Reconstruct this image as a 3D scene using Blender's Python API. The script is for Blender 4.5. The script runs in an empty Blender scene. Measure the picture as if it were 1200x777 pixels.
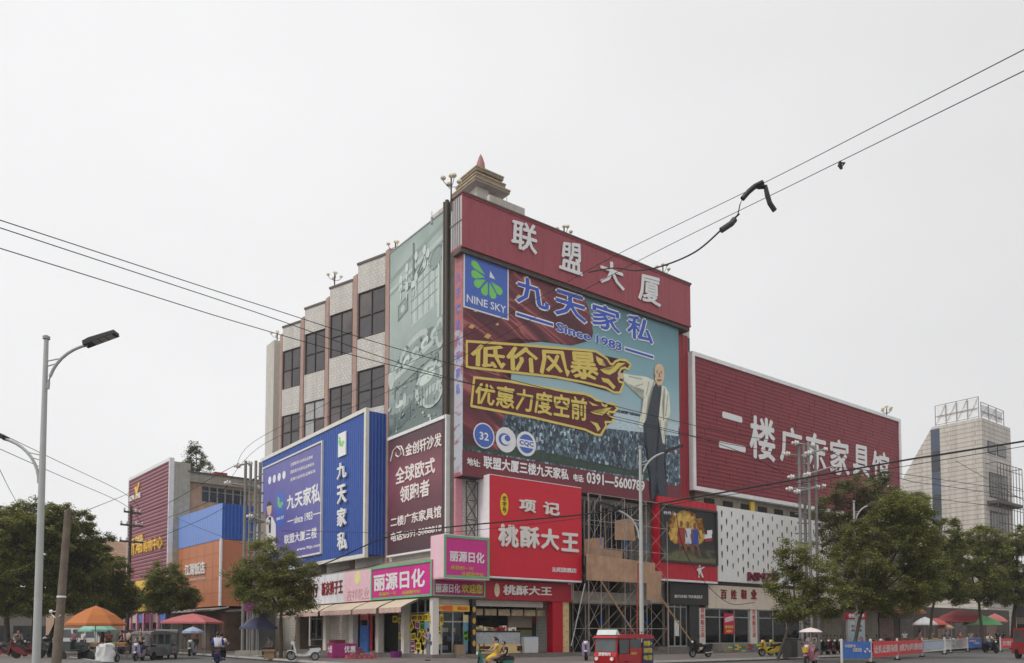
import bpy, bmesh, math, random
from mathutils import Vector, Matrix
rad = math.radians
random.seed(7)
S = bpy.context.scene
COL = S.collection
# ---------------------------------------------------------------- camera
F, HZ, PITCH, CAMZ = 930.0, 743.0, rad(3.0), 1.5
CY = HZ - F * math.tan(PITCH)
cam_d = bpy.data.cameras.new('camera'); cam = bpy.data.objects.new('camera', cam_d); COL.objects.link(cam)
cam.location = (0, 0, CAMZ); cam.rotation_euler = (rad(90) + PITCH, 0, 0)
cam_d.sensor_width = 36; cam_d.lens = F / 1200 * 36; cam_d.shift_y = (CY - 388.5) / 1200
cam_d.clip_end = 3000; S.camera = cam
# ---------------------------------------------------------------- world and sun (pale hazy overcast)
SUN_EL, SUN_AZ = rad(52), rad(232)          # azimuth: the sun stands behind the camera, to its left
W = bpy.data.worlds.new('World'); S.world = W; W.use_nodes = True
nt = W.node_tree; bg = nt.nodes['Background']
sky = nt.nodes.new('ShaderNodeTexSky'); sky.sky_type = 'NISHITA'; sky.sun_disc = False
sky.sun_elevation = SUN_EL; sky.sun_rotation = SUN_AZ; sky.dust_density = 6; sky.air_density = 1.2; sky.altitude = 0
hsv = nt.nodes.new('ShaderNodeHueSaturation'); hsv.inputs['Saturation'].default_value = .12; hsv.inputs['Value'].default_value = 1.0
mx = nt.nodes.new('ShaderNodeMixRGB'); mx.inputs[0].default_value = .86; mx.inputs[2].default_value = (8.3, 8.3, 8.38, 1)
nt.links.new(sky.outputs[0], hsv.inputs['Color']); nt.links.new(hsv.outputs[0], mx.inputs[1])
gtc = nt.nodes.new('ShaderNodeTexCoord'); gsp = nt.nodes.new('ShaderNodeSeparateXYZ'); nt.links.new(gtc.outputs['Generated'], gsp.inputs[0])
gmr = nt.nodes.new('ShaderNodeMapRange'); gmr.inputs[1].default_value = -.3; gmr.inputs[2].default_value = .6; gmr.inputs[3].default_value = 1.18; gmr.inputs[4].default_value = .99; nt.links.new(gsp.outputs[0], gmr.inputs[0])
gsc = nt.nodes.new('ShaderNodeVectorMath'); gsc.operation = 'SCALE'; nt.links.new(mx.outputs[0], gsc.inputs[0]); gnz = nt.nodes.new('ShaderNodeTexNoise'); gnz.inputs['Scale'].default_value = 2.2; gnz.inputs['Detail'].default_value = 5; gmp = nt.nodes.new('ShaderNodeMapping'); gmp.inputs['Scale'].default_value = (1, 1, 2.2); nt.links.new(gtc.outputs['Generated'], gmp.inputs[0]); nt.links.new(gmp.outputs[0], gnz.inputs['Vector'])
gm2 = nt.nodes.new('ShaderNodeMapRange'); gm2.inputs[1].default_value = .3; gm2.inputs[2].default_value = .7; gm2.inputs[3].default_value = .965; gm2.inputs[4].default_value = 1.025; nt.links.new(gnz.outputs[0], gm2.inputs[0])
gml = nt.nodes.new('ShaderNodeMath'); gml.operation = 'MULTIPLY'; nt.links.new(gmr.outputs[0], gml.inputs[0]); nt.links.new(gm2.outputs[0], gml.inputs[1]); nt.links.new(gml.outputs[0], gsc.inputs['Scale'])
nt.links.new(gsc.outputs[0], bg.inputs[0]); bg.inputs[1].default_value = .105
sd = bpy.data.lights.new('sun', 'SUN'); so = bpy.data.objects.new('sun', sd); COL.objects.link(so)
sd.energy = 1.25; sd.angle = rad(14); sd.color = (1, .96, .89)
sx, sy = math.sin(SUN_AZ), math.cos(SUN_AZ)
sv = Vector((sx * math.cos(SUN_EL), sy * math.cos(SUN_EL), math.sin(SUN_EL)))
so.rotation_euler = sv.to_track_quat('Z', 'Y').to_euler(); so.location = (-30, -30, 60)
vs = S.view_settings; vs.view_transform = 'Standard'; vs.look = 'None'; vs.gamma = 1; vs.exposure = 0; vs.use_curve_mapping = False
S.cycles.use_denoising = True; S.cycles.max_bounces = 6; S.cycles.transparent_max_bounces = 8

# ---------------------------------------------------------------- geometry helpers
def ray(px, py):
    x = (px - 600) / F; y = -(py - CY) / F; c, s = math.cos(PITCH), math.sin(PITCH)
    return Vector((x, c - y * s, s + y * c))
EYE = Vector((0, 0, CAMZ))
def gp(px, py, z=0.0):
    d = ray(px, py); t = (z - CAMZ) / d.z; return EYE + d * t
def at(px, py, D):
    d = ray(px, py); return EYE + d * (D / d.y)
class Plane:
    def __init__(s, P, X, N):
        s.P, s.X, s.N = Vector(P), Vector(X), Vector(N)
    def pt(s, a, z, o=0.0):
        p = s.P + s.X * a + s.N * o; return Vector((p.x, p.y, z))
    def px(s, x, y, o=0.0):
        d = ray(x, y); P = s.P + s.N * o; t = (P - EYE).dot(s.N) / d.dot(s.N); q = EYE + d * t
        return ((q - s.P).dot(s.X), q.z)
class Frame:
    def __init__(s, O, ang):
        s.O = Vector((O[0], O[1], 0)); s.a = ang
        s.R = Vector((math.cos(ang), math.sin(ang), 0)); s.L = Vector((-math.sin(ang), math.cos(ang), 0))
    def PL(s, r): return Plane(s.O + s.R * r, -s.L, -s.R)   # facade looking left; a = -l
    def PR(s, l): return Plane(s.O + s.L * l, s.R, -s.L)    # facade looking right; a = r
    def w(s, r, l, z=0): p = s.O + s.R * r + s.L * l; return Vector((p.x, p.y, z))
    def loc(s, p): d = Vector(p) - s.O; return d.dot(s.R), d.dot(s.L)

def rotz(v, a): c, s = math.cos(a), math.sin(a); return Vector((v[0] * c - v[1] * s, v[0] * s + v[1] * c, v[2]))
FONT_CACHE = {}
def glyphs(s, bold, extr, shear=0, res=2):
    k = (s, round(bold, 3), round(extr, 3), shear, res)
    if k not in FONT_CACHE:
        c = bpy.data.curves.new('lettering_curve', 'FONT'); o = bpy.data.objects.new('lettering_curve', c)
        c.body = s; c.offset = bold; c.extrude = extr; c.shear = shear; c.resolution_u = res
        m = bpy.data.meshes.new_from_object(o); bpy.data.objects.remove(o); bpy.data.curves.remove(c)
        FONT_CACHE[k] = m
    return FONT_CACHE[k]

class MB:
    def __init__(s): s.bm = bmesh.new()
    def face(s, pts):
        vs = [s.bm.verts.new(p) for p in pts]
        try: return s.bm.faces.new(vs)
        except ValueError: return None
    def hexa(s, p):     # p: 8 points, bottom 4 ccw then top 4
        v = [s.bm.verts.new(q) for q in p]
        for f in ((3, 2, 1, 0), (4, 5, 6, 7), (0, 1, 5, 4), (1, 2, 6, 5), (2, 3, 7, 6), (3, 0, 4, 7)):
            s.bm.faces.new([v[i] for i in f])
    def pbox(s, pl, a0, z0, a1, z1, o0, o1):
        if a0 > a1: a0, a1 = a1, a0
        if z0 > z1: z0, z1 = z1, z0
        if o0 > o1: o0, o1 = o1, o0
        s.hexa([pl.pt(a0, z0, o1), pl.pt(a1, z0, o1), pl.pt(a1, z0, o0), pl.pt(a0, z0, o0),
                pl.pt(a0, z1, o1), pl.pt(a1, z1, o1), pl.pt(a1, z1, o0), pl.pt(a0, z1, o0)])
    def box(s, c, d, rz=0, tilt=0):
        c = Vector(c); hx, hy, hz = d[0] / 2, d[1] / 2, d[2] / 2
        P = [(-hx, -hy, -hz), (hx, -hy, -hz), (hx, hy, -hz), (-hx, hy, -hz), (-hx, -hy, hz), (hx, -hy, hz), (hx, hy, hz), (-hx, hy, hz)]
        if tilt: ct, st = math.cos(tilt), math.sin(tilt); P = [(x, y * ct - z * st, y * st + z * ct) for x, y, z in P]
        s.hexa([c + rotz(p, rz) for p in P])
    def prism(s, pl, pts, o0, o1, holes=None):
        ar = sum(pts[i][0] * pts[(i + 1) % len(pts)][1] - pts[(i + 1) % len(pts)][0] * pts[i][1] for i in range(len(pts)))
        if ar < 0: pts = pts[::-1]
        n = len(pts)
        f = [s.bm.verts.new(pl.pt(a, z, o1)) for a, z in pts]; b = [s.bm.verts.new(pl.pt(a, z, o0)) for a, z in pts]
        F1 = s.bm.faces.new(f); F2 = s.bm.faces.new(b[::-1])
        for i in range(n): s.bm.faces.new([f[i], b[i], b[(i + 1) % n], f[(i + 1) % n]])
        if n > 4: bmesh.ops.triangulate(s.bm, faces=[F1, F2], ngon_method='EAR_CLIP')
    def extr(s, pts, z0, z1):     # horizontal outline between two heights
        ar = sum(pts[i][0] * pts[(i + 1) % len(pts)][1] - pts[(i + 1) % len(pts)][0] * pts[i][1] for i in range(len(pts)))
        if ar < 0: pts = pts[::-1]
        n = len(pts)
        t = [s.bm.verts.new((p[0], p[1], z1)) for p in pts]; b = [s.bm.verts.new((p[0], p[1], z0)) for p in pts]
        F1 = s.bm.faces.new(t); F2 = s.bm.faces.new(b[::-1])
        for i in range(n): s.bm.faces.new([t[i], b[i], b[(i + 1) % n], t[(i + 1) % n]])
        if n > 4: bmesh.ops.triangulate(s.bm, faces=[F1, F2], ngon_method='EAR_CLIP')
    def tube(s, pts, r, n=8, r1=None, cap=True):
        pts = [Vector(p) for p in pts]; m = len(pts); rings = []
        for i, p in enumerate(pts):
            d = (pts[min(i + 1, m - 1)] - pts[max(i - 1, 0)]).normalized()
            u = d.cross(Vector((0, 0, 1)) if abs(d.z) < .95 else Vector((1, 0, 0))).normalized(); v = d.cross(u)
            q = r if r1 is None else r + (r1 - r) * i / (m - 1)
            if isinstance(r, (list, tuple)): q = r[i]
            rings.append([s.bm.verts.new(p + u * (q * math.cos(t * 2 * math.pi / n)) + v * (q * math.sin(t * 2 * math.pi / n))) for t in range(n)])
        for i in range(m - 1):
            for t in range(n):
                s.bm.faces.new([rings[i][t], rings[i][(t + 1) % n], rings[i + 1][(t + 1) % n], rings[i + 1][t]])
        if cap:
            s.bm.faces.new(rings[0][::-1]); s.bm.faces.new(rings[-1])
    def lathe(s, prof, c=(0, 0, 0), n=16, axis='z', sq=(1, 1)):
        c = Vector(c); rings = []
        for r, z in prof:
            ring = []
            for t in range(n):
                x, y = r * math.cos(t * 2 * math.pi / n) * sq[0], r * math.sin(t * 2 * math.pi / n) * sq[1]
                p = (x, y, z) if axis == 'z' else ((z, x, y) if axis == 'x' else (x, z, y))
                ring.append(s.bm.verts.new(c + Vector(p)))
            rings.append(ring)
        for i in range(len(rings) - 1):
            for t in range(n): s.bm.faces.new([rings[i][t], rings[i][(t + 1) % n], rings[i + 1][(t + 1) % n], rings[i + 1][t]])
        if prof[0][0] > 1e-4: s.bm.faces.new(rings[0][::-1])
        if prof[-1][0] > 1e-4: s.bm.faces.new(rings[-1])
        bmesh.ops.remove_doubles(s.bm, verts=[v for R in (rings[0], rings[-1]) for v in R], dist=1e-5)
    def sph(s, c, r, n=10, sq=(1, 1, 1)):
        c = Vector(c); k = max(4, n // 2)
        s.lathe([(max(1e-6, r * math.sin(math.pi * i / k)), -r * sq[2] * math.cos(math.pi * i / k)) for i in range(k + 1)], c, n, sq=sq)
    def corrug(s, pl, a0, z0, a1, z1, o, pitch, depth, vert=True):
        # trapezoid ribs as one folded sheet
        lo, hi = (a0, a1) if vert else (z0, z1); n = max(1, round((hi - lo) / pitch)); p = (hi - lo) / n; prof = []
        for i in range(n):
            b = lo + i * p; prof += [(b, 0), (b + p * .45, 0), (b + p * .58, depth), (b + p * .87, depth)]
        prof.append((hi, 0)); A = []
        for q, d in prof:
            if vert: A.append((s.bm.verts.new(pl.pt(q, z0, o + d)), s.bm.verts.new(pl.pt(q, z1, o + d))))
            else: A.append((s.bm.verts.new(pl.pt(a1, q, o + d)), s.bm.verts.new(pl.pt(a0, q, o + d))))
        for i in range(len(A) - 1): s.bm.faces.new([A[i][0], A[i + 1][0], A[i + 1][1], A[i][1]])
    def text(s, t, pl, quad, o, th=.01, bold=.0, shear=0, res=2):
        # quad: plane coordinates TL, TR, BR, BL; the string's own extents fill it
        m = glyphs(t, 0, 1.0, shear, res)
        if not m.vertices: return
        xs = [v.co.x for v in m.vertices]; ys = [v.co.y for v in m.vertices]
        x0, x1, y0, y1 = min(xs), max(xs), min(ys), max(ys); TL, TR, BR, BL = quad
        b = bold * 1.0; sh = [(0, 0)] if b < .008 else [(-b, 0), (b, 0), (0, b), (0, -b)]
        x0 -= b; x1 += b; y0 -= b; y1 += b
        for k, (dx, dy) in enumerate(sh):     # heavier weight: the strokes laid again, a hair apart
            V = []
            for v in m.vertices:
                u = (v.co.x + dx - x0) / (x1 - x0); w = (v.co.y + dy - y0) / max(1e-6, y1 - y0)
                a = (BL[0] * (1 - u) + BR[0] * u) * (1 - w) + (TL[0] * (1 - u) + TR[0] * u) * w
                z = (BL[1] * (1 - u) + BR[1] * u) * (1 - w) + (TL[1] * (1 - u) + TR[1] * u) * w
                V.append(s.bm.verts.new(pl.pt(a, z, o + (th + k * .0018 if v.co.z > 0 else 0))))
            for p in m.polygons:
                try: s.bm.faces.new([V[i] for i in p.vertices])
                except ValueError: pass
    def build(s, name, mat, parent=None, world=True, smooth=False, label=None):
        me = bpy.data.meshes.new(name); bmesh.ops.recalc_face_normals(s.bm, faces=s.bm.faces) if not getattr(s, 'keep', 0) else None
        if parent is not None and world:
            root = parent
            while root.parent: root = root.parent
            s.bm.transform(root.matrix_basis.inverted())
        s.bm.to_mesh(me); s.bm.free()
        if mat is not None: me.materials.append(mat)
        if smooth:
            for p in me.polygons: p.use_smooth = True
            me.set_sharp_from_angle(angle=rad(40))
        o = bpy.data.objects.new(name, me); COL.objects.link(o)
        if parent is not None: o.parent = parent
        if label: o['label'] = label
        return o
def thing(name, label, cat, loc=(0, 0, 0), rz=0, group=None):
    o = bpy.data.objects.new(name, None); COL.objects.link(o); o.location = loc; o.rotation_euler = (0, 0, rz)
    o.matrix_basis = Matrix.Translation(Vector(loc)) @ Matrix.Rotation(rz, 4, 'Z'); o.empty_display_size = .3
    o['label'] = label; o['category'] = cat
    if group: o['group'] = group
    return o
def solo(mb, name, mat, label, cat, loc=(0, 0, 0), rz=0, group=None, world=True, smooth=False, kind=None):
    M4 = Matrix.Translation(Vector(loc)) @ Matrix.Rotation(rz, 4, 'Z')
    if world: mb.bm.transform(M4.inverted())
    o = mb.build(name, mat, None, smooth=smooth); o.matrix_basis = M4
    if label: o['label'] = label
    if cat: o['category'] = cat
    if group: o['group'] = group
    if kind: o['kind'] = kind
    return o
def copy_tree(o, parent=None):
    c = o.copy(); COL.objects.link(c); c.parent = parent
    for ch in list(o.children): copy_tree(ch, c)
    return c
def dup(o, label, loc, rz=0, group=None, sc=1.0):
    c = copy_tree(o); c.matrix_basis = Matrix.Translation(Vector(loc)) @ Matrix.Rotation(rz, 4, 'Z') @ Matrix.Scale(sc, 4)
    c['label'] = label
    if group: c['group'] = group
    return c
def place(o, loc, rz=0, sc=1.0): o.matrix_basis = Matrix.Translation(Vector(loc)) @ Matrix.Rotation(rz, 4, 'Z') @ Matrix.Scale(sc, 4)

# ---------------------------------------------------------------- materials
def lin(c): c /= 255.0; return c / 12.92 if c <= .04045 else ((c + .055) / 1.055) ** 2.4
EXPO = .74
def G(r, g, b):   # colour measured on a daylit face -> base colour
    return tuple(min(.86, lin(x) / EXPO) for x in (r, g, b))
MC = {}
def M(name, rgb, rough=.6, metal=0, var=.10, vs=2.5, streak=0.0, bump=0.0, bs=20, spec=.4, emit=None, dirt=(.55, .5, .45)):
    if name in MC: return MC[name]
    m = bpy.data.materials.new(name); m.use_nodes = True; t = m.node_tree; N, K = t.nodes, t.links; b = N['Principled BSDF']
    b.inputs['Roughness'].default_value = rough; b.inputs['Metallic'].default_value = metal; b.inputs['Specular IOR Level'].default_value = spec
    tc = N.new('ShaderNodeTexCoord'); col = N.new('ShaderNodeRGB'); col.outputs[0].default_value = (*rgb, 1); out = col.outputs[0]
    if var:
        nz = N.new('ShaderNodeTexNoise'); nz.inputs['Scale'].default_value = vs; nz.inputs['Detail'].default_value = 6; nz.inputs['Roughness'].default_value = .65
        K.new(tc.outputs['Object'], nz.inputs['Vector'])
        mr = N.new('ShaderNodeMapRange'); mr.inputs[1].default_value = .25; mr.inputs[2].default_value = .75; mr.inputs[3].default_value = 1 - var; mr.inputs[4].default_value = 1 + var
        K.new(nz.outputs[0], mr.inputs[0])
        mm = N.new('ShaderNodeVectorMath'); mm.operation = 'SCALE'; K.new(out, mm.inputs[0]); K.new(mr.outputs[0], mm.inputs['Scale']); out = mm.outputs[0]
    if streak:
        mp = N.new('ShaderNodeMapping'); mp.inputs['Scale'].default_value = (1.6, 1.6, .09); K.new(tc.outputs['Object'], mp.inputs[0])
        n2 = N.new('ShaderNodeTexNoise'); n2.inputs['Scale'].default_value = 1.5; n2.inputs['Detail'].default_value = 8; n2.inputs['Roughness'].default_value = .7; K.new(mp.outputs[0], n2.inputs['Vector'])
        m2 = N.new('ShaderNodeMapRange'); m2.inputs[1].default_value = .48; m2.inputs[2].default_value = .78; m2.inputs[3].default_value = 0; m2.inputs[4].default_value = streak
        K.new(n2.outputs[0], m2.inputs[0])
        mc = N.new('ShaderNodeMixRGB'); mc.blend_type = 'MULTIPLY'; mc.inputs[2].default_value = (*dirt, 1); K.new(m2.outputs[0], mc.inputs[0]); K.new(out, mc.inputs[1]); out = mc.outputs[0]
    K.new(out, b.inputs['Base Color'])
    if bump:
        n3 = N.new('ShaderNodeTexNoise'); n3.inputs['Scale'].default_value = bs; n3.inputs['Detail'].default_value = 4; K.new(tc.outputs['Object'], n3.inputs['Vector'])
        bp = N.new('ShaderNodeBump'); bp.inputs['Strength'].default_value = bump; bp.inputs['Distance'].default_value = .05; K.new(n3.outputs[0], bp.inputs['Height']); K.new(bp.outputs[0], b.inputs['Normal'])
    MC[name] = m; return m
def tiles(name, c1, c2, mortar, w, h, ms=.02, streak=.3, rough=.55, sums=True, off=.5):
    if name in MC: return MC[name]
    m = M(name, c1, rough, var=0); t = m.node_tree; N, K = t.nodes, t.links; b = N['Principled BSDF']
    tc = N.new('ShaderNodeTexCoord'); sp = N.new('ShaderNodeSeparateXYZ'); K.new(tc.outputs['Object'], sp.inputs[0])
    ad = N.new('ShaderNodeMath'); K.new(sp.outputs[0], ad.inputs[0]); K.new(sp.outputs[1], ad.inputs[1])
    cb = N.new('ShaderNodeCombineXYZ'); K.new(ad.outputs[0], cb.inputs[0]); K.new(sp.outputs[2], cb.inputs[1])
    br = N.new('ShaderNodeTexBrick'); br.inputs['Scale'].default_value = 1; br.inputs['Brick Width'].default_value = w; br.inputs['Row Height'].default_value = h
    br.inputs['Mortar Size'].default_value = ms; br.inputs['Color1'].default_value = (*c1, 1); br.inputs['Color2'].default_value = (*c2, 1); br.inputs['Mortar'].default_value = (*mortar, 1); br.offset = off
    K.new(cb.outputs[0], br.inputs['Vector']); out = br.outputs[0]
    mp = N.new('ShaderNodeMapping'); mp.inputs['Scale'].default_value = (1.2, 1.2, .07); K.new(tc.outputs['Object'], mp.inputs[0])
    n2 = N.new('ShaderNodeTexNoise'); n2.inputs['Scale'].default_value = 1.3; n2.inputs['Detail'].default_value = 8; K.new(mp.outputs[0], n2.inputs['Vector'])
    m2 = N.new('ShaderNodeMapRange'); m2.inputs[1].default_value = .45; m2.inputs[2].default_value = .8; m2.inputs[4].default_value = streak; K.new(n2.outputs[0], m2.inputs[0])
    mc = N.new('ShaderNodeMixRGB'); mc.blend_type = 'MULTIPLY'; mc.inputs[2].default_value = (.5, .45, .4, 1); K.new(m2.outputs[0], mc.inputs[0]); K.new(out, mc.inputs[1])
    K.new(mc.outputs[0], b.inputs['Base Color']); return m
def ramp_print(name, stops, axis='z', lo=0, hi=1, tex=None, ts=1.0, mixf=.5, rough=.45):
    """A printed sheet: colour ramp along an axis (object space), optionally broken up by a texture of the print."""
    m = M(name, (.5, .5, .5), rough, var=0); t = m.node_tree; N, K = t.nodes, t.links; b = N['Principled BSDF']
    tc = N.new('ShaderNodeTexCoord'); sp = N.new('ShaderNodeSeparateXYZ'); K.new(tc.outputs['Object'], sp.inputs[0])
    mr = N.new('ShaderNodeMapRange'); mr.inputs[1].default_value = lo; mr.inputs[2].default_value = hi; K.new(sp.outputs['XYZ'.index(axis.upper())], mr.inputs[0])
    fac = mr.outputs[0]
    if tex:
        mp = N.new('ShaderNodeMapping'); mp.vector_type = 'TEXTURE' if len(tex) > 2 else 'POINT'; mp.inputs['Scale'].default_value = tex[1]; mp.inputs['Rotation'].default_value = tex[2] if len(tex) > 2 else (0, 0, 0); K.new(tc.outputs['Object'], mp.inputs[0])
        n = N.new('ShaderNodeTexNoise'); n.inputs['Scale'].default_value = ts; n.inputs['Detail'].default_value = tex[0]; n.inputs['Distortion'].default_value = .6; K.new(mp.outputs[0], n.inputs['Vector'])
        q = N.new('ShaderNodeMapRange'); q.inputs[1].default_value = .3; q.inputs[2].default_value = .7; q.inputs[3].default_value = -mixf; q.inputs[4].default_value = mixf; K.new(n.outputs[0], q.inputs[0])
        a = N.new('ShaderNodeMath'); K.new(fac, a.inputs[0]); K.new(q.outputs[0], a.inputs[1]); fac = a.outputs[0]
    cr = N.new('ShaderNodeValToRGB'); e = cr.color_ramp.elements
    while len(e) < len(stops): e.new(.5)
    for i, (p, c) in enumerate(stops): e[i].position = p; e[i].color = (*c, 1)
    K.new(fac, cr.inputs[0]); K.new(cr.outputs[0], b.inputs['Base Color']); return m
def voro_print(name, cols, scale, sc=(1, 1, 1), rough=.45, jit=.5):
    m = M(name, (.5, .5, .5), rough, var=0); t = m.node_tree; N, K = t.nodes, t.links; b = N['Principled BSDF']
    tc = N.new('ShaderNodeTexCoord'); mp = N.new('ShaderNodeMapping'); mp.inputs['Scale'].default_value = sc; K.new(tc.outputs['Object'], mp.inputs[0])
    v = N.new('ShaderNodeTexVoronoi'); v.inputs['Scale'].default_value = scale; v.distance = 'CHEBYCHEV'; K.new(mp.outputs[0], v.inputs['Vector'])
    sp = N.new('ShaderNodeSeparateColor'); K.new(v.outputs['Color'], sp.inputs[0])
    cr = N.new('ShaderNodeValToRGB'); cr.color_ramp.interpolation = 'CONSTANT'; e = cr.color_ramp.elements
    while len(e) < len(cols): e.new(.5)
    for i, (p, c) in enumerate(cols): e[i].position = p; e[i].color = (*c, 1)
    n = N.new('ShaderNodeTexNoise'); n.inputs['Scale'].default_value = .5; n.inputs['Detail'].default_value = 3; K.new(tc.outputs['Object'], n.inputs['Vector'])
    q = N.new('ShaderNodeMapRange'); q.inputs[1].default_value = .35; q.inputs[2].default_value = .65; q.inputs[3].default_value = .45; q.inputs[4].default_value = 1.15; K.new(n.outputs[0], q.inputs[0])
    K.new(sp.outputs[0], cr.inputs[0]); mm = N.new('ShaderNodeVectorMath'); mm.operation = 'SCALE'; K.new(cr.outputs[0], mm.inputs[0]); K.new(q.outputs[0], mm.inputs['Scale'])
    K.new(mm.outputs[0], b.inputs['Base Color']); return m
def glass(name, rgb=(.02, .022, .025), rough=.06, var=.3):
    return M(name, rgb, rough, var=var, vs=.7, spec=.6)
def seethrough(name, fac=.16):      # clear shop glazing: mostly what lies behind, a little sky
    if name in MC: return MC[name]
    m = M(name, (.02, .022, .022), .03, var=0); t = m.node_tree; N, K = t.nodes, t.links
    tr = N.new('ShaderNodeBsdfTransparent'); tr.inputs[0].default_value = (.82, .85, .84, 1); gl = N.new('ShaderNodeBsdfGlossy'); gl.inputs['Roughness'].default_value = .03; gl.inputs[0].default_value = (.8, .8, .8, 1)
    fr = N.new('ShaderNodeFresnel'); fr.inputs[0].default_value = 1.35; ms = N.new('ShaderNodeMixShader'); K.new(fr.outputs[0], ms.inputs[0]); K.new(tr.outputs[0], ms.inputs[1]); K.new(gl.outputs[0], ms.inputs[2]); K.new(ms.outputs[0], N['Material Output'].inputs['Surface']); return m
def leafmat(name, c, sat=.42):
    m = M(name, c, .55, var=0, spec=.25); t = m.node_tree; N, K = t.nodes, t.links; b = N['Principled BSDF']
    g = N.new('ShaderNodeNewGeometry'); cr = N.new('ShaderNodeValToRGB'); e = cr.color_ramp.elements
    e[0].color = (c[0] * .6, c[1] * .62, c[2] * .65, 1); e[1].color = (c[0] * 1.6, c[1] * 1.5, c[2] * 1.2, 1)
    K.new(g.outputs['Random Per Island'], cr.inputs[0])
    tc = N.new('ShaderNodeTexCoord'); n = N.new('ShaderNodeTexNoise'); n.inputs['Scale'].default_value = .9; n.inputs['Detail'].default_value = 3; K.new(tc.outputs['Object'], n.inputs['Vector'])
    q = N.new('ShaderNodeMapRange'); q.inputs[1].default_value = .35; q.inputs[2].default_value = .65; q.inputs[3].default_value = .65; q.inputs[4].default_value = 1.35; K.new(n.outputs[0], q.inputs[0])
    mm = N.new('ShaderNodeVectorMath'); mm.operation = 'SCALE'; K.new(cr.outputs[0], mm.inputs[0]); K.new(q.outputs[0], mm.inputs['Scale'])
    K.new(mm.outputs[0], b.inputs['Base Color'])
    tr = N.new('ShaderNodeBsdfTranslucent'); K.new(mm.outputs[0], tr.inputs[0]); ms = N.new('ShaderNodeMixShader'); ms.inputs[0].default_value = sat
    K.new(b.outputs[0], ms.inputs[1]); K.new(tr.outputs[0], ms.inputs[2]); K.new(ms.outputs[0], N['Material Output'].inputs['Surface']); return m

white = M('white_paint', G(205, 205, 205), .5, streak=.25)
whitebright = M('white_lettering', (.8, .8, .8), .5, var=.04)
steel = M('galvanised_steel', G(135, 135, 135), .45, .4, var=.15, vs=4)
dsteel = M('dark_steel', G(60, 58, 58), .5, .3, var=.2)
rust = M('rusty_tube', G(110, 92, 82), .6, .3, var=.3, vs=3)
black = M('black_plastic', (.012, .012, .013), .45, var=.2)
rubber = M('tyre_rubber', (.012, .012, .012), .8, var=.2)
conc = M('old_concrete', G(140, 135, 125), .85, var=.18, streak=.7, bump=.3)
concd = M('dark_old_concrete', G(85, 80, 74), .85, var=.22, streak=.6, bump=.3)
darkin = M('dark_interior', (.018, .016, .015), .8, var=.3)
wirem = M('black_cable', (.012, .012, .013), .6, var=0)
# ---------------------------------------------------------------- setting
B = Frame((-4.4, 44), math.atan(.763))
def Q(pl, ox, oy, s, *pts): return [pl.px(ox + x / s, oy + y / s) for x, y in pts]
def rect(pl, BLp, TRp):
    a0, z0 = pl.px(*BLp); a1, z1 = pl.px(*TRp); return a0, z0, a1, z1
asphalt = M('asphalt', (.135, .132, .126), .9, var=.22, vs=.35, bump=.35, bs=60)
paving = tiles('paving_slabs', (.22, .195, .18), (.17, .155, .145), (.10, .095, .09), .5, .5, .015, .2, .85)
earth = M('ground_dust', (.16, .15, .14), .95, var=.25, vs=.05)
mb = MB(); mb.face([(-1400, -200, -.01), (1400, -200, -.01), (1400, 2400, -.01), (-1400, 2400, -.01)])
solo(mb, 'ground', earth, None, None, kind='structure')
def pave_mat():
    m = M('paving_stone', (.2, .18, .17), .9, var=.2, vs=.6); t = m.node_tree; N, K = t.nodes, t.links
    tc = N.new('ShaderNodeTexCoord'); mp = N.new('ShaderNodeMapping'); mp.inputs['Rotation'].default_value = (0, 0, -B.a); K.new(tc.outputs['Object'], mp.inputs[0])
    br = N.new('ShaderNodeTexBrick'); br.inputs['Scale'].default_value = 1; br.inputs['Brick Width'].default_value = .6; br.inputs['Row Height'].default_value = .3; br.inputs['Mortar Size'].default_value = .012
    br.inputs['Color1'].default_value = (.20, .175, .16, 1); br.inputs['Color2'].default_value = (.155, .138, .128, 1); br.inputs['Mortar'].default_value = (.11, .1, .1, 1); K.new(mp.outputs[0], br.inputs[0])
    n = N.new('ShaderNodeTexNoise'); n.inputs['Scale'].default_value = .5; n.inputs['Detail'].default_value = 6; K.new(tc.outputs['Object'], n.inputs['Vector'])
    q = N.new('ShaderNodeMapRange'); q.inputs[3].default_value = .6; q.inputs[4].default_value = 1.3; K.new(n.outputs[0], q.inputs[0])
    mm = N.new('ShaderNodeVectorMath'); mm.operation = 'SCALE'; K.new(br.outputs[0], mm.inputs[0]); K.new(q.outputs[0], mm.inputs['Scale']); K.new(mm.outputs[0], N['Principled BSDF'].inputs['Base Color']); return m
pavem = pave_mat(); kerbm = M('kerb_stone', (.3, .29, .27), .85, var=.2, vs=3, bump=.2)
mb = MB()
mb.face([B.w(-60, -40, .004), B.w(120, -60, .004), B.w(160, 30, .004), B.w(160, 60, .004), B.w(-10, 60, .004), B.w(-10, 220, .004), B.w(-60, 220, .004)])
solo(mb, 'road', asphalt, None, None, kind='structure')
def slab(pts, name):
    mb = MB(); mb.extr(pts, 0, .15); solo(mb, name, pavem, None, None, kind='structure')
    # kerb stones: a lip 4 mm proud just outside the slab edge
    k = MB(); n = len(pts); c = Vector((0, 0, 0))
    for p in pts: c += Vector((p[0], p[1], 0)) / n
    k.tube([Vector((p[0], p[1], .085)) for p in pts[:-2]], .10, 4, cap=True)
    solo(k, 'kerb', kerbm, None, None, kind='structure')
arc = [(-7.2 + 7 - 7 * math.cos(t * math.pi / 16), -10.6 + 7 - 7 * math.sin(t * math.pi / 16)) for t in range(9)]
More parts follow.
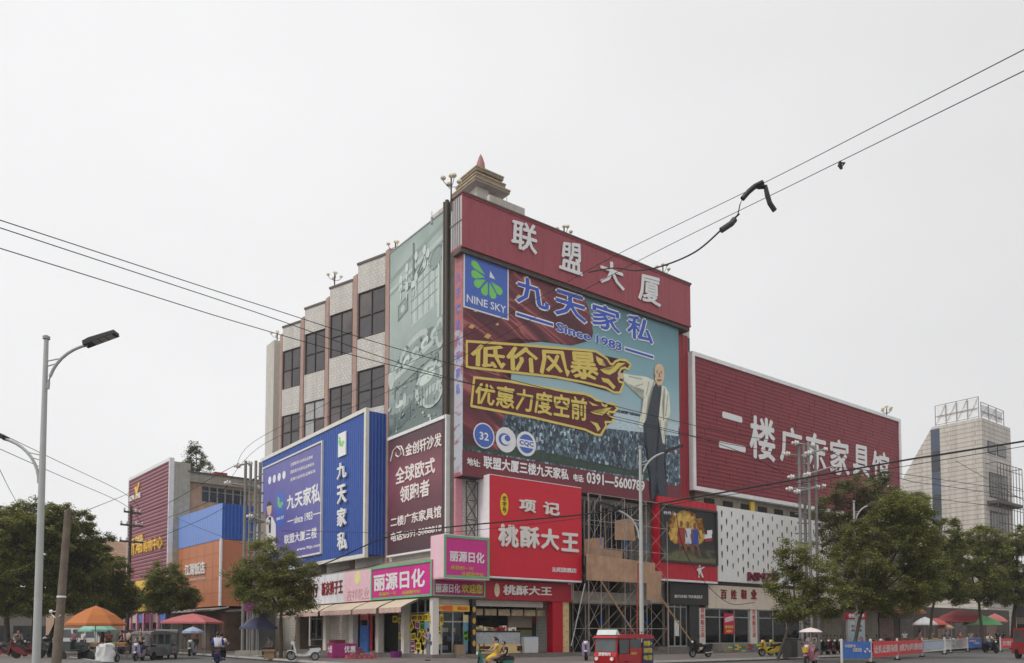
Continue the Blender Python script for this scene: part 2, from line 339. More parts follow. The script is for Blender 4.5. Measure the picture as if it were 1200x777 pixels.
outl = [(-7.2, 150)] + arc + [(15, -10.6), (27, -10.0), (42, -6.5), (70, -.5), (140, 12), (140, 30), (40, 150)]
slab([tuple(B.w(r, l)) for r, l in outl], 'pavement')
slab([tuple(B.w(r, l)) for r, l in [(-15.5, 200), (-15.5, 6), (-17.5, 3), (-22, 1), (-60, 1), (-120, 60), (-90, 200)]], 'pavement')

# ---------------------------------------------------------------- main department building
PL, PR = B.PL, B.PR
RL = 2.0                     # left facade plane
LF = .7                      # right facade plane
pl2 = PL(RL); pr7 = PR(LF)
l_end = -pl2.px(318, 450)[0]
z_top = pl2.px(452, 301)[1]
r_end = pr7.px(809, 480)[0]
r681, r770 = PR(0).px(681, 640)[0], PR(0).px(770, 640)[0]
z_adb = PR(-.2).px(543, 557)[1]
tile_grey = tiles('pale_mosaic_tile', G(186, 182, 176), G(176, 172, 166), G(150, 146, 140), .22, .22, .012, .45)
bld = thing('department_store', 'grey tiled department store block of sawtooth window bays behind the billboards', 'building', B.w(12, 8), B.a)
mb = MB()
def rl(mb, r0, l0, r1, l1, z0, z1): mb.hexa([B.w(r0, l0, z0), B.w(r1, l0, z0), B.w(r1, l1, z0), B.w(r0, l1, z0), B.w(r0, l0, z1), B.w(r1, l0, z1), B.w(r1, l1, z1), B.w(r0, l1, z1)])
rl(mb, RL, 3.5, r_end, l_end, .15, z_top)
rl(mb, RL, LF, r681, 3.5, 3.7, z_top + .3)
rl(mb, r681, LF, r_end, 3.5, z_adb - .3, z_top + .3)
rl(mb, r770, LF, r_end, 3.5, 3.7, z_adb - .3)
mb.build('wall', tile_grey, bld)
mb = MB(); rl(mb, r681, .9, r770, 3.5, 3.5, 4.3); mb.build('floor_slab', conc, bld)
for f in (.12, .36, .62, .85):       # bare columns in the gutted bay
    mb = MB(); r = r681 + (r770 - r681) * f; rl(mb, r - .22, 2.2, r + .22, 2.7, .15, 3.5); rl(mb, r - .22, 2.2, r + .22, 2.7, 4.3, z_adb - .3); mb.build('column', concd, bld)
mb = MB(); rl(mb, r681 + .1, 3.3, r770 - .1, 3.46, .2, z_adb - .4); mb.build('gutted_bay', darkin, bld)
# bays
pil = [(451.3, 455.8), (413.2, 418), (381.3, 385), (352.6, 356), (328.4, 331)]
pilm = M('brown_pilaster_tile', G(152, 126, 116), .6, streak=.3, var=.15)
for x0, x1 in pil:
    mb = MB(); a0 = pl2.px(x0, 380, .16)[0]; a1 = pl2.px(x1, 380, .16)[0]; mb.pbox(pl2, a0, 3, a1, z_top + .25, -.1, .16); mb.build('pilaster', pilm, bld)
bays = [(418.9, 451.1), (386.3, 412.8), (357.3, 381), (331.6, 352.3)]
zw = [(pl2.px(450, 391)[1], pl2.px(450, 336)[1]), (pl2.px(450, 476)[1], pl2.px(450, 428.5)[1])]
d = zw[0][0] - zw[1][0]; zw.append((zw[1][0] - d, zw[1][1] - d))
winfr = M('bronze_window_frame', (.05, .045, .042), .5, .3)
wing = glass('tinted_window_glass', (.07, .062, .066), .1)
coping = M('dark_coping', G(95, 85, 80), .8, streak=.4)
sa = math.atan2(.573, -.82); sd_ = Vector((math.cos(sa), math.sin(sa), 0)); sn = Vector((-sd_.y, sd_.x, 0)); sn = sn if sn.dot(pl2.N) > 0 else -sn
paneA = glass('tinted_window_glass', (.075, .066, .07), .1); paneB = M('curtained_window_glass', G(150, 150, 150), .3, var=.3, vs=1.2); paneC = glass('brown_reflecting_glass', (.11, .09, .085), .12, .5)
for i, (x0, x1) in enumerate(bays):
    aR = pl2.px(x1, 380, .12)[0]; A = pl2.pt(aR, 0, .12); pb_y = Plane(A, -sd_, sn); aL = pb_y.px(x0, 380)[0]; Lp = pb_y.pt(aL, 0); back = Lp - pl2.N * ((Lp - A).dot(pl2.N) + .1)
    zs = [z_top] + [z for p in zw for z in p[::-1]] + [5]
    for k in range(0, len(zs) - 1, 2): mb = MB(); mb.extr([(A.x, A.y), (Lp.x, Lp.y), (back.x, back.y)], zs[k + 1], zs[k]); mb.build('bay_panel', tile_grey, bld)
    mb = MB(); mb.pbox(pb_y, aL - .06, z_top + .003, 0.02, z_top + .16, -.3, .06); mb.build('coping', coping, bld)
    for k, (z0, z1) in enumerate(zw):
        w = MB(); fw = .07; a0, a1 = aL + .02, -.03; am = (a0 + a1) / 2; zm = z0 + (z1 - z0) * .48
        w.pbox(pb_y, a0, z0, a0 + fw, z1, -.16, -.04); w.pbox(pb_y, a1 - fw, z0, a1, z1, -.16, -.04)
        w.pbox(pb_y, a0 + fw, z0, a1 - fw, z0 + fw, -.16, -.04); w.pbox(pb_y, a0 + fw, z1 - fw, a1 - fw, z1, -.16, -.04)
        w.pbox(pb_y, am - .035, z0 + fw, am + .035, z1 - fw, -.15, -.05); w.pbox(pb_y, a0 + fw, zm - .035, am - .035, zm + .035, -.15, -.05); w.pbox(pb_y, am + .035, zm - .035, a1 - fw, zm + .035, -.15, -.05)
        fr = w.build('window', winfr, bld)
        for q_, (u0, u1, v0, v1) in enumerate(((a0, am, z0, zm), (am, a1, z0, zm), (a0, am, zm, z1), (am, a1, zm, z1))):
            g = MB(); g.pbox(pb_y, u0 + .01, v0 + .01, u1 - .01, v1 - .01, -.13, -.11)
            g.build('pane', paneB if (i, k) == (2, 1) and q_ != 1 else (paneC if (i * 5 + k * 3 + q_ * 2) % 7 in (1, 4) else paneA), fr)
        g = MB(); g.extr([(A.x, A.y), ((Lp - sn * .2).x, (Lp - sn * .2).y), (back.x, back.y)], z0, z1) if False else g.pbox(pb_y, aL, z0, aL + .015, z1, -.9, -.16); g.build('reveal', winfr, bld)
mb = MB(); mb.pbox(pl2, -l_end + .02, 3, pl2.px(328, 400)[0], z_top - .1, 0, .5); mb.build('end_panel', M('plain_render', G(176, 172, 164), .8, streak=.5), bld)
# dark service strip and pipes at the corner
mb = MB(); a0 = pl2.px(523.4, 450)[0]; a1 = -LF - .02; mb.pbox(pl2, a0, 5, a1, z_top + .2, 0, .12); mb.build('service_strip', concd, bld)
for k, (x, rr) in enumerate(((525, .09), (528, .12))):
    mb = MB(); a = pl2.px(x, 450)[0]; mb.tube([pl2.pt(a, 3.5, .3), pl2.pt(a, z_top + .2, .3)], rr, 8); mb.build('drainpipe', M('drainpipe_paint', G(70, 62, 55), .6), bld)
# roof pavilion of stacked eaves
kx = 557.5; pk = PR(2.0)
rk, z1k = pk.px(kx, 208)
def zz(y): return pk.px(kx, y)[1]
cen_r = (rk + pk.px(595, 226)[0]) / 2; hw = cen_r - rk; cl = 2.0 + hw
pav_c = M('pavilion_eave_soffit', G(122, 114, 110), .8, streak=.5); pav_y = M('ochre_eave_edge', G(156, 136, 98), .6, var=.3)
mb = MB(); rl(mb, cen_r - hw + .5, cl - hw + .5, cen_r + hw - .5, cl + hw - .5, z_top, zz(203)); rl(mb, rk + .3, 2.3, rk + 1.2, 3.2, z_top, zz(206))
pv = mb.build('roof_pavilion', M('pavilion_wall', G(164, 158, 152), .7, streak=.4), bld)
for k, (y, h) in enumerate(((209, hw + .12), (201, hw * .93), (192, hw * .86))):
    z = zz(y); m1 = MB(); s = h - 1.1; u = [B.w(cen_r + i_ * (h - .05), cl + j_ * (h - .05), z) for i_, j_ in ((-1, -1), (1, -1), (1, 1), (-1, 1))]; v = [B.w(cen_r + i_ * s, cl + j_ * s, z - .44) for i_, j_ in ((-1, -1), (1, -1), (1, 1), (-1, 1))]
    u2 = [Vector((p_.x, p_.y, z - .17)) for p_ in u]; m1.hexa(v + u2); rl(m1, cen_r - h + .02, cl - h + .02, cen_r + h - .02, cl + h - .02, z - .168, z); m1.build('eave', pav_c, pv)
    m2 = MB(); rl(m2, cen_r - h - .02, cl - h - .02, cen_r + h + .02, cl + h + .02, z + .003, z + .085); m2.build('eave_edge', pav_y, pv)
pq = PR(cl); zf = zz(192) + .08
m1 = MB(); p = B.w(cen_r, cl, zf); k = (pq.px(562, 180)[1] - p.z) / 1.3
m1.lathe([(.5, 0), (.5, .15), (.26, .2), (.26, .25 * k), (.30, .45 * k), (.26, .8 * k), (.13, 1.12 * k), (.01, 1.3 * k)], p, 12); m1.build('finial', M('terracotta_finial', G(140, 100, 95), .6), pv, smooth=True)
m1 = MB(); rl(m1, rk + .5, 1.2, pk.px(606, 240)[0], 1.5, z_top + .3, zz(231)); m1.build('roof_parapet', M('pavilion_parapet', G(158, 152, 146), .7, streak=.5), bld)
# lower wing behind the long red sign
r_w1 = PR(0).px(1056, 540)[0]
prw = PR(0); zs_t = prw.px(809.8, 411.5)[1]; zs_b = prw.px(814.9, 574.5)[1]
wing_b = thing('shop_wing', 'long low wing behind the big slatted crimson sign', 'building', B.w((r_end + r_w1) / 2, 6), B.a)
mb = MB(); rl(mb, r_end + .01, 2.5, r_w1 - .4, 14, .15, zs_t - .5); rl(mb, r_end + .01, .35, r_w1 - .4, 2.5, 3.9, zs_t - .5); mb.build('wall', M('wing_render', G(122, 114, 102), .85, streak=.8, var=.2), wing_b)
mb = MB(); rl(mb, r_end + .3, 1.5, prw.px(906, 440)[0], 6, zs_t - .4, zs_t + .45); mb.build('roof_edge', M('ochre_roof_edge', G(150, 118, 62), .7, streak=.3), wing_b)
zb = zs_b
for k in range(11):        # little openings and brackets under the sign
    r = r_end + 1.0 + k * 2.2; m1 = MB(); m1.pbox(PR(.35), r, zb - 1.05, r + 1.2, zb - .35, -.2, .03); m1.build('vent_opening', darkin, wing_b)
mb = MB(); rr = prw.px(884, 585)[0]; mb.pbox(PR(.35), rr - .25, zb - 1.3, rr + .25, zb - .1, .04, .2); mb.build('yellow_box', M('yellow_paint', G(190, 160, 50), .5), wing_b)

# ---------------------------------------------------------------- signs of the main building
def sign_root(name, label, cat, pl, a, z, group=None): return thing(name, label, cat, pl.pt(a, z), B.a, group)
red_veiled = M('veiled_red_cladding', G(141, 67, 76), .55, streak=.35, var=.08)  # washed-out red: the bright sky's veil is mixed into the base colour
# rooftop box sign
pt = PR(-.5); a0, z1 = pt.px(541.5, 225.8); a1 = pt.px(809, 350)[0]; z0 = pt.px(541.5, 288.5)[1]; rt0 = a0
t = sign_root('rooftop_sign', 'pale red box sign with four white brush characters along the roof edge', 'sign', pt, (a0 + a1) / 2, z0)
mb = MB(); mb.corrug(pt, a0, z0 + .12, a1, z1 - .1, 0, .42, .012); mb.pbox(pt, a0, z0, a1, z0 + .12, -1.15, .04); mb.pbox(pt, a0, z1 - .1, a1, z1, -1.15, .05)
mb.pbox(pt, a1 - .1, z0 + .12, a1 + .02, z1 - .1, -1.15, -.02); mb.build('box', red_veiled, t)
ps = PL(a0 - .01); mb = MB(); mb.pbox(ps, -(LF) + .02, z0 + .02, .48, z1 - .05, -.25, -.02)
o = mb.build('side_panel', M('grey_side_sheet', G(165, 160, 160), .6, streak=.5), t)
mb = MB()
for k in range(1, 5): mb.pbox(ps, -LF + k * .23, z0 + .1, -LF + k * .23 + .04, z1 - .1, -.02, .03)
mb.pbox(ps, -LF, (z0 + z1) / 2, .46, (z0 + z1) / 2 + .05, .0, .04); mb.build('side_rib', steel, t)
mb = MB(); mb.pbox(pt, a0 - .05, z1 + .003, a1 + .05, z1 + .1, -1.2, .1); mb.build('coping', coping, t)
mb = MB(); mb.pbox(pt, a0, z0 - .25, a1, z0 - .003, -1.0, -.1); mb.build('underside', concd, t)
mb = MB(); c3 = (510, 170, 3.378)
for ch, q in (('联', ((303, 295), (400, 322), (400, 440), (297, 405))), ('盟', ((500, 383), (575, 395), (580, 522), (487, 490))), ('大', ((650, 448), (738, 480), (747, 582), (648, 545))), ('厦', ((808, 510), (885, 530), (890, 645), (800, 612)))):
    mb.text(ch, pt, Q(pt, *c3, *q), .05, .06, .018)
mb.build('lettering', whitebright, t)

# big billboard
pa = PR(-.2); a0, z1 = pa.px(543, 289.5); a1 = pa.px(796, 480)[0]; z0 = z_adb; ra0 = a0
t = sign_root('furniture_billboard', 'giant teal and red furniture billboard with blue flower logo and yellow slogans', 'billboard', pa, (a0 + a1) / 2, z0)
L0 = B.w((a0 + (a1 - a0) / 2), 0)  # root sits mid-width
mb = MB(); mb.pbox(pa, a0, z0, a1, z1, -.88, -.02); mb.build('board_frame', dsteel, t)
zb0 = pa.px(543, 527)[1]
zc0 = pa.px(543, 452)[1]
mb = MB(); mb.pbox(pa, a0 - .01, zb0, a1, z1, -.019, 0.0)
H = z1 - z0
skyp = ramp_print('billboard_sky_print', [(0, G(160, 178, 184)), (.4, G(132, 168, 176)), (.72, G(104, 144, 153)), (1, G(74, 106, 117))], 'z', (zc0 - z0) - .5, H, (3, (.1, .1, .25)), 1.2, .1)
mb.build('sky_print', skyp, t)
cityp = voro_print('billboard_city_print', [(0, G(62, 78, 92)), (.25, G(92, 112, 126)), (.45, G(44, 58, 70)), (.62, G(124, 144, 156)), (.76, G(52, 66, 72)), (.86, G(78, 98, 116)), (.94, G(176, 192, 200))], 7.0, (1, 1, .62))
c5 = (520, 380, 3.887)
mb = MB(); mb.prism(pa, [(a0, zb0), (a1, zb0), (a1, pa.px(795, 500)[1]), (a0 + (a1 - a0) * .75, pa.px(720, 478)[1]), (a0 + (a1 - a0) * .5, pa.px(650, 465)[1]), (a0 + (a1 - a0) * .35, pa.px(600, 455)[1]), (a0, zc0)], .001, .008); mb.build('city_print', cityp, t)
haze_b = ramp_print('billboard_far_city_print', [(0, G(120, 142, 152)), (.5, G(150, 172, 180)), (1, G(176, 194, 200))], 'z', 0, 1, (8, (2, 2, 5)), 2.5, .7)
mb = MB(); mb.prism(pa, Q(pa, *c5, (300, 350), (700, 385), (1068, 455), (1068, 510), (700, 470), (330, 420)), .009, .013); mb.build('far_city_print', haze_b, t)
park = M('billboard_park_print', G(52, 66, 58), .5, var=.5, vs=2)
mb = MB(); mb.prism(pa, Q(pa, *c5, (95, 520), (250, 545), (500, 590), (760, 650), (930, 680), (930, 702), (700, 668), (95, 563)), .009, .014); mb.build('park_print', park, t)
redp = ramp_print('billboard_red_drapery_print', [(0, G(74, 34, 42)), (.4, G(104, 46, 54)), (.58, G(124, 58, 62)), (.72, G(160, 96, 92)), (.8, G(112, 46, 52)), (1, G(86, 36, 44))], 'x', -40, 40, (2, (7, 7, 1.1), (0, .38, 0)), 1.0, .8)
c4 = (520, 280, 4.0)
mb = MB(); mb.prism(pa, Q(pa, *c4, (90, 40), (640, 225), (680, 330), (700, 440), (690, 475), (600, 500), (480, 480), (330, 465), (230, 500), (260, 640), (310, 700), (290, 800), (250, 990), (90, 960)), .015, .02)
mb.build('drapery_print', redp, t)
petm = M('falling_petal_print', G(190, 150, 100), .5)
mb = MB()
for x, y, w in ((130, 410, 16), (205, 455, 18), (350, 270, 14), (70, 330, 10), (250, 400, 9), (150, 335, 12), (310, 140, 8)):
    mb.prism(pa, Q(pa, *c4, (x - w, y + 4), (x, y - w * .7), (x + w, y - 2), (x + 3, y + w * .8)), .021, .026)
mb.build('petal_print', petm, t)
bandm = M('billboard_band_print', G(104, 44, 52), .5, streak=.25, var=.1)
mb = MB(); mb.pbox(pa, a0 - .01, z0, a1, zb0, -.019, .004); mb.build('address_band', bandm, t)
blue = M('logo_blue_print', G(68, 96, 172), .45, var=.05); lblue = M('letter_blue_print', G(50, 80, 172), .45, var=.05); green = M('petal_green_print', G(112, 186, 92), .45, var=.06)
wh2 = M('print_white', G(215, 220, 222), .5, var=.05)
# logo panel
mb = MB(); q = Q(pa, *c4, (92, 60), (303, 130), (304, 373), (92, 320)); x0, x1, y0, y1 = q[0][0], q[1][0], q[3][1], q[0][1]
mb.pbox(pa, x0, y0, x1, y1, .02, .03); lp = mb.build('logo_panel', wh2, t)
mb = MB(); mb.pbox(pa, x0 + .09, y0 + .09, x1 - .09, y1 - .09, .031, .037); mb.build('logo_field', blue, lp)
def petals(mb, pl, cx, cz, R, o, th=.006, sx=1):
    for ang, L_, w in ((150, 1.15, .20), (181, 1.02, .21), (214, 1.0, .21), (252, .95, .21), (290, 1.0, .21), (326, 1.0, .21)):
        d = Vector((math.cos(rad(ang)), math.sin(rad(ang)))); n = Vector((-d.y, d.x)); P = []
        for u, v in ((.2, 0), (.5, .55), (.78, 1), (.94, .75), (1.0, 0), (.94, -.75), (.78, -1), (.5, -.55)):
            w_ = d * (u * L_ * R) + n * (v * w * R); P.append((cx + w_.x * sx, cz + w_.y))
        mb.prism(pl, P, o, o + th)
cx, cz = (x0 + x1) / 2 + .12, y0 + (y1 - y0) * .66; R = (x1 - x0) * .37
mb = MB(); petals(mb, pa, cx, cz, R, .038); mb.build('logo_petals', green, lp)
mb = MB(); mb.prism(pa, [(cx + .08, cz + .1), (cx + .5, cz + .08), (cx + .14, cz + .5)], .038, .045)
mb.text('NINE SKY', pa, [(x0 + .22, y0 + .82), (x1 - .22, y0 + .82), (x1 - .22, y0 + .36), (x0 + .22, y0 + .36)], .038, .006, .012); mb.build('logo_lettering', wh2, lp)
# blue headline with white outline
m1, m2 = MB(), MB()
for ch, q in (('九', ((330, 158), (478, 205), (503, 350), (330, 300))), ('天', ((512, 222), (668, 272), (675, 408), (512, 358))), ('家', ((686, 285), (832, 332), (832, 462), (686, 408))), ('私', ((852, 338), (982, 385), (985, 508), (852, 462)))):
    q = Q(pa, *c4, *q); m1.text(ch, pa, q, .022, .012, .055); m2.text(ch, pa, [(q[0][0] + .12, q[0][1] - .1), (q[1][0] - .12, q[1][1] - .1), (q[2][0] - .12, q[2][1] + .1), (q[3][0] + .12, q[3][1] + .1)], .036, .006, .022)
def bar(mb, pl, ox, oy, s, p0, p1, h, o, th=.006):
    (a, z), (a2, z2) = Q(pl, ox, oy, s, p0, p1); mb.prism(pl, [(a, z - h), (a2, z2 - h), (a2, z2 + h), (a, z + h)], o, o + th)
for p0, p1 in (((335, 350), (515, 405)), ((845, 515), (985, 557))):
    bar(m1, pa, *c4, p0, p1, .17, .022); bar(m2, pa, *c4, (p0[0] + 4, p0[1] + 1), (p1[0] - 4, p1[1] - 1), .08, .034)
for s_, q in (('Since', ((523, 385), (690, 440), (690, 485), (523, 435))), ('1983', ((710, 445), (835, 485), (835, 532), (710, 492)))):
    q = Q(pa, *c4, *q); m1.text(s_, pa, q, .022, .012, .075); m2.text(s_, pa, [(q[0][0] + .06, q[0][1] - .05), (q[1][0] - .06, q[1][1] - .05), (q[2][0] - .06, q[2][1] + .05), (q[3][0] + .06, q[3][1] + .05)], .036, .006, .03)
m1.build('headline_outline', wh2, t); m2.build('headline_lettering', lblue, t)
# flaming slogan banners
yel = M('slogan_yellow_print', G(200, 180, 92), .45, var=.06); mar = M('slogan_maroon_print', G(88, 26, 34), .45, var=.08)
def inset(P, d):
    ar = sum(P[i][0] * P[(i + 1) % len(P)][1] - P[(i + 1) % len(P)][0] * P[i][1] for i in range(len(P)))
    if ar < 0: P = P[::-1]
    out = []; n = len(P)
    for i in range(n):
        p, a, b = Vector(P[i]), Vector(P[i - 1]), Vector(P[(i + 1) % n]); e1 = (p - a).normalized(); e2 = (b - p).normalized()
        nn = Vector((-e1.y, e1.x)) + Vector((-e2.y, e2.x)); k = nn.length
        nn = nn / k if k > 1e-6 else Vector((-e1.y, e1.x)); out.append(tuple(p + nn * min(d / max(.45, k / 2), d * 1.8)))
    return out
b1 = [(103, 78), (310, 92), (640, 119), (690, 124), (716, 140), (742, 158), (756, 180), (768, 184), (780, 170), (800, 162), (828, 165), (850, 184), (838, 207), (822, 198), (806, 204), (796, 222), (808, 243), (792, 246), (798, 262), (818, 268), (800, 312), (776, 312), (736, 290), (640, 266), (500, 240), (103, 196)]
b2 = [(137, 243), (290, 260), (560, 308), (640, 318), (672, 330), (690, 345), (716, 352), (722, 368), (736, 374), (744, 362), (770, 364), (790, 384), (772, 402), (752, 398), (744, 410), (772, 428), (764, 446), (734, 446), (738, 464), (712, 506), (688, 502), (640, 480), (400, 424), (123, 373)]
m1, m2, m3 = MB(), MB(), MB()
def rib(P, w, o, mb):      # a yellow outline ribbon along a closed outline
    P = P if sum(P[i][0] * P[(i + 1) % len(P)][1] - P[(i + 1) % len(P)][0] * P[i][1] for i in range(len(P))) > 0 else P[::-1]
    n = len(P)
    for i in range(n):
        p, q_ = Vector(P[i]), Vector(P[(i + 1) % n]); d = (q_ - p); 
        if d.length < 1e-4: continue
        d.normalize(); nn = Vector((-d.y, d.x)) * w; e = d * w * .5
        oo = o + .0025 * (i % 3)
        mb.prism(pa, [tuple(p - e - nn), tuple(q_ + e - nn), tuple(q_ + e + nn), tuple(p - e + nn)], oo, oo + .005)
for b_ in (b1, b2):
    P = Q(pa, *c5, *b_); m2.prism(pa, P, .026, .04); rib(P, .075, .041, m1)
m3.text('低价风暴', pa, Q(pa, *c5, (122, 90), (690, 126), (708, 262), (118, 190)), .056, .008, .026, res=1)
m3.text('优惠力度空前', pa, Q(pa, *c5, (143, 264), (650, 336), (650, 445), (138, 362)), .056, .008, .024, res=1)
for fl in (((690, 146), (722, 162), (716, 178), (736, 192), (706, 186), (694, 168)), ((708, 206), (750, 212), (774, 196), (790, 176), (826, 178), (800, 190), (778, 218), (752, 232), (728, 224)), ((714, 244), (748, 250), (780, 286), (770, 298), (752, 276), (722, 262)),
           ((655, 352), (684, 364), (704, 372), (676, 372)), ((664, 398), (714, 402), (738, 382), (764, 380), (744, 394), (720, 416), (684, 412)), ((664, 442), (698, 452), (712, 478), (698, 490), (688, 466))):
    m3.prism(pa, Q(pa, *c5, *fl), .056, .064)
m1.build('slogan_border', yel, t); m2.build('slogan_banner', mar, t); m3.build('slogan_lettering', yel, t)
# printed man in a pale jacket
skin_p = M('print_skin', G(196, 170, 140), .5, var=.12, vs=3); jac = M('print_jacket', G(205, 206, 190), .5, var=.14, vs=2); drk = M('print_dark_clothes', G(50, 56, 66), .5, var=.25, vs=2)
m1, m2, m3 = MB(), MB(), MB()
m1.prism(pa, Q(pa, *c5, (958, 205), (962, 190), (975, 180), (990, 184), (1000, 200), (1003, 235), (998, 262), (988, 278), (974, 280), (962, 262), (957, 235)), .05, .056)
m1.prism(pa, Q(pa, *c5, (790, 222), (806, 222), (822, 228), (824, 244), (806, 250), (792, 240)), .05, .056)
m3.prism(pa, Q(pa, *c5, (952, 262), (990, 280), (996, 300), (985, 360), (975, 432), (988, 436), (1004, 560), (1000, 640), (1014, 740), (1014, 800), (985, 800), (968, 705), (955, 800), (942, 800), (944, 730), (930, 600), (910, 520), (908, 432), (925, 340)), .05, .055)
m2.prism(pa, Q(pa, *c5, (815, 224), (850, 232), (918, 240), (952, 256), (962, 268), (946, 300), (928, 370), (915, 440), (898, 474), (884, 470), (888, 440), (906, 345), (910, 300), (862, 284), (818, 262)), .057, .063)
m2.prism(pa, Q(pa, *c5, (990, 278), (1010, 288), (1024, 320), (1030, 400), (1024, 430), (1004, 448), (1003, 548), (994, 540), (986, 438), (976, 432), (984, 350), (992, 310)), .057, .063)
m1.build('figure_skin', skin_p, t); m3.build('figure_suit', drk, t); m2.build('figure_jacket', jac, t)
m1, m2 = MB(), MB()
for P in (((964, 214), (972, 211), (973, 215), (965, 218)), ((983, 214), (993, 217), (993, 221), (983, 218)), ((966, 221), (972, 219), (973, 224), (967, 225)), ((984, 222), (991, 223), (990, 228), (984, 226)), ((977, 222), (980, 222), (984, 242), (976, 242)), ((968, 252), (978, 255), (990, 252), (988, 259), (978, 262), (969, 258)), ((957, 228), (961, 228), (961, 244), (957, 240)), ((970, 279), (988, 277), (986, 284), (974, 286))): m1.prism(pa, Q(pa, *c5, *P), .0565, .061)
for P in (((952, 262), (958, 260), (930, 345), (918, 440), (914, 438), (926, 340)), ((1000, 290), (1004, 292), (996, 360), (1000, 440), (996, 440), (990, 360)), ((840, 236), (900, 248), (898, 253), (840, 241)), ((870, 280), (905, 270), (905, 275), (872, 285)), ((1016, 320), (1020, 320), (1010, 420), (1005, 420)), ((905, 330), (909, 330), (898, 420), (894, 420)), ((930, 262), (934, 262), (922, 320), (918, 320)), ((1010, 430), (1024, 424), (1022, 432), (1010, 438))): m2.prism(pa, Q(pa, *c5, *P), .0635, .068)
m1.build('figure_face', M('print_face_shade', G(128, 96, 78), .5, var=.05), t); m2.build('figure_folds', M('print_fold_shade', G(158, 156, 140), .5, var=.05), t)
# round marks and address
def disc(mb, pl, c, rx, rz_, o, th=.006, n=24): mb.prism(pl, [(c[0] + rx * math.cos(i * 2 * math.pi / n), c[1] + rz_ * math.sin(i * 2 * math.pi / n)) for i in range(n)], o, o + th)
m1, m2, m3 = MB(), MB(), MB()
for k, (x, y) in enumerate(((182, 508), (282, 527), (375, 545))):
    c = Q(pa, *c5, (x, y))[0]; disc(m1, pa, c, .76, .76, .03)
    if k != 1: disc(m2, pa, c, .68 if k == 0 else .58, .68 if k == 0 else .58, .037)
    else:
        for i in range(3): disc(m2, pa, (c[0] - .1 + .1 * i, c[1] + .05 * i), .45 - .12 * i, .38 - .1 * i, .037 + .007 * i) if i % 2 == 0 else disc(m1, pa, (c[0], c[1]), .36, .3, .044)
    if k == 0: m3.text('32', pa, [(c[0] - .33, c[1] + .2), (c[0] + .33, c[1] + .2), (c[0] + .33, c[1] - .28), (c[0] - .33, c[1] - .28)], .045, .005, .03)
    if k == 2:
        m1.pbox(pa, c[0] - .62, c[1] - .24, c[0] + .62, c[1] + .24, .044, .048); m2.text('CQC', pa, [(c[0] - .55, c[1] + .17), (c[0] + .55, c[1] + .17), (c[0] + .55, c[1] - .17), (c[0] - .55, c[1] - .17)], .05, .004, .04)
m1.build('badge', wh2, t); m2.build('badge_print', blue, t)
for s_, q in (('地址:', ((105, 606), (165, 617), (165, 652), (105, 640))), ('联盟大厦三楼九天家私', ((180, 597), (568, 660), (568, 712), (180, 655))), ('电话:', ((590, 680), (637, 688), (637, 722), (590, 714))), ('0391—5600789', ((650, 672), (914, 714), (914, 762), (650, 724)))):
    m3.text(s_, pa, Q(pa, *c5, *q), .02, .008, .03)
m3.build('address_lettering', wh2, t)
# return strip on the left edge of the billboard
pst = PL(ra0 - .02); mb = MB(); mb.pbox(pst, -.68, z0, .18, z1, -.1, .0); sp_ = mb.build('side_strip', ramp_print('side_strip_print', [(0, G(140, 70, 74)), (.12, G(150, 160, 170)), (.45, G(160, 150, 160)), (.6, G(150, 84, 88)), (1, G(160, 96, 100))], 'z', 0, H, (3, (.5, .5, 1)), 1.5, .3), t)
mb = MB(); zt = z1 - 1.3
for ch in '九天家私九天家私': mb.text(ch, pst, [(-.5, zt), (-.05, zt), (-.05, zt - .62), (-.5, zt - .62)], .003, .006, .03); zt -= .95
mb.build('side_lettering', M('side_lettering_print', G(96, 108, 176), .5), t)
# red cladding column to the right of the billboard
mb = MB(); mb.corrug(PR(.35), pa.px(797.5, 480)[0] - .2, z_adb - 1.5, PR(.35).px(806.5, 480)[0], pt.px(809, 383)[1] - .3, 0, .4, .04); mb.build('red_column', M('red_column_sheet', G(136, 34, 46), .5, streak=.2), bld)
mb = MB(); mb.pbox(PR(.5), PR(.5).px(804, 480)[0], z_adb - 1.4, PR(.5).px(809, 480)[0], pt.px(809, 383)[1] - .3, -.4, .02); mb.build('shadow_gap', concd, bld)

# long red sign
t = sign_root('slatted_sign', 'long crimson slatted sign with seven white characters in a pale frame', 'sign', prw, (r_end + r_w1) / 2, zs_b)
a0 = prw.px(809.8, 420)[0]; a1 = prw.px(1055.5, 540)[0]; fw = .3
mb = MB(); mb.corrug(prw, a0 + fw, zs_b + fw, a1 - fw, zs_t - fw, .0, .3, .016, vert=False)
rj = random.Random(8); mj = MB()
for k in range(1, int((zs_t - zs_b - 2 * fw) / .6)):
    z = zs_b + fw + k * .6; x = a0 + fw + (k % 3) * .8 + rj.random() * .5
    while x < a1 - fw - .1: mj.pbox(prw, x, z - .27, x + .035, z + .27, .0, .019); x += 2.4 + rj.choice((0, 0, 1.2))
mj.build('panel_joint', M('crimson_joint', G(84, 24, 36), .6), t)
mb.build('slat_field', M('crimson_slats', G(116, 34, 45), .5, var=.14, vs=.5, streak=.3), t)
mb = MB(); mb.pbox(prw, a0, zs_t - fw, a1, zs_t, -.3, .12); mb.pbox(prw, a0, zs_b, a1, zs_b + fw, -.3, .12); mb.pbox(prw, a0, zs_b + fw, a0 + fw, zs_t - fw, -.3, .12); mb.pbox(prw, a1 - fw, zs_b + fw, a1, zs_t - fw, -.3, .12)
mb.build('frame', white, t)
mb = MB(); c6 = (790, 390, 3.532)
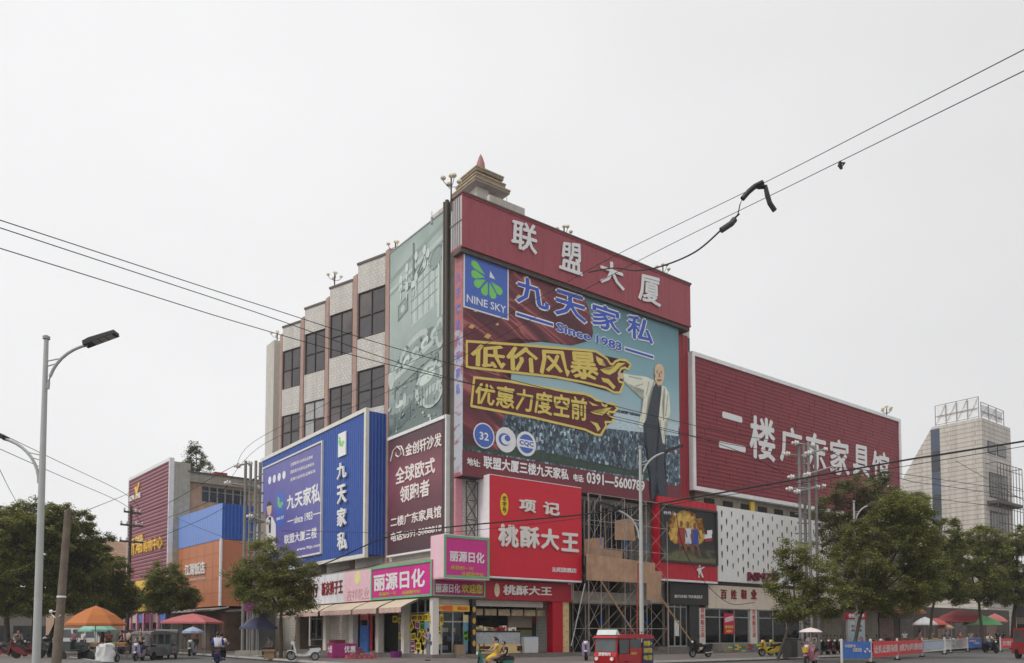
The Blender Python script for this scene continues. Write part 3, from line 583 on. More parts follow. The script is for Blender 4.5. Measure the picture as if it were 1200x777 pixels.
for ch, q in (('二', ((188, 322), (288, 352), (294, 497), (183, 475))), ('楼', ((312, 338), (412, 360), (420, 540), (310, 515))), ('广', ((438, 380), (527, 405), (527, 548), (436, 532))), ('东', ((543, 406), (628, 428), (628, 577), (545, 560))), ('家', ((642, 436), (722, 450), (724, 600), (642, 580))), ('具', ((738, 458), (806, 474), (808, 605), (738, 588))), ('馆', ((818, 484), (887, 500), (888, 640), (820, 622)))):
    mb.text(ch, prw, Q(prw, *c6, *q), .03, .03, .022)
mb.build('lettering', whitebright, t)

# sofa mural and burgundy board on the left facade
pm = PL(RL - .25); a0 = pm.px(456.6, 400)[0]; a1 = pm.px(522.8, 400)[0]; z1 = pm.px(522.8, 246)[1]; z0 = pm.px(522, 489)[1]
t = thing('living_room_mural', 'pale green photo banner of a lounge with chandelier and sofa', 'banner', pm.pt((a0 + a1) / 2, z0), B.a)
Wd, Hh = a1 - a0, z1 - z0
def mp_(u, v): return (a0 + Wd * u, z0 + Hh * v)
cm = {'wallg': G(178, 192, 184), 'pale': G(205, 212, 208), 'mid': G(128, 148, 142), 'dark': G(86, 100, 98), 'sofa': G(188, 198, 196)}
mb = MB(); mb.pbox(pm, a0, z0, a1, z1, -.24, 0); mb.build('sheet', ramp_print('mural_print', [(0, G(72, 82, 82)), (.12, G(94, 106, 105)), (.35, G(136, 148, 144)), (.75, G(152, 165, 159)), (1, G(132, 148, 141))], 'z', 0, Hh, (5, (.4, .4, .4)), 1.1, .16), t)
def pr_(mb, P, o): mb.prism(pm, [mp_(*p) for p in P], o, o + .005)
m1, m2, m3, m4 = MB(), MB(), MB(), MB()
def el_(mb, u, v, ru, rv, o, tilt=0, n=14):
    pr_(mb, [(u + ru * math.cos(a) * math.cos(tilt) - rv * math.sin(a) * math.sin(tilt), v + ru * math.cos(a) * math.sin(tilt) * .6 + rv * math.sin(a) * math.cos(tilt)) for a in [i * 2 * math.pi / n for i in range(n)]], o)
pr_(m2, [(0, .86), (1, .965), (1, .94), (0, .835)], .002); pr_(m1, [(0, .80), (1, .90), (1, .875), (0, .778)], .002); pr_(m2, [(0, .775), (1, .872), (1, .862), (0, .766)], .003)
pr_(m1, [(.40, .53), (.86, .57), (.86, .82), (.40, .755)], .002)
for i in range(9): u = .41 + i * .05; pr_(m4 if i % 2 else m2, [(u, .54 + i * .004), (u + .012, .541 + i * .004), (u + .012, .75 + i * .007), (u, .749 + i * .007)], .008)
for v_ in (.60, .66, .72): pr_(m2, [(.40, v_), (.86, v_ + .04), (.86, v_ + .046), (.40, v_ + .006)], .014)
for i in range(4): u = .86 + i * .034; pr_(m4 if i % 2 == 0 else m2, [(u, .50), (u + .026, .50), (u + .02, .84), (u + .004, .835)], .009)
pr_(m3, [(.16, .60), (.35, .63), (.35, .715), (.16, .685)], .004); pr_(m2, [(.18, .612), (.33, .637), (.33, .702), (.18, .677)], .0095); el_(m1, .25, .655, .04, .02, .015)
el_(m3, .84, .80, .12, .055, .004, .3); el_(m2, .84, .80, .095, .042, .0095, .3)
for k in range(9):                        # chandelier
    a = k * 2 * math.pi / 9; u, v_ = .45 + .25 * math.cos(a), .80 + .055 * math.sin(a) + .03 * math.cos(a)
    pr_(m3, [(.44, .755), (.455, .75), (u + .01, v_ - .005), (u, v_)], .02); el_(m4, u, v_ + .022, .03, .024, .026); el_(m4, u, v_ - .028, .012, .018, .026)
pr_(m3, [(.435, .96), (.455, .962), (.468, .72), (.45, .69), (.43, .715)], .032); el_(m4, .45, .745, .045, .018, .038); el_(m1, .45, .70, .02, .02, .038)
# sofa, cushions, table, rug
el_(m3, .44, .395, .40, .055, .004, .25); el_(m1, .45, .425, .26, .05, .0095, .25); el_(m2, .45, .41, .22, .035, .015, .25)
pr_(m2, [(.04, .30), (.90, .405), (.92, .34), (.05, .235)], .021); pr_(m1, [(.05, .315), (.89, .418), (.90, .392), (.05, .288)], .027)
for k in range(5): el_(m4 if k % 2 else m1, .16 + k * .165, .348 + k * .021, .07, .027, .033, .2 + .2 * (k % 2)); el_(m2, .17 + k * .165, .342 + k * .021, .035, .011, .039, .3)
el_(m1, .05, .32, .06, .06, .033); el_(m1, .91, .42, .07, .075, .033); el_(m2, .91, .42, .04, .05, .039)
for u in (.1, .5, .86): pr_(m3, [(u, .24 + u * .1), (u + .025, .242 + u * .1), (u + .02, .19 + u * .1), (u + .008, .19 + u * .1)], .033)
el_(m1, .72, .20, .24, .10, .021, .2); el_(m2, .72, .215, .19, .06, .027, .2); el_(m4, .70, .235, .14, .03, .033, .2); el_(m1, .79, .13, .17, .055, .039, .1); el_(m2, .79, .12, .12, .03, .045, .1)
for k in range(7): pr_(m3 if k % 2 else m2, [(.56 + k * .055, .20 - k * .004), (.568 + k * .055, .20 - k * .004), (.575 + k * .05, .10), (.565 + k * .05, .10)], .051)
el_(m3, .25, .14, .24, .035, .004, .15); el_(m2, .25, .155, .22, .03, .0095, .15); el_(m4, .2, .165, .08, .018, .015); el_(m1, .3, .175, .03, .035, .021); pr_(m3, [(.1, .13), (.125, .13), (.12, .03), (.105, .03)], .021); pr_(m3, [(.38, .17), (.40, .17), (.4, .06), (.385, .06)], .021)
pr_(m3, [(0, .02), (.3, .05), (.55, .10), (.98, .04), (.98, 0), (0, 0)], .003)
rr_ = random.Random(4)
for i in range(70): u, v_ = rr_.random() * .94, rr_.random() * .44; el_(rr_.choice((m1, m2, m2, m3)), u, v_, .008 + rr_.random() * .022, .003 + rr_.random() * .008, .057, rr_.uniform(-.4, .6), 7)
for m_, n_, c_ in ((m1, 'light_print', G(162, 172, 168)), (m2, 'shade_print', G(126, 138, 134)), (m3, 'dark_print', G(98, 110, 107)), (m4, 'glow_print', G(178, 188, 183))): m_.build(n_, M('mural_' + n_, c_, .5, var=.12, vs=1.5), t)
mb = MB(); mb.pbox(pm, a0 - .06, z1, a1 + .06, z1 + .08, -.24, .03); mb.pbox(pm, a1 + .003, z0, a1 + .1, z1, -.24, .03); mb.build('frame', steel, t)
# burgundy board
c7 = (450, 490, 4.85); pb = PL(RL - .35); a0, z1 = pb.px(455.3, 517); a1 = pb.px(522, 600)[0]; zb_ = pb.px(521.5, 640.3)[1]; z1 = pb.px(521, 490.5)[1]
t = thing('sofa_shop_board', 'burgundy sofa shop board with cream characters and spiral mark', 'billboard', pb.pt((a0 + a1) / 2, zb_), B.a)
mb = MB(); mb.pbox(pb, a0, zb_, a1, z1, -.3, 0)
mb.build('panel', ramp_print('burgundy_print', [(0, G(72, 52, 58)), (.4, G(96, 54, 64)), (.62, G(120, 66, 78)), (.85, G(92, 56, 64)), (1, G(78, 54, 60))], 'z', 0, z1 - zb_, (3, (.3, .3, .3)), 1, .08), t)
mb = MB(); mb.pbox(pb, a0 - .05, zb_ - .12, a1 + .12, zb_ - .002, -.32, .06); mb.pbox(pb, a0 - .05, z1 + .002, a1 + .12, z1 + .2, -.32, .06); mb.pbox(pb, a1 + .002, zb_, a1 + .12, z1, -.32, .05); mb.build('frame', white, t)
mb = MB()
for s_, q in (('金创轩沙发', ((125, 150), (330, 78), (330, 158), (125, 220))), ('全球欧式', ((68, 285), (293, 218), (293, 312), (68, 382))), ('领跑者', ((93, 392), (262, 342), (262, 440), (93, 487))), ('二楼广东家具馆', ((40, 568), (328, 493), (328, 565), (40, 622))), ('电话:0391-5088818', ((42, 652), (330, 598), (330, 645), (42, 705)))):
    mb.text(s_, pb, Q(pb, *c7, *q), .01, .03, .022)
P = Q(pb, *c7, (40, 245), (55, 185), (78, 162), (96, 180), (100, 205), (85, 222), (70, 212), (72, 195)); mb.tube([pb.pt(a, z, .03) for a, z in P], .05, 6)
P = Q(pb, *c7, (80, 165), (100, 160), (112, 185), (116, 215)); mb.tube([pb.pt(a, z, .03) for a, z in P], .05, 6)
mb.build('lettering', M('cream_lettering', G(210, 200, 196), .5, var=.05), t)

# blue corrugated box sign
c2 = (300, 460, 3.883); pbx = PL(.4); a1 = pbx.px(429, 560)[0]; a0 = pbx.px(305, 600)[0]; z1 = pbx.px(428.5, 478)[1]; z0 = pbx.px(429, 653)[1]
bl = M('blue_corrugated_sheet', G(48, 78, 146), .45, .1, var=.08, streak=.15)
t = thing('blue_box_sign', 'blue corrugated box sign with purple poster on the left facade', 'billboard', pbx.pt((a0 + a1) / 2, z0), B.a)
mb = MB(); mb.corrug(pbx, a0 + .25, z0 + .25, a1 - .25, z1 - .25, -.04, .3, .04)
pside = PR(-a1 - .0); mb.corrug(pside, .45, z0 + .2, RL - .05, z1 - .2, -.02, .25, .03); mb.pbox(pbx, a0, z0 + .25, a1 - .05, z0 + .3, -1.5, -.06); mb.pbox(pbx, a0, z1 - .3, a1 - .05, z1 - .25, -1.5, -.06)
mb.build('box', bl, t)
fr = M('pale_sign_frame', G(198, 196, 186), .5, streak=.25)
mb = MB(); fw = .26; mb.pbox(pbx, a0, z1 - fw, a1, z1, -.2, .06); mb.pbox(pbx, a0, z0, a1, z0 + fw, -.2, .06); mb.pbox(pbx, a0, z0 + fw, a0 + fw, z1 - fw, -.2, .06); mb.pbox(pbx, a1 - fw, z0 + fw, a1, z1 - fw, -.2, .06); mb.build('frame', fr, t)
mb = MB()
for ch, q in (('九', ((375, 327), (418, 312), (420, 385), (377, 400))), ('天', ((376, 428), (416, 414), (420, 500), (378, 512))), ('家', ((377, 530), (418, 520), (418, 605), (377, 614))), ('私', ((377, 640), (420, 632), (421, 715), (378, 720)))):
    mb.text(ch, pbx, Q(pbx, *c2, *q), .06, .1, .03)
mb.build('lettering', whitebright, t)
q = Q(pbx, *c2, (378, 185), (414, 175), (414, 285), (378, 297)); mb = MB(); mb.pbox(pbx, q[3][0], q[3][1], q[1][0], q[1][1], .0, .09); pl_ = mb.build('logo_plaque', wh2, t)
mb = MB(); petals(mb, pbx, (q[0][0] + q[1][0]) / 2, (q[0][1] + q[3][1]) / 2 + .25, .5, .095); mb.build('logo_petals', green, pl_)
# purple poster
q = Q(pbx, *c2, (38, 380), (305, 228), (305, 725), (38, 775)); x0, x1 = q[0][0], q[1][0]; y0, y1 = q[2][1], q[1][1]
mb = MB(); mb.pbox(pbx, x0, y0, x1, y1, .01, .08); po = mb.build('poster', M('purple_poster_print', G(90, 88, 148), .4, var=.1, vs=.8, bump=.5, bs=1.3), t)
mb = MB(); f = .13; mb.pbox(pbx, x0 - f, y1, x1 + f, y1 + f, .0, .14); mb.pbox(pbx, x0 - f, y0 - f, x1 + f, y0, .0, .14); mb.pbox(pbx, x0 - f, y0, x0, y1, .0, .14); mb.pbox(pbx, x1, y0, x1 + f, y1, .0, .14); mb.build('poster_frame', fr, po)
mb = MB()
for s_, q in (('九天家私', ((145, 472), (297, 405), (297, 500), (145, 535))), ('since 1983', ((180, 562), (262, 540), (262, 578), (180, 597))), ('联盟大厦三楼', ((133, 650), (282, 612), (282, 662), (133, 692))), ('www.9tjs.com', ((190, 708), (300, 685), (300, 704), (190, 726)))): mb.text(s_, pbx, Q(pbx, *c2, *q), .082, .01, .02 if s_ != '九天家私' else .03)
for i in range(3):
    mb.text('全国家具行业知名品牌家具'[i:i + 11], pbx, Q(pbx, *c2, (162, 322 + i * 34), (264 + i * 6, 285 + i * 32), (264 + i * 6, 300 + i * 32), (162, 338 + i * 34)), .082, .006, .01)
for p0, p1 in (((148, 588), (176, 580)), ((265, 556), (298, 547))): bar(mb, pbx, *c2, p0, p1, .04, .082)
for k, (x, y) in enumerate(((67, 400), (88, 393), (110, 385), (132, 376))): disc(mb, pbx, Q(pbx, *c2, (x, y))[0], .33, .33, .082)
mb.build('poster_lettering', wh2, po)
mb = MB(); q = Q(pbx, *c2, (98, 468), (136, 447), (136, 605), (98, 612)); mb.pbox(pbx, q[3][0], q[3][1], q[1][0], q[1][1], .082, .088); mb.build('poster_logo', blue, po)
mb = MB(); petals(mb, pbx, (q[0][0] + q[1][0]) / 2, (q[0][1] + q[3][1]) / 2 + .7, .62, .09); mb.build('poster_petals', green, po)
mb = MB(); mb.text('NINE SKY', pbx, [(q[0][0] + .1, q[3][1] + .75), (q[1][0] - .1, q[3][1] + .75), (q[1][0] - .1, q[3][1] + .5), (q[0][0] + .1, q[3][1] + .5)], .09, .005, .01)
mb.prism(pbx, Q(pbx, *c2, (42, 620), (52, 575), (66, 560), (80, 568), (94, 600), (96, 720), (40, 745)), .082, .09); mb.build('figure_coat', wh2, po)
mb = MB(); mb.prism(pbx, Q(pbx, *c2, (54, 520), (60, 503), (70, 502), (76, 515), (75, 545), (68, 562), (58, 555)), .091, .097); mb.build('figure_skin', skin_p, po)
mb = MB(); mb.prism(pbx, Q(pbx, *c2, (53, 520), (58, 500), (70, 496), (77, 512), (72, 510), (60, 512)), .098, .102); mb.prism(pbx, Q(pbx, *c2, (62, 568), (74, 566), (72, 640), (64, 640)), .091, .096); mb.build('figure_dark', drk, po)
# balcony shadow wall between blue box and shop signs
# ---------------------------------------------------------------- shop row (podium in front of the department store)
p0 = PL(0); pr0 = PR(0)
zfl = .36                                              # shop floor
zs1 = p0.px(507, 655)[1]; zs0 = p0.px(506.6, 698.4)[1]   # fascia band
a_l = p0.px(338, 690)[0]
r_br = pr0.px(667, 740)[0]                              # end of the bakery
pod = thing('shop_row', 'low row of street shops wrapping the corner under bright fascias', 'building', B.w(0, 0), B.a)
shopw = M('shop_wall_plaster', G(120, 112, 104), .8, streak=.5, var=.2)
mb = MB(); rl(mb, .05, .0, RL - .01, -a_l, zs0 - .1, zs0 + .05); rl(mb, RL - .01, .0, r_br, LF + 2.7, zs0 - .1, zs0 + .05); mb.build('ceiling', shopw, pod)
mb = MB(); rl(mb, .1, .1, RL - .01, -a_l, zs0 + .06, zs1 - .15); rl(mb, RL - .01, .1, r_br, LF - .01, zs0 + .06, zs1 - .15); mb.build('parapet', M('podium_dusty_wall', G(112, 104, 92), .9, streak=.8, var=.25), pod)
mb = MB(); v = [B.w(.0, .3, zs1 - .1), B.w(RL - .02, .3, zs1 + .55), B.w(RL - .02, -a_l, zs1 + .55), B.w(.0, -a_l, zs1 - .1)]
mb.hexa([Vector((q.x, q.y, q.z - .12)) for q in v] + v); mb.build('roof', M('podium_roof_sheet', G(128, 122, 112), .8, streak=.6, var=.25), pod)
mb = MB(); rl(mb, .02, .02, RL - .02, -a_l, .15, zfl); rl(mb, RL - .02, .02, r_br, 3.4, .15, zfl); mb.build('floor', M('shop_floor_tile', (.18, .16, .15), .5), pod)
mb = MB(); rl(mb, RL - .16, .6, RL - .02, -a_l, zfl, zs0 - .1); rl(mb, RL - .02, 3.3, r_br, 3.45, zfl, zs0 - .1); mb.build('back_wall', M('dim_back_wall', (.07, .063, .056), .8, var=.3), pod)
colw = M('white_tile_pillar', G(190, 185, 178), .5, streak=.35)
for x0, x1 in ((378, 381.5), (408.5, 413), (440, 443), (469.5, 473)):
    mb = MB(); b0, b1 = p0.px(x0, 740)[0], p0.px(x1, 740)[0]; mb.pbox(p0, b0, zfl, b1, zs0 - .1, -.4, -.02); mb.build('pillar', colw, pod)
mb = MB(); rl(mb, .02, .02, .42, .36, zfl, zs0 - .1); mb.build('pillar', colw, pod)
# left facade bays
shut = M('roller_shutter', G(168, 160, 152), .5, .2, streak=.35)
mb = MB(); mb.corrug(p0, p0.px(381.5, 740)[0], zfl, p0.px(408.5, 740)[0], zs0 - .1, -.35, .16, .035, vert=False); mb.build('shutter', shut, pod)
sg = seethrough('shop_window_glass')
alu = M('aluminium_frame', G(150, 150, 150), .4, .5)
def shopglass(pl, b0, b1, z0, z1, o, n, parent, door=None):
    f = MB(); w = .07
    for i in range(n + 1): b = b0 + (b1 - b0 - w) * i / n; f.pbox(pl, b, z0, b + w, z1, o - .05, o + .05)
    for i in range(n):
        l_, r_ = b0 + (b1 - b0 - w) * i / n + w, b0 + (b1 - b0 - w) * (i + 1) / n
        f.pbox(pl, l_, z1 - w, r_, z1, o - .05, o + .05); f.pbox(pl, l_, z0, r_, z0 + w, o - .05, o + .05); f.pbox(pl, l_, z0 + (z1 - z0) * .74, r_, z0 + (z1 - z0) * .74 + w, o - .05, o + .05)
    fo = f.build('shop_window', alu, parent)
    g = MB(); g.pbox(pl, b0 + .02, z0 + .02, b1 - .02, z1 - .02, o - .015, o - .005); g.build('pane', sg, fo); return fo
shopglass(p0, p0.px(413, 740)[0], p0.px(440, 740)[0], zfl, zs0 - .1, -.6, 3, pod)
shopglass(p0, p0.px(473, 740)[0], p0.px(500, 740)[0], zfl, zs0 - .1, -.45, 3, pod)
shopglass(p0, p0.px(443, 740)[0] + 1.4, p0.px(469.5, 740)[0], zfl, zs0 - .1, -.7, 2, pod)
shopglass(p0, p0.px(352, 740)[0], p0.px(366, 740)[0], zfl + .7, zs0 - .5, -.8, 2, pod)
mb = MB(); b = p0.px(344, 740)[0]; mb.pbox(p0, b - .4, zfl, b + .5, zs0 - .1, -1.0, -.3); mb.build('brick_pier', M('brown_stone_pier', G(100, 88, 78), .8, var=.25), pod)
reds = M('red_strip_print', G(168, 34, 52), .5)
mb = MB(); b = p0.px(426.5, 740)[0]; mb.pbox(p0, b - .16, zfl + .1, b + .16, zs0 - .5, -.54, -.5); mb.build('door_strip', reds, pod)
mb = MB(); b0, b1 = p0.px(414.5, 740)[0], p0.px(424.5, 740)[0]; mb.pbox(p0, b0, zfl + .02, b1, zfl + 1.7, -.52, -.44); mb.build('blue_door_panel', M('blue_door_poster', G(52, 100, 168), .5, var=.2), pod)
pink_l = M('pink_neon_board', G(190, 90, 100), .5, var=.3, vs=6)
mb = MB(); mb.pbox(p0, b0, zs0 - 1.2, b1 - .1, zs0 - .7, -.52, -.46); mb.build('door_board', pink_l, pod)
# right facade: cosmetics shop and bakery
shopglass(pr0, pr0.px(521, 740)[0], pr0.px(548, 740)[0], zfl, pr0.px(530, 716)[1], -.4, 2, pod)
mb = MB(); mb.corrug(pr0, .45, pr0.px(530, 709)[1], pr0.px(640, 740)[0], zs0 - .1, -.3, .12, .02, vert=False); mb.build('shutter', shut, pod)
yb = M('yellow_banner_print', G(196, 160, 48), .5, var=.1)
q = rect(pr0, (508.5, 716), (551, 709.5)); mb = MB(); mb.pbox(pr0, q[0], q[1], q[2], q[3], -.1, -.06); ob = mb.build('door_banner', yb, pod)
mb = MB(); mb.pbox(pr0, q[0] + (q[2] - q[0]) * .28, q[1] + .03, q[0] + (q[2] - q[0]) * .52, q[3] - .03, -.058, -.05); mb.text('欢迎光临', pr0, [(q[0] + .15, q[3] - .08), (q[0] + .75, q[3] - .08), (q[0] + .75, q[1] + .08), (q[0] + .15, q[1] + .08)], -.058, .006, .03); mb.text('满就送活动', pr0, [(q[0] + 1.6, q[3] - .08), (q[2] - .15, q[3] - .08), (q[2] - .15, q[1] + .08), (q[0] + 1.6, q[1] + .08)], -.058, .006, .03); mb.build('banner_lettering', M('orange_print', G(190, 84, 40), .5), ob)
mb = MB(); b0, b1 = pr0.px(553, 740)[0], pr0.px(558, 740)[0]; mb.pbox(pr0, b0, zfl, b1, zs0 - .1, -.4, -.0); pb_ = mb.build('pillar', M('black_marble', (.015, .015, .016), .15, var=.4, vs=5), pod)
mb = MB()
for i in range(4): disc(mb, pr0, ((b0 + b1) / 2, zfl + .6 + i * .65), .11, .17, .002, .01)
mb.build('gold_ornament', M('gold_print', G(180, 140, 60), .4, .3), pb_)
# bakery
b0, b1 = pr0.px(559, 750)[0], pr0.px(616, 750)[0]
oakp = M('bakery_counter_wood', G(196, 168, 118), .5, var=.12)
mb = MB(); mb.pbox(pr0, b0, zfl, b1, zfl + .55, -1.3, -.5); ctr = mb.build('bakery_counter', oakp, pod)
mb = MB(); mb.pbox(pr0, b0, zfl + .56, b1, zfl + 1.25, -1.25, -.55); mb.build('display_glass', M('counter_display_glass', G(150, 155, 158), .1, var=.3, vs=4), ctr)
mb = MB(); mb.pbox(pr0, b0, zfl + 1.255, b1, zfl + 1.33, -1.3, -.5); mb.build('counter_top', black, ctr)
mb = MB(); mb.pbox(pr0, b0 + .5, zfl + .12, b0 + 1.3, zfl + .42, -.49, -.48); mb.pbox(pr0, b0 + 3.3, zfl + .12, b0 + 4.0, zfl + .42, -.49, -.48); mb.build('counter_vent', M('brown_vent', (.06, .025, .02), .5), ctr)
br_c = [M('pastry_%s' % n, G(*c), .6) for n, c in (('cream', (220, 190, 140)), ('brown', (150, 96, 50)), ('red', (170, 40, 40)), ('white', (215, 210, 200)))]
for i in range(22):
    mb = MB(); a = b0 + .2 + random.random() * (b1 - b0 - .5); mb.pbox(pr0, a, zfl + 1.335, a + .2 + random.random() * .25, zfl + 1.4 + random.random() * .25, -1.2 + random.random() * .2, -.8); mb.build('pastry_tray', random.choice(br_c), ctr)
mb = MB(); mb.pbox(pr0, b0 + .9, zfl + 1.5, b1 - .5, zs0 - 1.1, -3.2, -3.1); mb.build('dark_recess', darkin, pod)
mb = MB()
for i in range(6): a = b0 + .1 + i * 1.0; mb.pbox(pr0, a, zs0 - 1.0, a + .85, zs0 - .62, -.8, -.76)
mb.build('menu_board', M('menu_board_print', G(150, 135, 110), .6, var=.4, vs=6), pod)
q = rect(pr0, (623, 729), (645, 714)); mb = MB(); mb.pbox(PR(2.2), q[0] + .3, q[1], q[2] + .6, q[3], -.0, .08); rb = mb.build('red_notice', M('red_board_paint', G(130, 30, 36), .5), pod)
mb = MB(); mb.pbox(PR(2.2), q[0] + .5, q[1] + .45, q[2] + .4, q[3] - .1, .081, .09); mb.build('notice_picture', M('notice_print', G(150, 120, 90), .6, var=.5, vs=5), rb)
mb = MB(); mb.pbox(PR(2.0), b1 + .2, zfl, pr0.px(647, 750)[0], zfl + 1.4, -.1, .0); mb.build('olive_dado', M('olive_wall_paint', G(128, 118, 84), .6), pod)
mb = MB(); mb.pbox(PR(2.0), b1 + .2, zfl + 1.55, pr0.px(647, 750)[0], zs0 - .8, -.1, .0); mb.build('cream_wall', M('cream_wall_paint', G(150, 140, 124), .6), pod)
mb = MB(); mb.pbox(pr0, pr0.px(647, 740)[0], zfl - .1, pr0.px(659, 740)[0], zs0 - .1, -.5, .06); mb.build('red_pillar', M('red_pillar_panel', G(160, 12, 34), .45), pod)
mb = MB(); mb.pbox(pr0, pr0.px(659.3, 740)[0], zfl - .1, pr0.px(667, 740)[0], zs0 + .0, -.5, -.02); tp_ = mb.build('plywood_pillar', M('fixing_plywood', G(190, 166, 120), .7, var=.15), pod)
mb = MB(); a = pr0.px(661, 740)[0]
for i in range(9): disc(mb, pr0, (a + (i % 2) * .25, zfl + .3 + i * .33), .035, .035, -.02, .01, 8)
mb.build('bolt_hole', black, tp_)
# notices stuck on the cosmetics shop windows
ncol = {'y': G(206, 180, 40), 'p': G(200, 140, 160), 'g': G(96, 160, 60), 'b': G(90, 130, 160), 'o': G(206, 130, 50), 'c': G(190, 180, 140)}
nm = {k: M('notice_paper_' + n, ncol[k], .6, var=.08) for k, n in zip('ypgboc', ('yellow', 'pink', 'green', 'blue', 'orange', 'cream'))}
ink = M('black_ink', (.02, .02, .02), .6, var=0)
def notice(pl, x, y, w, h, k, o, tx=None, tilt=0, owner=None):
    (a0, z0) = pl.px(x - w / 2, y + h / 2); (a1, z1) = pl.px(x + w / 2, y - h / 2); cx_, cz_ = (a0 + a1) / 2, (z0 + z1) / 2
    def rt(a, z): return cx_ + (a - cx_) * math.cos(tilt) - (z - cz_) * math.sin(tilt), cz_ + (a - cx_) * math.sin(tilt) + (z - cz_) * math.cos(tilt)
    m_ = MB(); m_.prism(pl, [rt(a0, z0), rt(a1, z0), rt(a1, z1), rt(a0, z1)], o, o + .012); n_ = m_.build('notice', nm[k], owner or pod)
    if tx:
        m_ = MB(); hh = (z1 - z0) / len(tx)
        for i, s_ in enumerate(tx):
            zt = z1 - hh * i - hh * .15; zb2 = z1 - hh * (i + 1) + hh * .15; m = (a1 - a0) * .12
            m_.text(s_, pl, [rt(a0 + m, zt), rt(a1 - m, zt), rt(a1 - m, zb2), rt(a0 + m, zb2)], o + .013, .004, .04, res=1)
        m_.build('notice_lettering', ink, n_)
for x, y, w, h, k, tx, tl in ((479.5, 724, 8, 8, 'y', ('特价',), 0), (486, 724, 6, 8, 'y', ('优惠',), 0), (493, 723.5, 6, 9, 'y', ('打折',), .05), (476, 734, 5, 9, 'y', ('大奖',), .6), (483, 732.5, 6, 9, 'p', ('买送',), -.05), (489, 734, 5, 9, 'g', ('新品',), 0), (494, 733, 5, 10, 'b', None, 0),
                              (478, 746, 5.5, 8, 'y', ('活动',), .1), (485, 745, 4, 14, 'y', ('全场半价',), -.6), (490, 747, 4, 16, 'y', ('全场半价',), .35), (495, 745, 5, 9, 'p', ('赠品',), 0), (477.5, 757, 4.5, 12, 'p', ('洗发', '护肤'), .05), (484, 757, 6, 8, 'y', ('特价',), 0), (496, 757, 5, 8, 'y', ('美容',), .1),
                              (481, 765, 3, 5, 'c', None, .7), (487, 764, 3, 6, 'c', None, -.5), (492, 764, 3, 6, 'c', None, .4)):
    notice(p0, x, y, w, h, k, -.36, tx, tl)
for x, y, w, h, k, tx, tl in ((452.5, 725.5, 5.5, 8, 'y', ('特价',), 0), (461, 727, 9, 7, 'y', ('优惠活动',), 0), (461, 736, 5, 9, 'p', None, 0), (466.5, 738, 3, 14, 'b', None, 0), (459.5, 745, 5, 8, 'y', ('打折',), 0), (464.5, 751, 4.5, 9, 'y', ('买送',), 0)):
    notice(p0, x, y, w, h, k, -.62, tx, tl)
notice(p0, 436, 727, 8, 8, 'y', -.5, ('特价', '优惠')); notice(p0, 436, 751, 6, 11, 'p', -.42, None, .4)
for x, y, w, h, k, tx, tl in ((508.5, 726, 5, 12, 'y', ('全场', '特价'), 0), (515.5, 725, 5, 12, 'p', ('新品',), 0), (520.5, 726, 4, 12, 'y', ('半价',), 0), (509.5, 739, 5.5, 12, 'y', ('优惠', '大酬宾'), 0), (517, 736.5, 5.5, 9, 'y', ('打折',), .05), (518, 749, 4.5, 12, 'c', None, .3), (507.5, 759, 4, 12, 'c', None, 0),
                              (549, 725, 6, 9, 'c', None, 0), (549, 734, 6, 9, 'b', None, 0), (549, 745, 5, 13, 'g', ('春季', '特惠'), .1), (549, 758, 5, 14, 'b', None, 0)):
    notice(pr0, x, y, w, h, k, -.28, tx, tl)
# goods behind the shop glass
for i in range(26):
    mb = MB(); a = pr0.px(522, 740)[0] + random.random() * 2.3; z = zfl + .25 + (i % 5) * .5; mb.pbox(pr0, a, z, a + .12 + random.random() * .2, z + .25, -.8, -.6); mb.build('shelf_goods', M('shelf_goods_%d' % (i % 5), G(*((150, 150, 170), (90, 110, 160), (180, 170, 160), (110, 80, 80), (70, 80, 90))[i % 5]), .5), pod)

# steps up to the shops on the right-hand street
stp = M('worn_step_stone', (.17, .15, .135), .9, var=.3, vs=1.2, bump=.3)
mb = MB()
for i, w in enumerate((.5, 1.0, 1.5)): rl(mb, 1.5, -w, r_w1 - 14, -w + .5 - .004, .15, zfl - .07 * i - .002)
solo(mb, 'shop_steps', stp, 'long worn stone steps running below the shops on the right-hand street', 'steps', B.w(10, -.7, .15), B.a)

# ---------------------------------------------------------------- shop signs
mag = M('magenta_sign_print', G(184, 44, 124), .45, var=.06); gbor = M('green_sign_border', G(96, 158, 118), .5); pinkm = M('pale_pink_sheet', G(214, 172, 182), .55, streak=.2, var=.06)
ygl = M('yellow_green_lettering', G(170, 170, 50), .5); rlet = M('dark_red_lettering', G(120, 22, 28), .5)
c8 = (300, 580, 3.945); pf = PL(-.12)
def fascia(name, label, pl, q, mat, depth, border=None, bw=.0):
    a0, a1, z0, z1 = q[3][0], q[1][0], q[3][1], q[1][1]
    t = sign_root(name, label, 'shop sign', pl, (a0 + a1) / 2, z0); mb = MB(); mb.pbox(pl, a0, z0, a1, z1, -depth, 0); mb.build('panel', mat, t)
    if border:
        mb = MB()
        for b in ((a0, z1 - bw, a1, z1), (a0, z0, a1, z0 + bw), (a0, z0 + bw, a0 + bw, z1 - bw), (a1 - bw, z0 + bw, a1, z1 - bw)): mb.pbox(pl, b[0], b[1], b[2], b[3], .002, .05)
        mb.build('border', border, t)
    return t, a0, a1, z0, z1
x533, x816 = pf.px(300 + 533 / 3.945, 690)[0], pf.px(506.5, 690)[0]; zt, zb = pf.px(506.5, 655.5)[1], pf.px(506.5, 698.5)[1]
t, *_ = fascia('fascia_sign', 'large magenta fascia with green border and four white characters above the awnings', pf, [(x533, zt), (x816, zt), (x816, zb), (x533, zb)], mag, .1, gbor, .13)
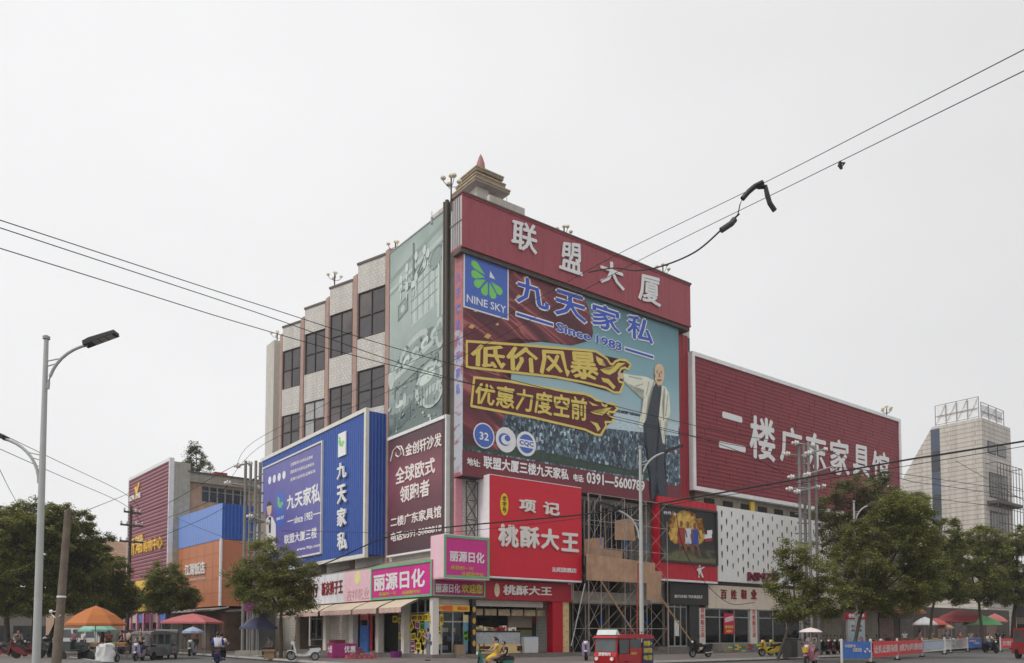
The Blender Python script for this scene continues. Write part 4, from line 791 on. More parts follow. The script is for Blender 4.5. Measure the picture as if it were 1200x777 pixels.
mb = MB(); mb.text('丽源日化', pf, Q(pf, *c8, (545, 370), (782, 335), (782, 425), (545, 447)), .004, .02, .03); mb.build('lettering', whitebright, t)
mb = MB(); mb.text('美丽的一天', pf, Q(pf, *c8, (570, 452), (650, 445), (650, 460), (570, 468)), .004, .012, .01); mb.text('从丽源开始', pf, Q(pf, *c8, (675, 444), (760, 437), (760, 453), (675, 461)), .004, .012, .01); mb.build('slogan', ygl, t)
x408 = pf.px(300 + 408 / 3.945, 690)[0]
t, a0, a1, z0, z1 = fascia('fascia_sign', 'faded pink fascia with pale yellow disc and ghost lettering', pf, [(x408, zt - .05), (x533 - .01, zt - .05), (x533 - .01, zb), (x408, zb)], pinkm, .1)
mb = MB(); c = Q(pf, *c8, (470, 384))[0]; disc(mb, pf, c, .42, .42, .003, .01); mb.build('disc', M('pale_yellow_disc', G(206, 200, 140), .5), t)
mb = MB(); mb.text('吉祥花业', pf, Q(pf, *c8, (420, 440), (522, 425), (522, 480), (420, 490)), .003, .03, .0); mb.build('lettering', M('faded_pink_lettering', G(190, 160, 165), .6), t)
x200 = pf.px(341, 700)[0]
t, a0, a1, z0, z1 = fascia('fascia_sign', 'white panelled fascia with dark red characters behind the round tree', pf, [(x200, zt - .05), (x408 - .01, zt - .05), (x408 - .01, zb), (x200, zb)], M('white_fascia_panel', G(198, 198, 202), .5, streak=.3), .1)
mb = MB()
for i in range(1, 9): a = a0 + (a1 - a0) * i / 9; mb.pbox(pf, a - .012, z0, a + .012, z1, .001, .006)
mb.build('panel_joint', M('joint_shadow_gap', G(120, 118, 118), .6), t)
mb = MB(); mb.text('名茗窗行', pf, Q(pf, *c8, (190, 420), (287, 405), (287, 470), (190, 482)), .004, .04, .02); mb.text('新京裤子王', pf, Q(pf, *c8, (305, 405), (402, 388), (402, 455), (305, 468)), .004, .04, .02); mb.build('lettering', rlet, t)
# magenta box sign on the corner
c9 = (480, 580, 3.945); pc = PR(-1.2)
q = Q(pc, *c9, (159, 183), (368, 205), (363, 390), (159, 380)); a0, a1, z0, z1 = q[0][0], q[1][0], q[3][1], q[0][1]
t = sign_root('box_sign', 'magenta box sign with pink side projecting over the corner', 'shop sign', pc, (a0 + a1) / 2, z0)
mb = MB(); mb.pbox(pc, a0, z0, a1, z1, -.2, 0); mb.build('panel', mag, t)
mb = MB(); mb.pbox(pc, a0 - .02, z0, a0 - .002, z1, -1.35, .02); mb.pbox(pc, a0 + .01, z1 + .002, a1, z1 + .05, -1.35, .02); mb.pbox(pc, a0, z0 - .06, a1, z0 - .003, -1.3, .02); mb.build('side_panel', pinkm, t)
mb = MB(); bw = .13
for b in ((a0, z1 - bw, a1, z1), (a0, z0, a1, z0 + bw), (a0, z0 + bw, a0 + bw, z1 - bw), (a1 - bw, z0 + bw, a1, z1 - bw)): mb.pbox(pc, b[0], b[1], b[2], b[3], .002, .03)
mb.build('border', gbor, t)
mb = MB(); mb.text('丽源日化', pc, Q(pc, *c9, (185, 257), (345, 268), (345, 318), (185, 306)), .004, .02, .03); mb.build('lettering', whitebright, t)
mb = MB(); mb.text('美丽的一天', pc, Q(pc, *c9, (190, 325), (296, 334), (296, 351), (190, 343)), .004, .012, .012); mb.text('从丽源开始', pc, Q(pc, *c9, (240, 354), (342, 363), (342, 380), (240, 373)), .004, .012, .012); mb.build('slogan', ygl, t)
# strip fascias on the right facade
ps_ = PR(-.12)
q = Q(ps_, *c9, (110, 388), (348, 395), (348, 475), (110, 470)); q = [(q[0][0], q[1][1]), (q[1][0], q[1][1]), (q[1][0], q[2][1]), (q[0][0], q[2][1])]
t, a0, a1, z0, z1 = fascia('fascia_sign', 'narrow magenta fascia with white and green characters below the box sign', ps_, q, M('deep_magenta_print', G(150, 30, 96), .45), .1, gbor, .08)
mb = MB(); mb.text('丽源日化', ps_, Q(ps_, *c9, (120, 408), (233, 412), (233, 453), (120, 450)), .004, .02, .02); mb.build('lettering', whitebright, t)
mb = MB(); mb.text('欢迎您', ps_, Q(ps_, *c9, (240, 411), (337, 415), (337, 457), (240, 454)), .004, .02, .03); mb.build('slogan', ygl, t)
crim = M('crimson_fascia', G(148, 22, 42), .45, streak=.1)
q2 = Q(ps_, *c9, (349, 395), (748, 402), (748, 485), (349, 482)); q = [(q[1][0] + .01, q[0][1]), (q2[1][0], q[0][1]), (q2[1][0], q2[3][1]), (q[1][0] + .01, q2[3][1])]
t, a0, a1, z0, z1 = fascia('fascia_sign', 'narrow crimson bakery fascia with white brush characters and oval mark', ps_, q, crim, .1)
bevl = M('silver_lettering', G(200, 195, 190), .4, var=.05)
mb = MB(); mb.text('桃酥大王', ps_, Q(ps_, *c9, (430, 415), (655, 425), (655, 466), (430, 463)), .03, .05, .03); mb.build('lettering', bevl, t)
mb = MB(); disc(mb, ps_, Q(ps_, *c9, (403, 440))[0], .19, .40, .003, .03); mb.build('oval_mark', M('oval_mark_print', G(190, 175, 150), .5, var=.2, vs=9), t)
# tall red bakery sign
pk_ = PR(-.75); a0 = pk_.px(573.5, 640)[0]; a1 = pk_.px(681.5, 640)[0]; z0 = pk_.px(575, 675)[1]; z1 = pk_.px(573, 556)[1]
t = sign_root('bakery_sign', 'tall red bakery sign with silver characters and yellow oval', 'shop sign', pk_, (a0 + a1) / 2, z0)
mb = MB(); mb.pbox(pk_, a0, z0, a1, z1, -.2, 0); mb.build('panel', M('bright_red_panel', G(186, 24, 46), .4, var=.06, streak=.1), t)
mb = MB(); mb.pbox(pk_, a0 - .03, z0, a0 - .003, z1, -1.35, .01); mb.pbox(pk_, a0, z1 + .003, a1, z1 + .04, -1.35, .01); mb.pbox(pk_, a0, z0 - .1, a1, z0 - .003, -1.3, .01); mb.build('side_panel', M('white_side_sheet', G(206, 204, 206), .5, streak=.25), t)
mb = MB()
for s_, q in (('项', ((503, 18), (580, 28), (580, 86), (503, 75))), ('记', ((615, 30), (690, 40), (690, 98), (615, 90))), ('桃', ((408, 133), (500, 143), (500, 247), (408, 237))), ('酥', ((508, 143), (597, 150), (597, 250), (508, 243))), ('大', ((603, 153), (687, 161), (687, 258), (603, 250))), ('王', ((698, 174), (778, 180), (778, 267), (698, 260)))):
    mb.text(s_, pk_, Q(pk_, *c9, *q), .02, .09, .035)
mb.build('lettering', bevl, t)
mb = MB(); mb.text('沁阳旗舰店', pk_, Q(pk_, *c9, (658, 333), (770, 340), (770, 361), (658, 356)), .003, .03, .02); mb.build('branch_lettering', whitebright, t)
mb = MB(); c = Q(pk_, *c9, (437, 44))[0]; disc(mb, pk_, c, .29, .66, .003, .03); yo = mb.build('yellow_oval', M('oval_yellow', G(206, 176, 30), .45), t)
mb = MB()
for i, ch in enumerate('老字号'): mb.text(ch, pk_, [(c[0] - .15, c[1] + .5 - i * .34), (c[0] + .15, c[1] + .5 - i * .34), (c[0] + .15, c[1] + .2 - i * .34), (c[0] - .15, c[1] + .2 - i * .34)], .032, .006, .02)
mb.build('oval_lettering', ink, yo)
# pink post and old lattice beside the white panel
mb = MB(); pp = PR(.5); b0, b1 = pp.px(532, 600)[0], pp.px(540, 600)[0]; mb.pbox(pp, b0, zs1 - .1, b1, z_adb - .1, .0, .15); mb.build('pink_post', M('pink_post_sheet', G(178, 120, 132), .6, streak=.4), bld)
lat = MB(); b0, b1 = pp.px(543, 600)[0], pp.px(556, 600)[0]; zz0, zz1 = zs1 + .2, z_adb - .2
for k in range(4):
    za, zb2 = zz0 + (zz1 - zz0) * k / 4, zz0 + (zz1 - zz0) * (k + 1) / 4
    lat.tube([pp.pt(b0, za, .3), pp.pt(b1, zb2, .3)], .03, 5); lat.tube([pp.pt(b1, za, .3), pp.pt(b0, zb2, .3)], .03, 5); lat.tube([pp.pt(b0, zb2, .3), pp.pt(b1, zb2, .3)], .03, 5)
lat.tube([pp.pt(b0, zz0, .3), pp.pt(b0, zz1, .3)], .04, 5); lat.tube([pp.pt(b1, zz0, .3), pp.pt(b1, zz1, .3)], .04, 5); lat.build('bracket_lattice', dsteel, bld)

# red sports shop sign
pj = PR(-.45); a0 = pj.px(771.5, 640)[0]; a1 = pj.px(840, 640)[0]; z0 = pj.px(840.8, 682)[1]; z1 = pj.px(840, 591.5)[1]; c10 = (770, 580, 7.067)
t = sign_root('sports_shop_sign', 'red ribbed sports shop sign framing a black poster of players', 'shop sign', pj, (a0 + a1) / 2, z0)
mb = MB(); mb.corrug(pj, a0, z0, a1, z1, 0, .62, .012); mb.pbox(pj, a0, z0, a1, z1, -.6, -.01); mb.build('panel', M('sports_red_panel', G(172, 22, 42), .45), t)
mb = MB(); mb.pbox(pj, a0, z0 - .14, a1, z0 - .003, -.6, .05); mb.build('white_sill', white, t)
q = Q(pj, *c10, (37, 95), (478, 152), (484, 572), (40, 545)); x0, x1, y0, y1 = q[0][0], q[1][0], q[2][1], q[1][1]
mb = MB(); f = .14
for b in ((x0 - f, y1, x1 + f, y1 + f), (x0 - f, y0 - f, x1 + f, y0), (x0 - f, y0, x0, y1), (x1, y0, x1 + f, y1)): mb.pbox(pj, b[0], b[1], b[2], b[3], .0, .16)
mb.build('poster_frame', M('black_frame', G(52, 52, 50), .5), t)
mb = MB(); mb.pbox(pj, x0, y0, x1, y1, .016, .06)
po = mb.build('poster', ramp_print('dark_poster_print', [(0, G(70, 72, 52)), (.25, G(96, 96, 66)), (.36, G(52, 52, 46)), (.5, G(34, 34, 36)), (1, G(30, 30, 34))], 'z', .5, .5 + y1 - y0 + .8, (3, (.5, .5, 1)), 1.5, .1), t)
def U(u, v): return (x0 + (x1 - x0) * u, y1 - (y1 - y0) * v)
def blob(mb, pts, o): mb.prism(pj, [U(*p) for p in pts], o, o + .006)
rnd = random.Random(5)
def spiky(mb, cu, cv, ru, rv, n, o, jag=.35):
    P = []
    for k in range(n * 2): a = k * math.pi / n; f = 1 + (jag if k % 2 else -jag * .35) * rnd.uniform(.5, 1.2); P.append((cu + ru * f * math.cos(a), cv + rv * f * math.sin(a)))
    blob(mb, P, o)
m1 = MB(); spiky(m1, .44, .36, .27, .28, 15, .061); m1.build('glow_shape', M('amber_print', G(140, 96, 40), .5, var=.8, vs=2.2), po)
m1 = MB(); spiky(m1, .42, .30, .18, .22, 13, .068, .25); spiky(m1, .66, .5, .1, .12, 9, .068); spiky(m1, .24, .5, .1, .14, 9, .068); m1.build('bright_glow_shape', M('pale_amber_print', G(188, 150, 70), .5, var=.6, vs=3.5), po)
m1, m2, m3, m4 = MB(), MB(), MB(), MB()
for mm_, u in ((m1, .34), (m2, .46), (m3, .59)):
    blob(m4, [(u - .03, .3), (u - .02, .24), (u + .02, .24), (u + .03, .3), (u + .01, .36), (u - .02, .36)], .076)
    blob(mm_, [(u - .06, .38), (u + .06, .36), (u + .05, .52), (u + .07, .66), (u + .01, .66), (u, .58), (u - .02, .68), (u - .07, .66), (u - .04, .52)], .076)
    blob(m4, [(u - .05, .66), (u - .02, .66), (u - .03, .82), (u, .9), (u - .05, .88)], .076); blob(m4, [(u + .03, .66), (u + .06, .65), (u + .09, .84), (u + .12, .88), (u + .07, .88)], .076)
    blob(m4, [(u + .05, .38), (u + .08, .4), (u + .11, .54), (u + .09, .55)], .084); blob(m4, [(u - .06, .4), (u - .09, .5), (u - .07, .6), (u - .05, .58), (u - .06, .5)], .084)
m1.build('player_red_kit', M('kit_red', G(150, 50, 44), .5), po); m2.build('player_white_kit', M('kit_white', G(190, 192, 200), .5), po); m3.build('player_blue_kit', M('kit_blue', G(50, 70, 150), .5), po); m4.build('player_skin', M('print_brown_skin', G(120, 80, 60), .5), po)
m1 = MB(); m1.prism(pj, [U(.83, .36), U(.93, .34), U(.93, .42), U(.83, .45)], .062, .068); m1.prism(pj, [U(.74, .46), U(.92, .42), U(.92, .5), U(.74, .54)], .062, .068); m1.text('乔丹', pj, [U(.02, .1), U(.16, .09), U(.16, .15), U(.02, .16)], .062, .006, .02); m1.text('体育', pj, [U(.2, .1), U(.32, .1), U(.32, .16), U(.2, .16)], .062, .006, .02); m1.build('poster_lettering', wh2, po)
m1 = MB(); m1.prism(pj, [U(.79, .545), U(.93, .51), U(.93, .55), U(.79, .59)], .062, .068); m1.build('poster_red_bar', reds, po)
mb = MB()
for k, P in enumerate((((342, 592), (346, 580), (357, 582), (358, 594), (350, 600)), ((336, 604), (362, 602), (364, 640), (338, 640)), ((362, 604), (386, 594), (390, 602), (364, 616)), ((338, 606), (326, 622), (330, 632), (342, 620)), ((350, 638), (364, 638), (382, 680), (372, 688)), ((338, 638), (350, 638), (350, 684), (340, 684)))): mb.prism(pj, Q(pj, *c10, *P), .02, .04 + k * .003)
mb.build('jumping_figure_mark', whitebright, t)
# white footprint wall
pw = PR(-.35); a0 = pw.px(841, 640)[0]; a1 = pw.px(975, 640)[0]; z0 = pw.px(841, 681)[1]; z1 = pw.px(841, 592.5)[1]
t = sign_root('footprint_sign', 'white shoe shop panel pierced with footprints and dark red letters', 'shop sign', pw, (a0 + a1) / 2, z0)
mb = MB(); mb.pbox(pw, a0, z0, a1, z1, -.5, 0); mb.build('panel', M('white_panel_sheet', G(214, 210, 206), .5, streak=.25, var=.04), t)
m1 = MB(); m2 = MB()
nx, ny = int((a1 - a0) / .62), 11
for i in range(nx):
    for j in range(5):
        x = a0 + .45 + i * .64 + random.uniform(-.05, .05); z = random.uniform(-.06, .06) + z1 - .75 - j * (z1 - z0 - .6) / 5 - (i % 2) * .55 + (.2 if i % 4 > 1 else 0)
        if z < z0 + .4: continue
        s = .42 if i % 4 < 2 else .34; sgn = 1 if i % 2 else -1
        m1.prism(pw, [(x - .10 * s, z + .8 * s), (x + .22 * s, z + .8 * s), (x + .26 * s, z + .4 * s), (x + .14 * s, z + .05 * s), (x + .14 * s, z - .3 * s), (x - .04 * s, z - .3 * s), (x - .08 * s, z + .1 * s), (x - .16 * s, z + .45 * s)], .002, .006)
        m2.pbox(pw, x - .16 * s, z + .83 * s, x + .24 * s, z + .9 * s, .0, .03)
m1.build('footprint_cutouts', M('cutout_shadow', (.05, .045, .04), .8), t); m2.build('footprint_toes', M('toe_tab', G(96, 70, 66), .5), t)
mb = MB(); mb.text('NMZL', pw, Q(pw, *c10, (745, 640), (985, 652), (985, 715), (745, 712)), .03, .2, .02); mb.build('lettering', M('burgundy_letter_box', G(96, 20, 40), .4), t)
# ground floor behind the right-hand signs
gf = thing('shoe_shop_front', 'ground floor shopfronts with red characters under the footprint panel', 'building', B.w(r770, 0), B.a)
zl = pr0.px(841, 686)[1]; r784, r820, r826, r878, r884 = [pr0.px(x, 730)[0] for x in (784, 819, 826, 878, 885)]; r_e = r_w1 - .5
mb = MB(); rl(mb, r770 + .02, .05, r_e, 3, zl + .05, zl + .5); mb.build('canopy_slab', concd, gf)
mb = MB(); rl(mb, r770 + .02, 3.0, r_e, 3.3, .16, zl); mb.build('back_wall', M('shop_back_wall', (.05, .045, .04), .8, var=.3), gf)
mb = MB(); rl(mb, r770 + .02, .05, r_e, 3.0, .16, zfl + .25); mb.build('floor', M('shop_floor_tile', (.18, .16, .15), .5), gf)
dk = M('charcoal_cladding', (.035, .034, .034), .5, var=.15)
q = rect(pr0, (784, 708), (828.5, 685.5)); mb = MB(); mb.pbox(pr0, q[0], q[1], q[2], zl, -.3, .12); ds = mb.build('dark_fascia', dk, gf)
mb = MB(); mb.text('BEYOND YOURSELF', pr0, Q(pr0, 0, 0, 1, (789, 697), (821.5, 698), (821.5, 701.5), (789, 700.5)), .123, .02, .02); mb.build('fascia_lettering', M('silver_lettering', G(200, 195, 190), .4), ds)
mb = MB(); mb.pbox(pr0, r770 + .1, zl + .03, q[0] - .01, zl + .5, .06, .2); mb.build('dark_canopy_edge', dk, gf)
mb = MB(); mb.pbox(pr0, pr0.px(808, 730)[0], zfl, r820, zl - .7, -.3, .0); mb.build('dark_side_panel', dk, gf)
shopglass(pr0, r784 + .1, pr0.px(807, 730)[0], zfl + .25, zl - .75, -.2, 3, gf)
mb = MB(); mb.pbox(pr0, pr0.px(792, 730)[0], zfl + 1.0, pr0.px(797, 730)[0], zfl + 2.1, -.14, -.1); mb.build('door_poster', M('white_poster_print', G(190, 190, 190), .5, var=.15, vs=5), gf)
orr = M('orange_display', G(170, 80, 60), .5, var=.4)
for k in range(6): mb = MB(); a = r784 + .3 + k * .45; mb.pbox(pr0, a, zfl + .3, a + .2, zl - 1 - .2 * (k % 2), -.9, -.8); mb.build('display_stand', orr if k % 2 else shopw, gf)
q = rect(pr0, (828.5, 713), (984, 684)); mb = MB(); mb.pbox(pr0, q[0] + .02, pr0.px(840, 713)[1], pr0.px(984, 730)[0], zl, -.2, .1); cf = mb.build('cream_fascia', M('cream_fascia_sheet', G(196, 184, 166), .5, streak=.3), gf)
mb = MB()
for ch, x in (('百', 846.5), ('姓', 858.3), ('鞋', 870.3), ('业', 881.8)): mb.text(ch, pr0, Q(pr0, 0, 0, 1, (x - 3.3, 690.8), (x + 3.3, 691.6), (x + 3.3, 702.2), (x - 3.3, 702)), .104, .05, .025)
mb.build('fascia_lettering', rlet, cf)
for x0, x1 in ((819.5, 826), (879, 887)):
    mb = MB(); b0, b1 = pr0.px(x0, 730)[0], pr0.px(x1, 730)[0]; mb.pbox(pr0, b0, .3, b1, pr0.px(840, 713)[1], -.3, .04); po = mb.build('white_pillar', colw, gf)
    mb = MB()
    for i, ch in enumerate('百姓鞋王店'):
        z = pr0.px(823, 712 + i * 7.2)[1]; mb.text(ch, pr0, [((b0 + b1) / 2 - .2, z), ((b0 + b1) / 2 + .2, z), ((b0 + b1) / 2 + .2, z - .38), ((b0 + b1) / 2 - .2, z - .38)], .043, .01, .02)
    mb.build('pillar_lettering', M('red_pillar_lettering', G(176, 60, 56), .5), po)
zwb = zfl + .42
fo = shopglass(pr0, r826, r878, zwb, pr0.px(840, 713)[1], -.1, 3, gf)
shel = M('shop_shelf', G(160, 150, 130), .6)
for k in range(4):
    mb = MB(); z = zwb + .35 + k * .5; mb.pbox(pr0, r826 + .2, z, r878 - .2, z + .05, -.55, -.16); sh = mb.build('shoe_shelf', shel, gf)
    for j in range(12):
        mb = MB(); a = r826 + .4 + j * (r878 - r826 - .8) / 12; w = .18 + random.random() * .16; mb.pbox(pr0, a, z + .055, a + w, z + .17 + random.random() * .14, -.45, -.18); mb.build('shoe', M('shoe_%d' % ((j * 3 + k) % 6), G(*((110, 100, 110), (200, 190, 180), (170, 130, 180), (110, 140, 200), (215, 205, 195), (170, 110, 90))[(j * 3 + k) % 6]), .5), sh)
q = rect(pr0, (848.5, 743), (860.5, 719)); mb = MB(); mb.pbox(pr0, q[0], q[1], q[2], q[3], -.04, .0); rp = mb.build('red_sale_poster', M('sale_poster_print', G(172, 28, 56), .45), gf)
mb = MB(); w, h = q[2] - q[0], q[3] - q[1]; mb.prism(pr0, [(q[0] + .1 * w, q[1] + .55 * h), (q[0] + .9 * w, q[1] + .66 * h), (q[0] + .9 * w, q[1] + .9 * h), (q[0] + .1 * w, q[1] + .78 * h)], .002, .008); mb.build('poster_flash', M('poster_pale_flash', G(200, 170, 180), .5, var=.2, vs=6), rp)
mb = MB(); mb.text('清仓特价', pr0, [(q[0] + .1 * w, q[1] + .42 * h), (q[0] + .9 * w, q[1] + .42 * h), (q[0] + .9 * w, q[1] + .27 * h), (q[0] + .1 * w, q[1] + .27 * h)], .002, .006, .03); mb.text('跳楼价', pr0, [(q[0] + .2 * w, q[1] + .2 * h), (q[0] + .8 * w, q[1] + .2 * h), (q[0] + .8 * w, q[1] + .08 * h), (q[0] + .2 * w, q[1] + .08 * h)], .002, .006, .03); mb.build('poster_lettering', M('poster_yellow', G(206, 180, 80), .5), rp)
shopglass(pr0, r884 + .5, r884 + 8, zwb, pr0.px(840, 713)[1], -.1, 4, gf)
# bright tiled plinth
mb = MB(); mb.pbox(PR(-1.3), pr0.px(829, 760)[0] + .6, .15, r_e - 14, zwb - .02, -1.3, 0)
o = mb.build('plinth', M('plinth_grey', G(120, 112, 104), .7), gf)
tc_ = [M('plinth_tile_' + n, G(*c), .4) for n, c in (('blue', (40, 84, 150)), ('yellow', (190, 170, 50)), ('red', (150, 40, 44)), ('green', (70, 130, 60)), ('teal', (60, 110, 120)))]
ppl = PR(-1.3); a = pr0.px(829, 760)[0] + .7; 
for k in range(5):
    mt = MB()
    for j in range(4):
        for i in range(36):
            if (i * 2 + j * 3 + (i * j) % 3) % 5 == k and (i * 7 + j) % 6: mt.pbox(ppl, a + i * .52 + (j % 2) * .26, .2 + j * .135, a + i * .52 + .5 + (j % 2) * .26, .2 + j * .135 + .12, .003, .015)
    mt.build('plinth_tile', tc_[k], o)

# awnings on the left facade
can = M('cream_awning_canvas', G(180, 166, 146), .8, var=.08, streak=.2); val = M('striped_valance', G(168, 120, 112), .8)
def valance(name):
    m = M(name, (.5, .5, .5), .8, var=0); t_ = m.node_tree; tc = t_.nodes.new('ShaderNodeTexCoord'); wv = t_.nodes.new('ShaderNodeTexWave'); wv.bands_direction = 'Y'; wv.inputs['Scale'].default_value = 2.2; t_.links.new(tc.outputs['Object'], wv.inputs[0])
    cr = t_.nodes.new('ShaderNodeValToRGB'); cr.color_ramp.elements[0].color = (*G(150, 84, 80), 1); cr.color_ramp.elements[1].color = (*G(206, 196, 182), 1); cr.color_ramp.elements[0].position = .4; cr.color_ramp.elements[1].position = .6
    t_.links.new(wv.outputs[0], cr.inputs[0]); t_.links.new(cr.outputs[0], t_.nodes['Principled BSDF'].inputs['Base Color']); return m
val = valance('striped_valance_cloth')
bx = [p0.px(x, 705)[0] for x in (344, 394, 434, 464, 494)]
albl = ['cream awning over the dark shop beside the round tree', 'cream awning over the closed roller shutter', 'short cream awning over the door with a red strip', 'cream awning nearest the white corner pillar']
for i in range(4):
    b0, b1 = bx[i] + .1 + .1 * (i % 2), bx[i + 1] - .12; zt_ = zs0 - .10; zf_ = zt_ - .50
    t = thing('awning', albl[i], 'awning', p0.pt((b0 + b1) / 2, zf_ - .35), B.a, 'awnings along the left shops')
    mb = MB(); n = 8
    up = [(0.13, zt_), (.5, zt_ - .14), (.9, zt_ - .31), (1.25, zf_)]
    for j in range(3):
        (o0, z0_), (o1, z1_) = up[j], up[j + 1]
        mb.hexa([p0.pt(b0, z0_ - .02, o0), p0.pt(b1, z0_ - .02, o0), p0.pt(b1, z1_ - .02, o1), p0.pt(b0, z1_ - .02, o1), p0.pt(b0, z0_, o0), p0.pt(b1, z0_, o0), p0.pt(b1, z1_, o1), p0.pt(b0, z1_, o1)])
    mb.build('canopy', can, t)
    mb = MB(); k = 24
    for j in range(k):
        u0, u1 = b0 + (b1 - b0) * j / k, b0 + (b1 - b0) * (j + 1) / k; mb.prism(p0, [(u0, zf_ - .005), (u0, zf_ - .26), ((u0 + u1) / 2, zf_ - .33), (u1, zf_ - .26), (u1, zf_ - .005)], 1.25, 1.26)
    mb.build('valance', val, t)
    for b in (b0 + .05, b1 - .05): mb = MB(); mb.tube([p0.pt(b, zt_ - .1, .1), p0.pt(b, zf_ - .03, 1.24)], .025, 6); mb.build('arm', steel, t)

# scaffold in front of the gutted bay
scp = PR(-1.1); q0, q1 = scp.px(690, 700)[0], scp.px(782, 700)[0]; zt_ = z_adb - .2
t = thing('scaffold', 'rusty tube scaffold with plywood sheets in front of the gutted bay', 'scaffold', scp.pt((q0 + q1) / 2, .15), B.a)
rust = M('scaffold_tube', G(150, 140, 134), .5, .3, var=.25, vs=2, streak=.5, dirt=(.45, .28, .2)); xs = [scp.px(x, 700)[0] for x in (690, 704.5, 732.5, 758, 782.5)]; lev = [.15 + (zt_ - .15) * k / 6 for k in range(7)]
bt = M('blue_tape', G(60, 110, 180), .5)
for o in (0, -1.5):
    for i, x in enumerate(xs):
        mb = MB(); top_ = zt_ if i < 4 else zt_ - 1.2; mb.tube([scp.pt(x, .15, o), scp.pt(x, top_, o)], .026, 6); u = mb.build('upright', rust, t)
        if o == 0 and i in (1, 2, 3):
            mb = MB()
            for z in (lev[1] + .3, lev[3] - .4, lev[4] + .2): mb.tube([scp.pt(x, z, 0), scp.pt(x, z + .45, 0)], .042, 6)
            mb.build('tape_band', bt, u)
    for z in lev[1:]:
        mb = MB(); mb.tube([scp.pt(xs[0], z, o + .07), scp.pt(xs[-1], z + (.0), o + .07)], .022, 6); mb.build('ledger', rust, t)
    for i in range(4):
        for k in range(6):
            pass
            mb = MB(); mb.tube([scp.pt(xs[i], lev[k], o - .07), scp.pt(xs[i + 1], lev[k + 1], o - .07)], .015, 5)
            if (i * k) % 3 == 0: mb.tube([scp.pt(xs[i + 1], lev[k], o - .1), scp.pt(xs[i], lev[k + 1], o - .1)], .015, 5)
            mb.build('brace', rust, t)
ply = M('plywood_sheet', G(160, 128, 104), .75, var=.25, vs=1.2, streak=.5)
for P in (((686, 649), (766, 660), (766, 684), (686, 680)), ((697, 630), (720, 628), (720, 652), (697, 650)), ((733, 608), (754, 605), (757, 632), (733, 631)), ((720, 642), (742, 644), (742, 653), (720, 652)), ((757, 668), (774.5, 670), (772, 704.5), (756, 703))):
    mb = MB(); o_ = .09 if P[0][0] in (686, 757) else -1.0; mb.prism(scp, Q(scp, 0, 0, 1, *P), o_, o_ + .03); mb.build('plywood_sheet', ply, t)
for p, p2, m_, r in (((702, 680), (748, 752), ply, .05), ((772, 700), (818, 777), M('bamboo_pole', G(176, 138, 90), .6), .045), ((746, 660), (745, 745), M('red_oxide_pole', G(140, 60, 44), .6), .06), ((684, 684), (668, 757), steel, .04)):
    a, z = scp.px(*p); a2, z2 = scp.px(*p2); mb = MB(); mb.tube([scp.pt(a, z, .12), scp.pt(a2, max(z2, .2), .12 if m_ is not bt else 0)], r, 6); mb.build('leaning_pole', m_, t)
for k in range(22):       # bent studs of the stripped facade
    mb = MB(); x = xs[0] + (xs[-2] - xs[0]) * (k + random.random() * .6) / 22; mb.tube([scp.pt(x, z_adb - 4.6, -1.25), scp.pt(x + random.uniform(-.2, .2), z_adb - .3, -1.25)], .035, 5); mb.build('bent_stud', steel if k % 2 else dsteel, t)

# ---------------------------------------------------------------- left: orange restaurant, old block, striped mall
C2 = Frame(tuple(gp(257.5, 763, .15))[:2], math.atan(805 / 930.0))
p2 = C2.PL(0); f2 = C2.PR(0); c11 = (200, 510, 5.97)
def rl2(mb, r0, l0, r1, l1, z0, z1, F_=C2): mb.hexa([F_.w(r0, l0, z0), F_.w(r1, l0, z0), F_.w(r1, l1, z0), F_.w(r0, l1, z0), F_.w(r0, l0, z1), F_.w(r1, l0, z1), F_.w(r1, l1, z1), F_.w(r0, l1, z1)])
lo = -p2.px(206, 620)[0]; z_ob = p2.px(257.8, 632)[1]; z_bt = p2.px(257.8, 590.4)[1]; z_of = p2.px(257, 710)[1]
res = thing('orange_restaurant', 'orange panelled restaurant with blue corrugated top left of the blue sign', 'building', C2.w(2, lo / 2), C2.a)
orange = M('orange_panel', G(174, 110, 76), .5, var=.06, streak=.2)
mb = MB(); rl2(mb, 0, 0, 3.2, lo, z_of, z_ob - .03); mb.build('wall', orange, res)
mb = MB()
for k in range(1, 5): z = z_of + (z_ob - z_of) * k / 5; mb.pbox(p2, -lo, z, 0, z + .025, .0, .012)
for k in range(1, 6): mb.pbox(p2, -lo * k / 6, z_of, -lo * k / 6 + .025, z_ob - .04, .013, .018)
mb.build('panel_joint', M('orange_joint', G(140, 84, 62), .6), res)
mb = MB(); mb.tube([p2.pt(.02, z_of, .06), p2.pt(.02, z_ob, .06)], .12, 6); mb.build('corner_trim', white, res)
blb = M('light_blue_sheet', G(116, 142, 196), .4, .1, streak=.1, var=.05)
mb = MB(); rl2(mb, .05, .05, 2.6, lo - .05, z_ob, z_bt - .04); mb.corrug(p2, -lo, z_ob, 0, z_bt, 0, .4, .05); mb.build('blue_top', blb, res)
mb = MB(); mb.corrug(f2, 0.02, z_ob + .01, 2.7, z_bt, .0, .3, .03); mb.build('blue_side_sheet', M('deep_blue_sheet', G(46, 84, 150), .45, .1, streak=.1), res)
mb = MB(); mb.prism(f2, [(2.7, z_ob + .1), (2.9, z_ob + .1), (3.1, z_bt - .8), (2.72, z_bt - 2.2)], -.1, .02); mb.build('torn_sheet', white, res)
mb = MB(); c12 = (130, 500, 2.805); mb.text('江湖饭店', p2, Q(p2, *c12, (247, 455), (313, 442), (313, 484), (247, 492)), .03, .1, .03); mb.text('欢迎光临', p2, Q(p2, *c12, (258, 502), (312, 494), (312, 500), (258, 508)), .02, .02, .01); mb.build('lettering', bevl, res)
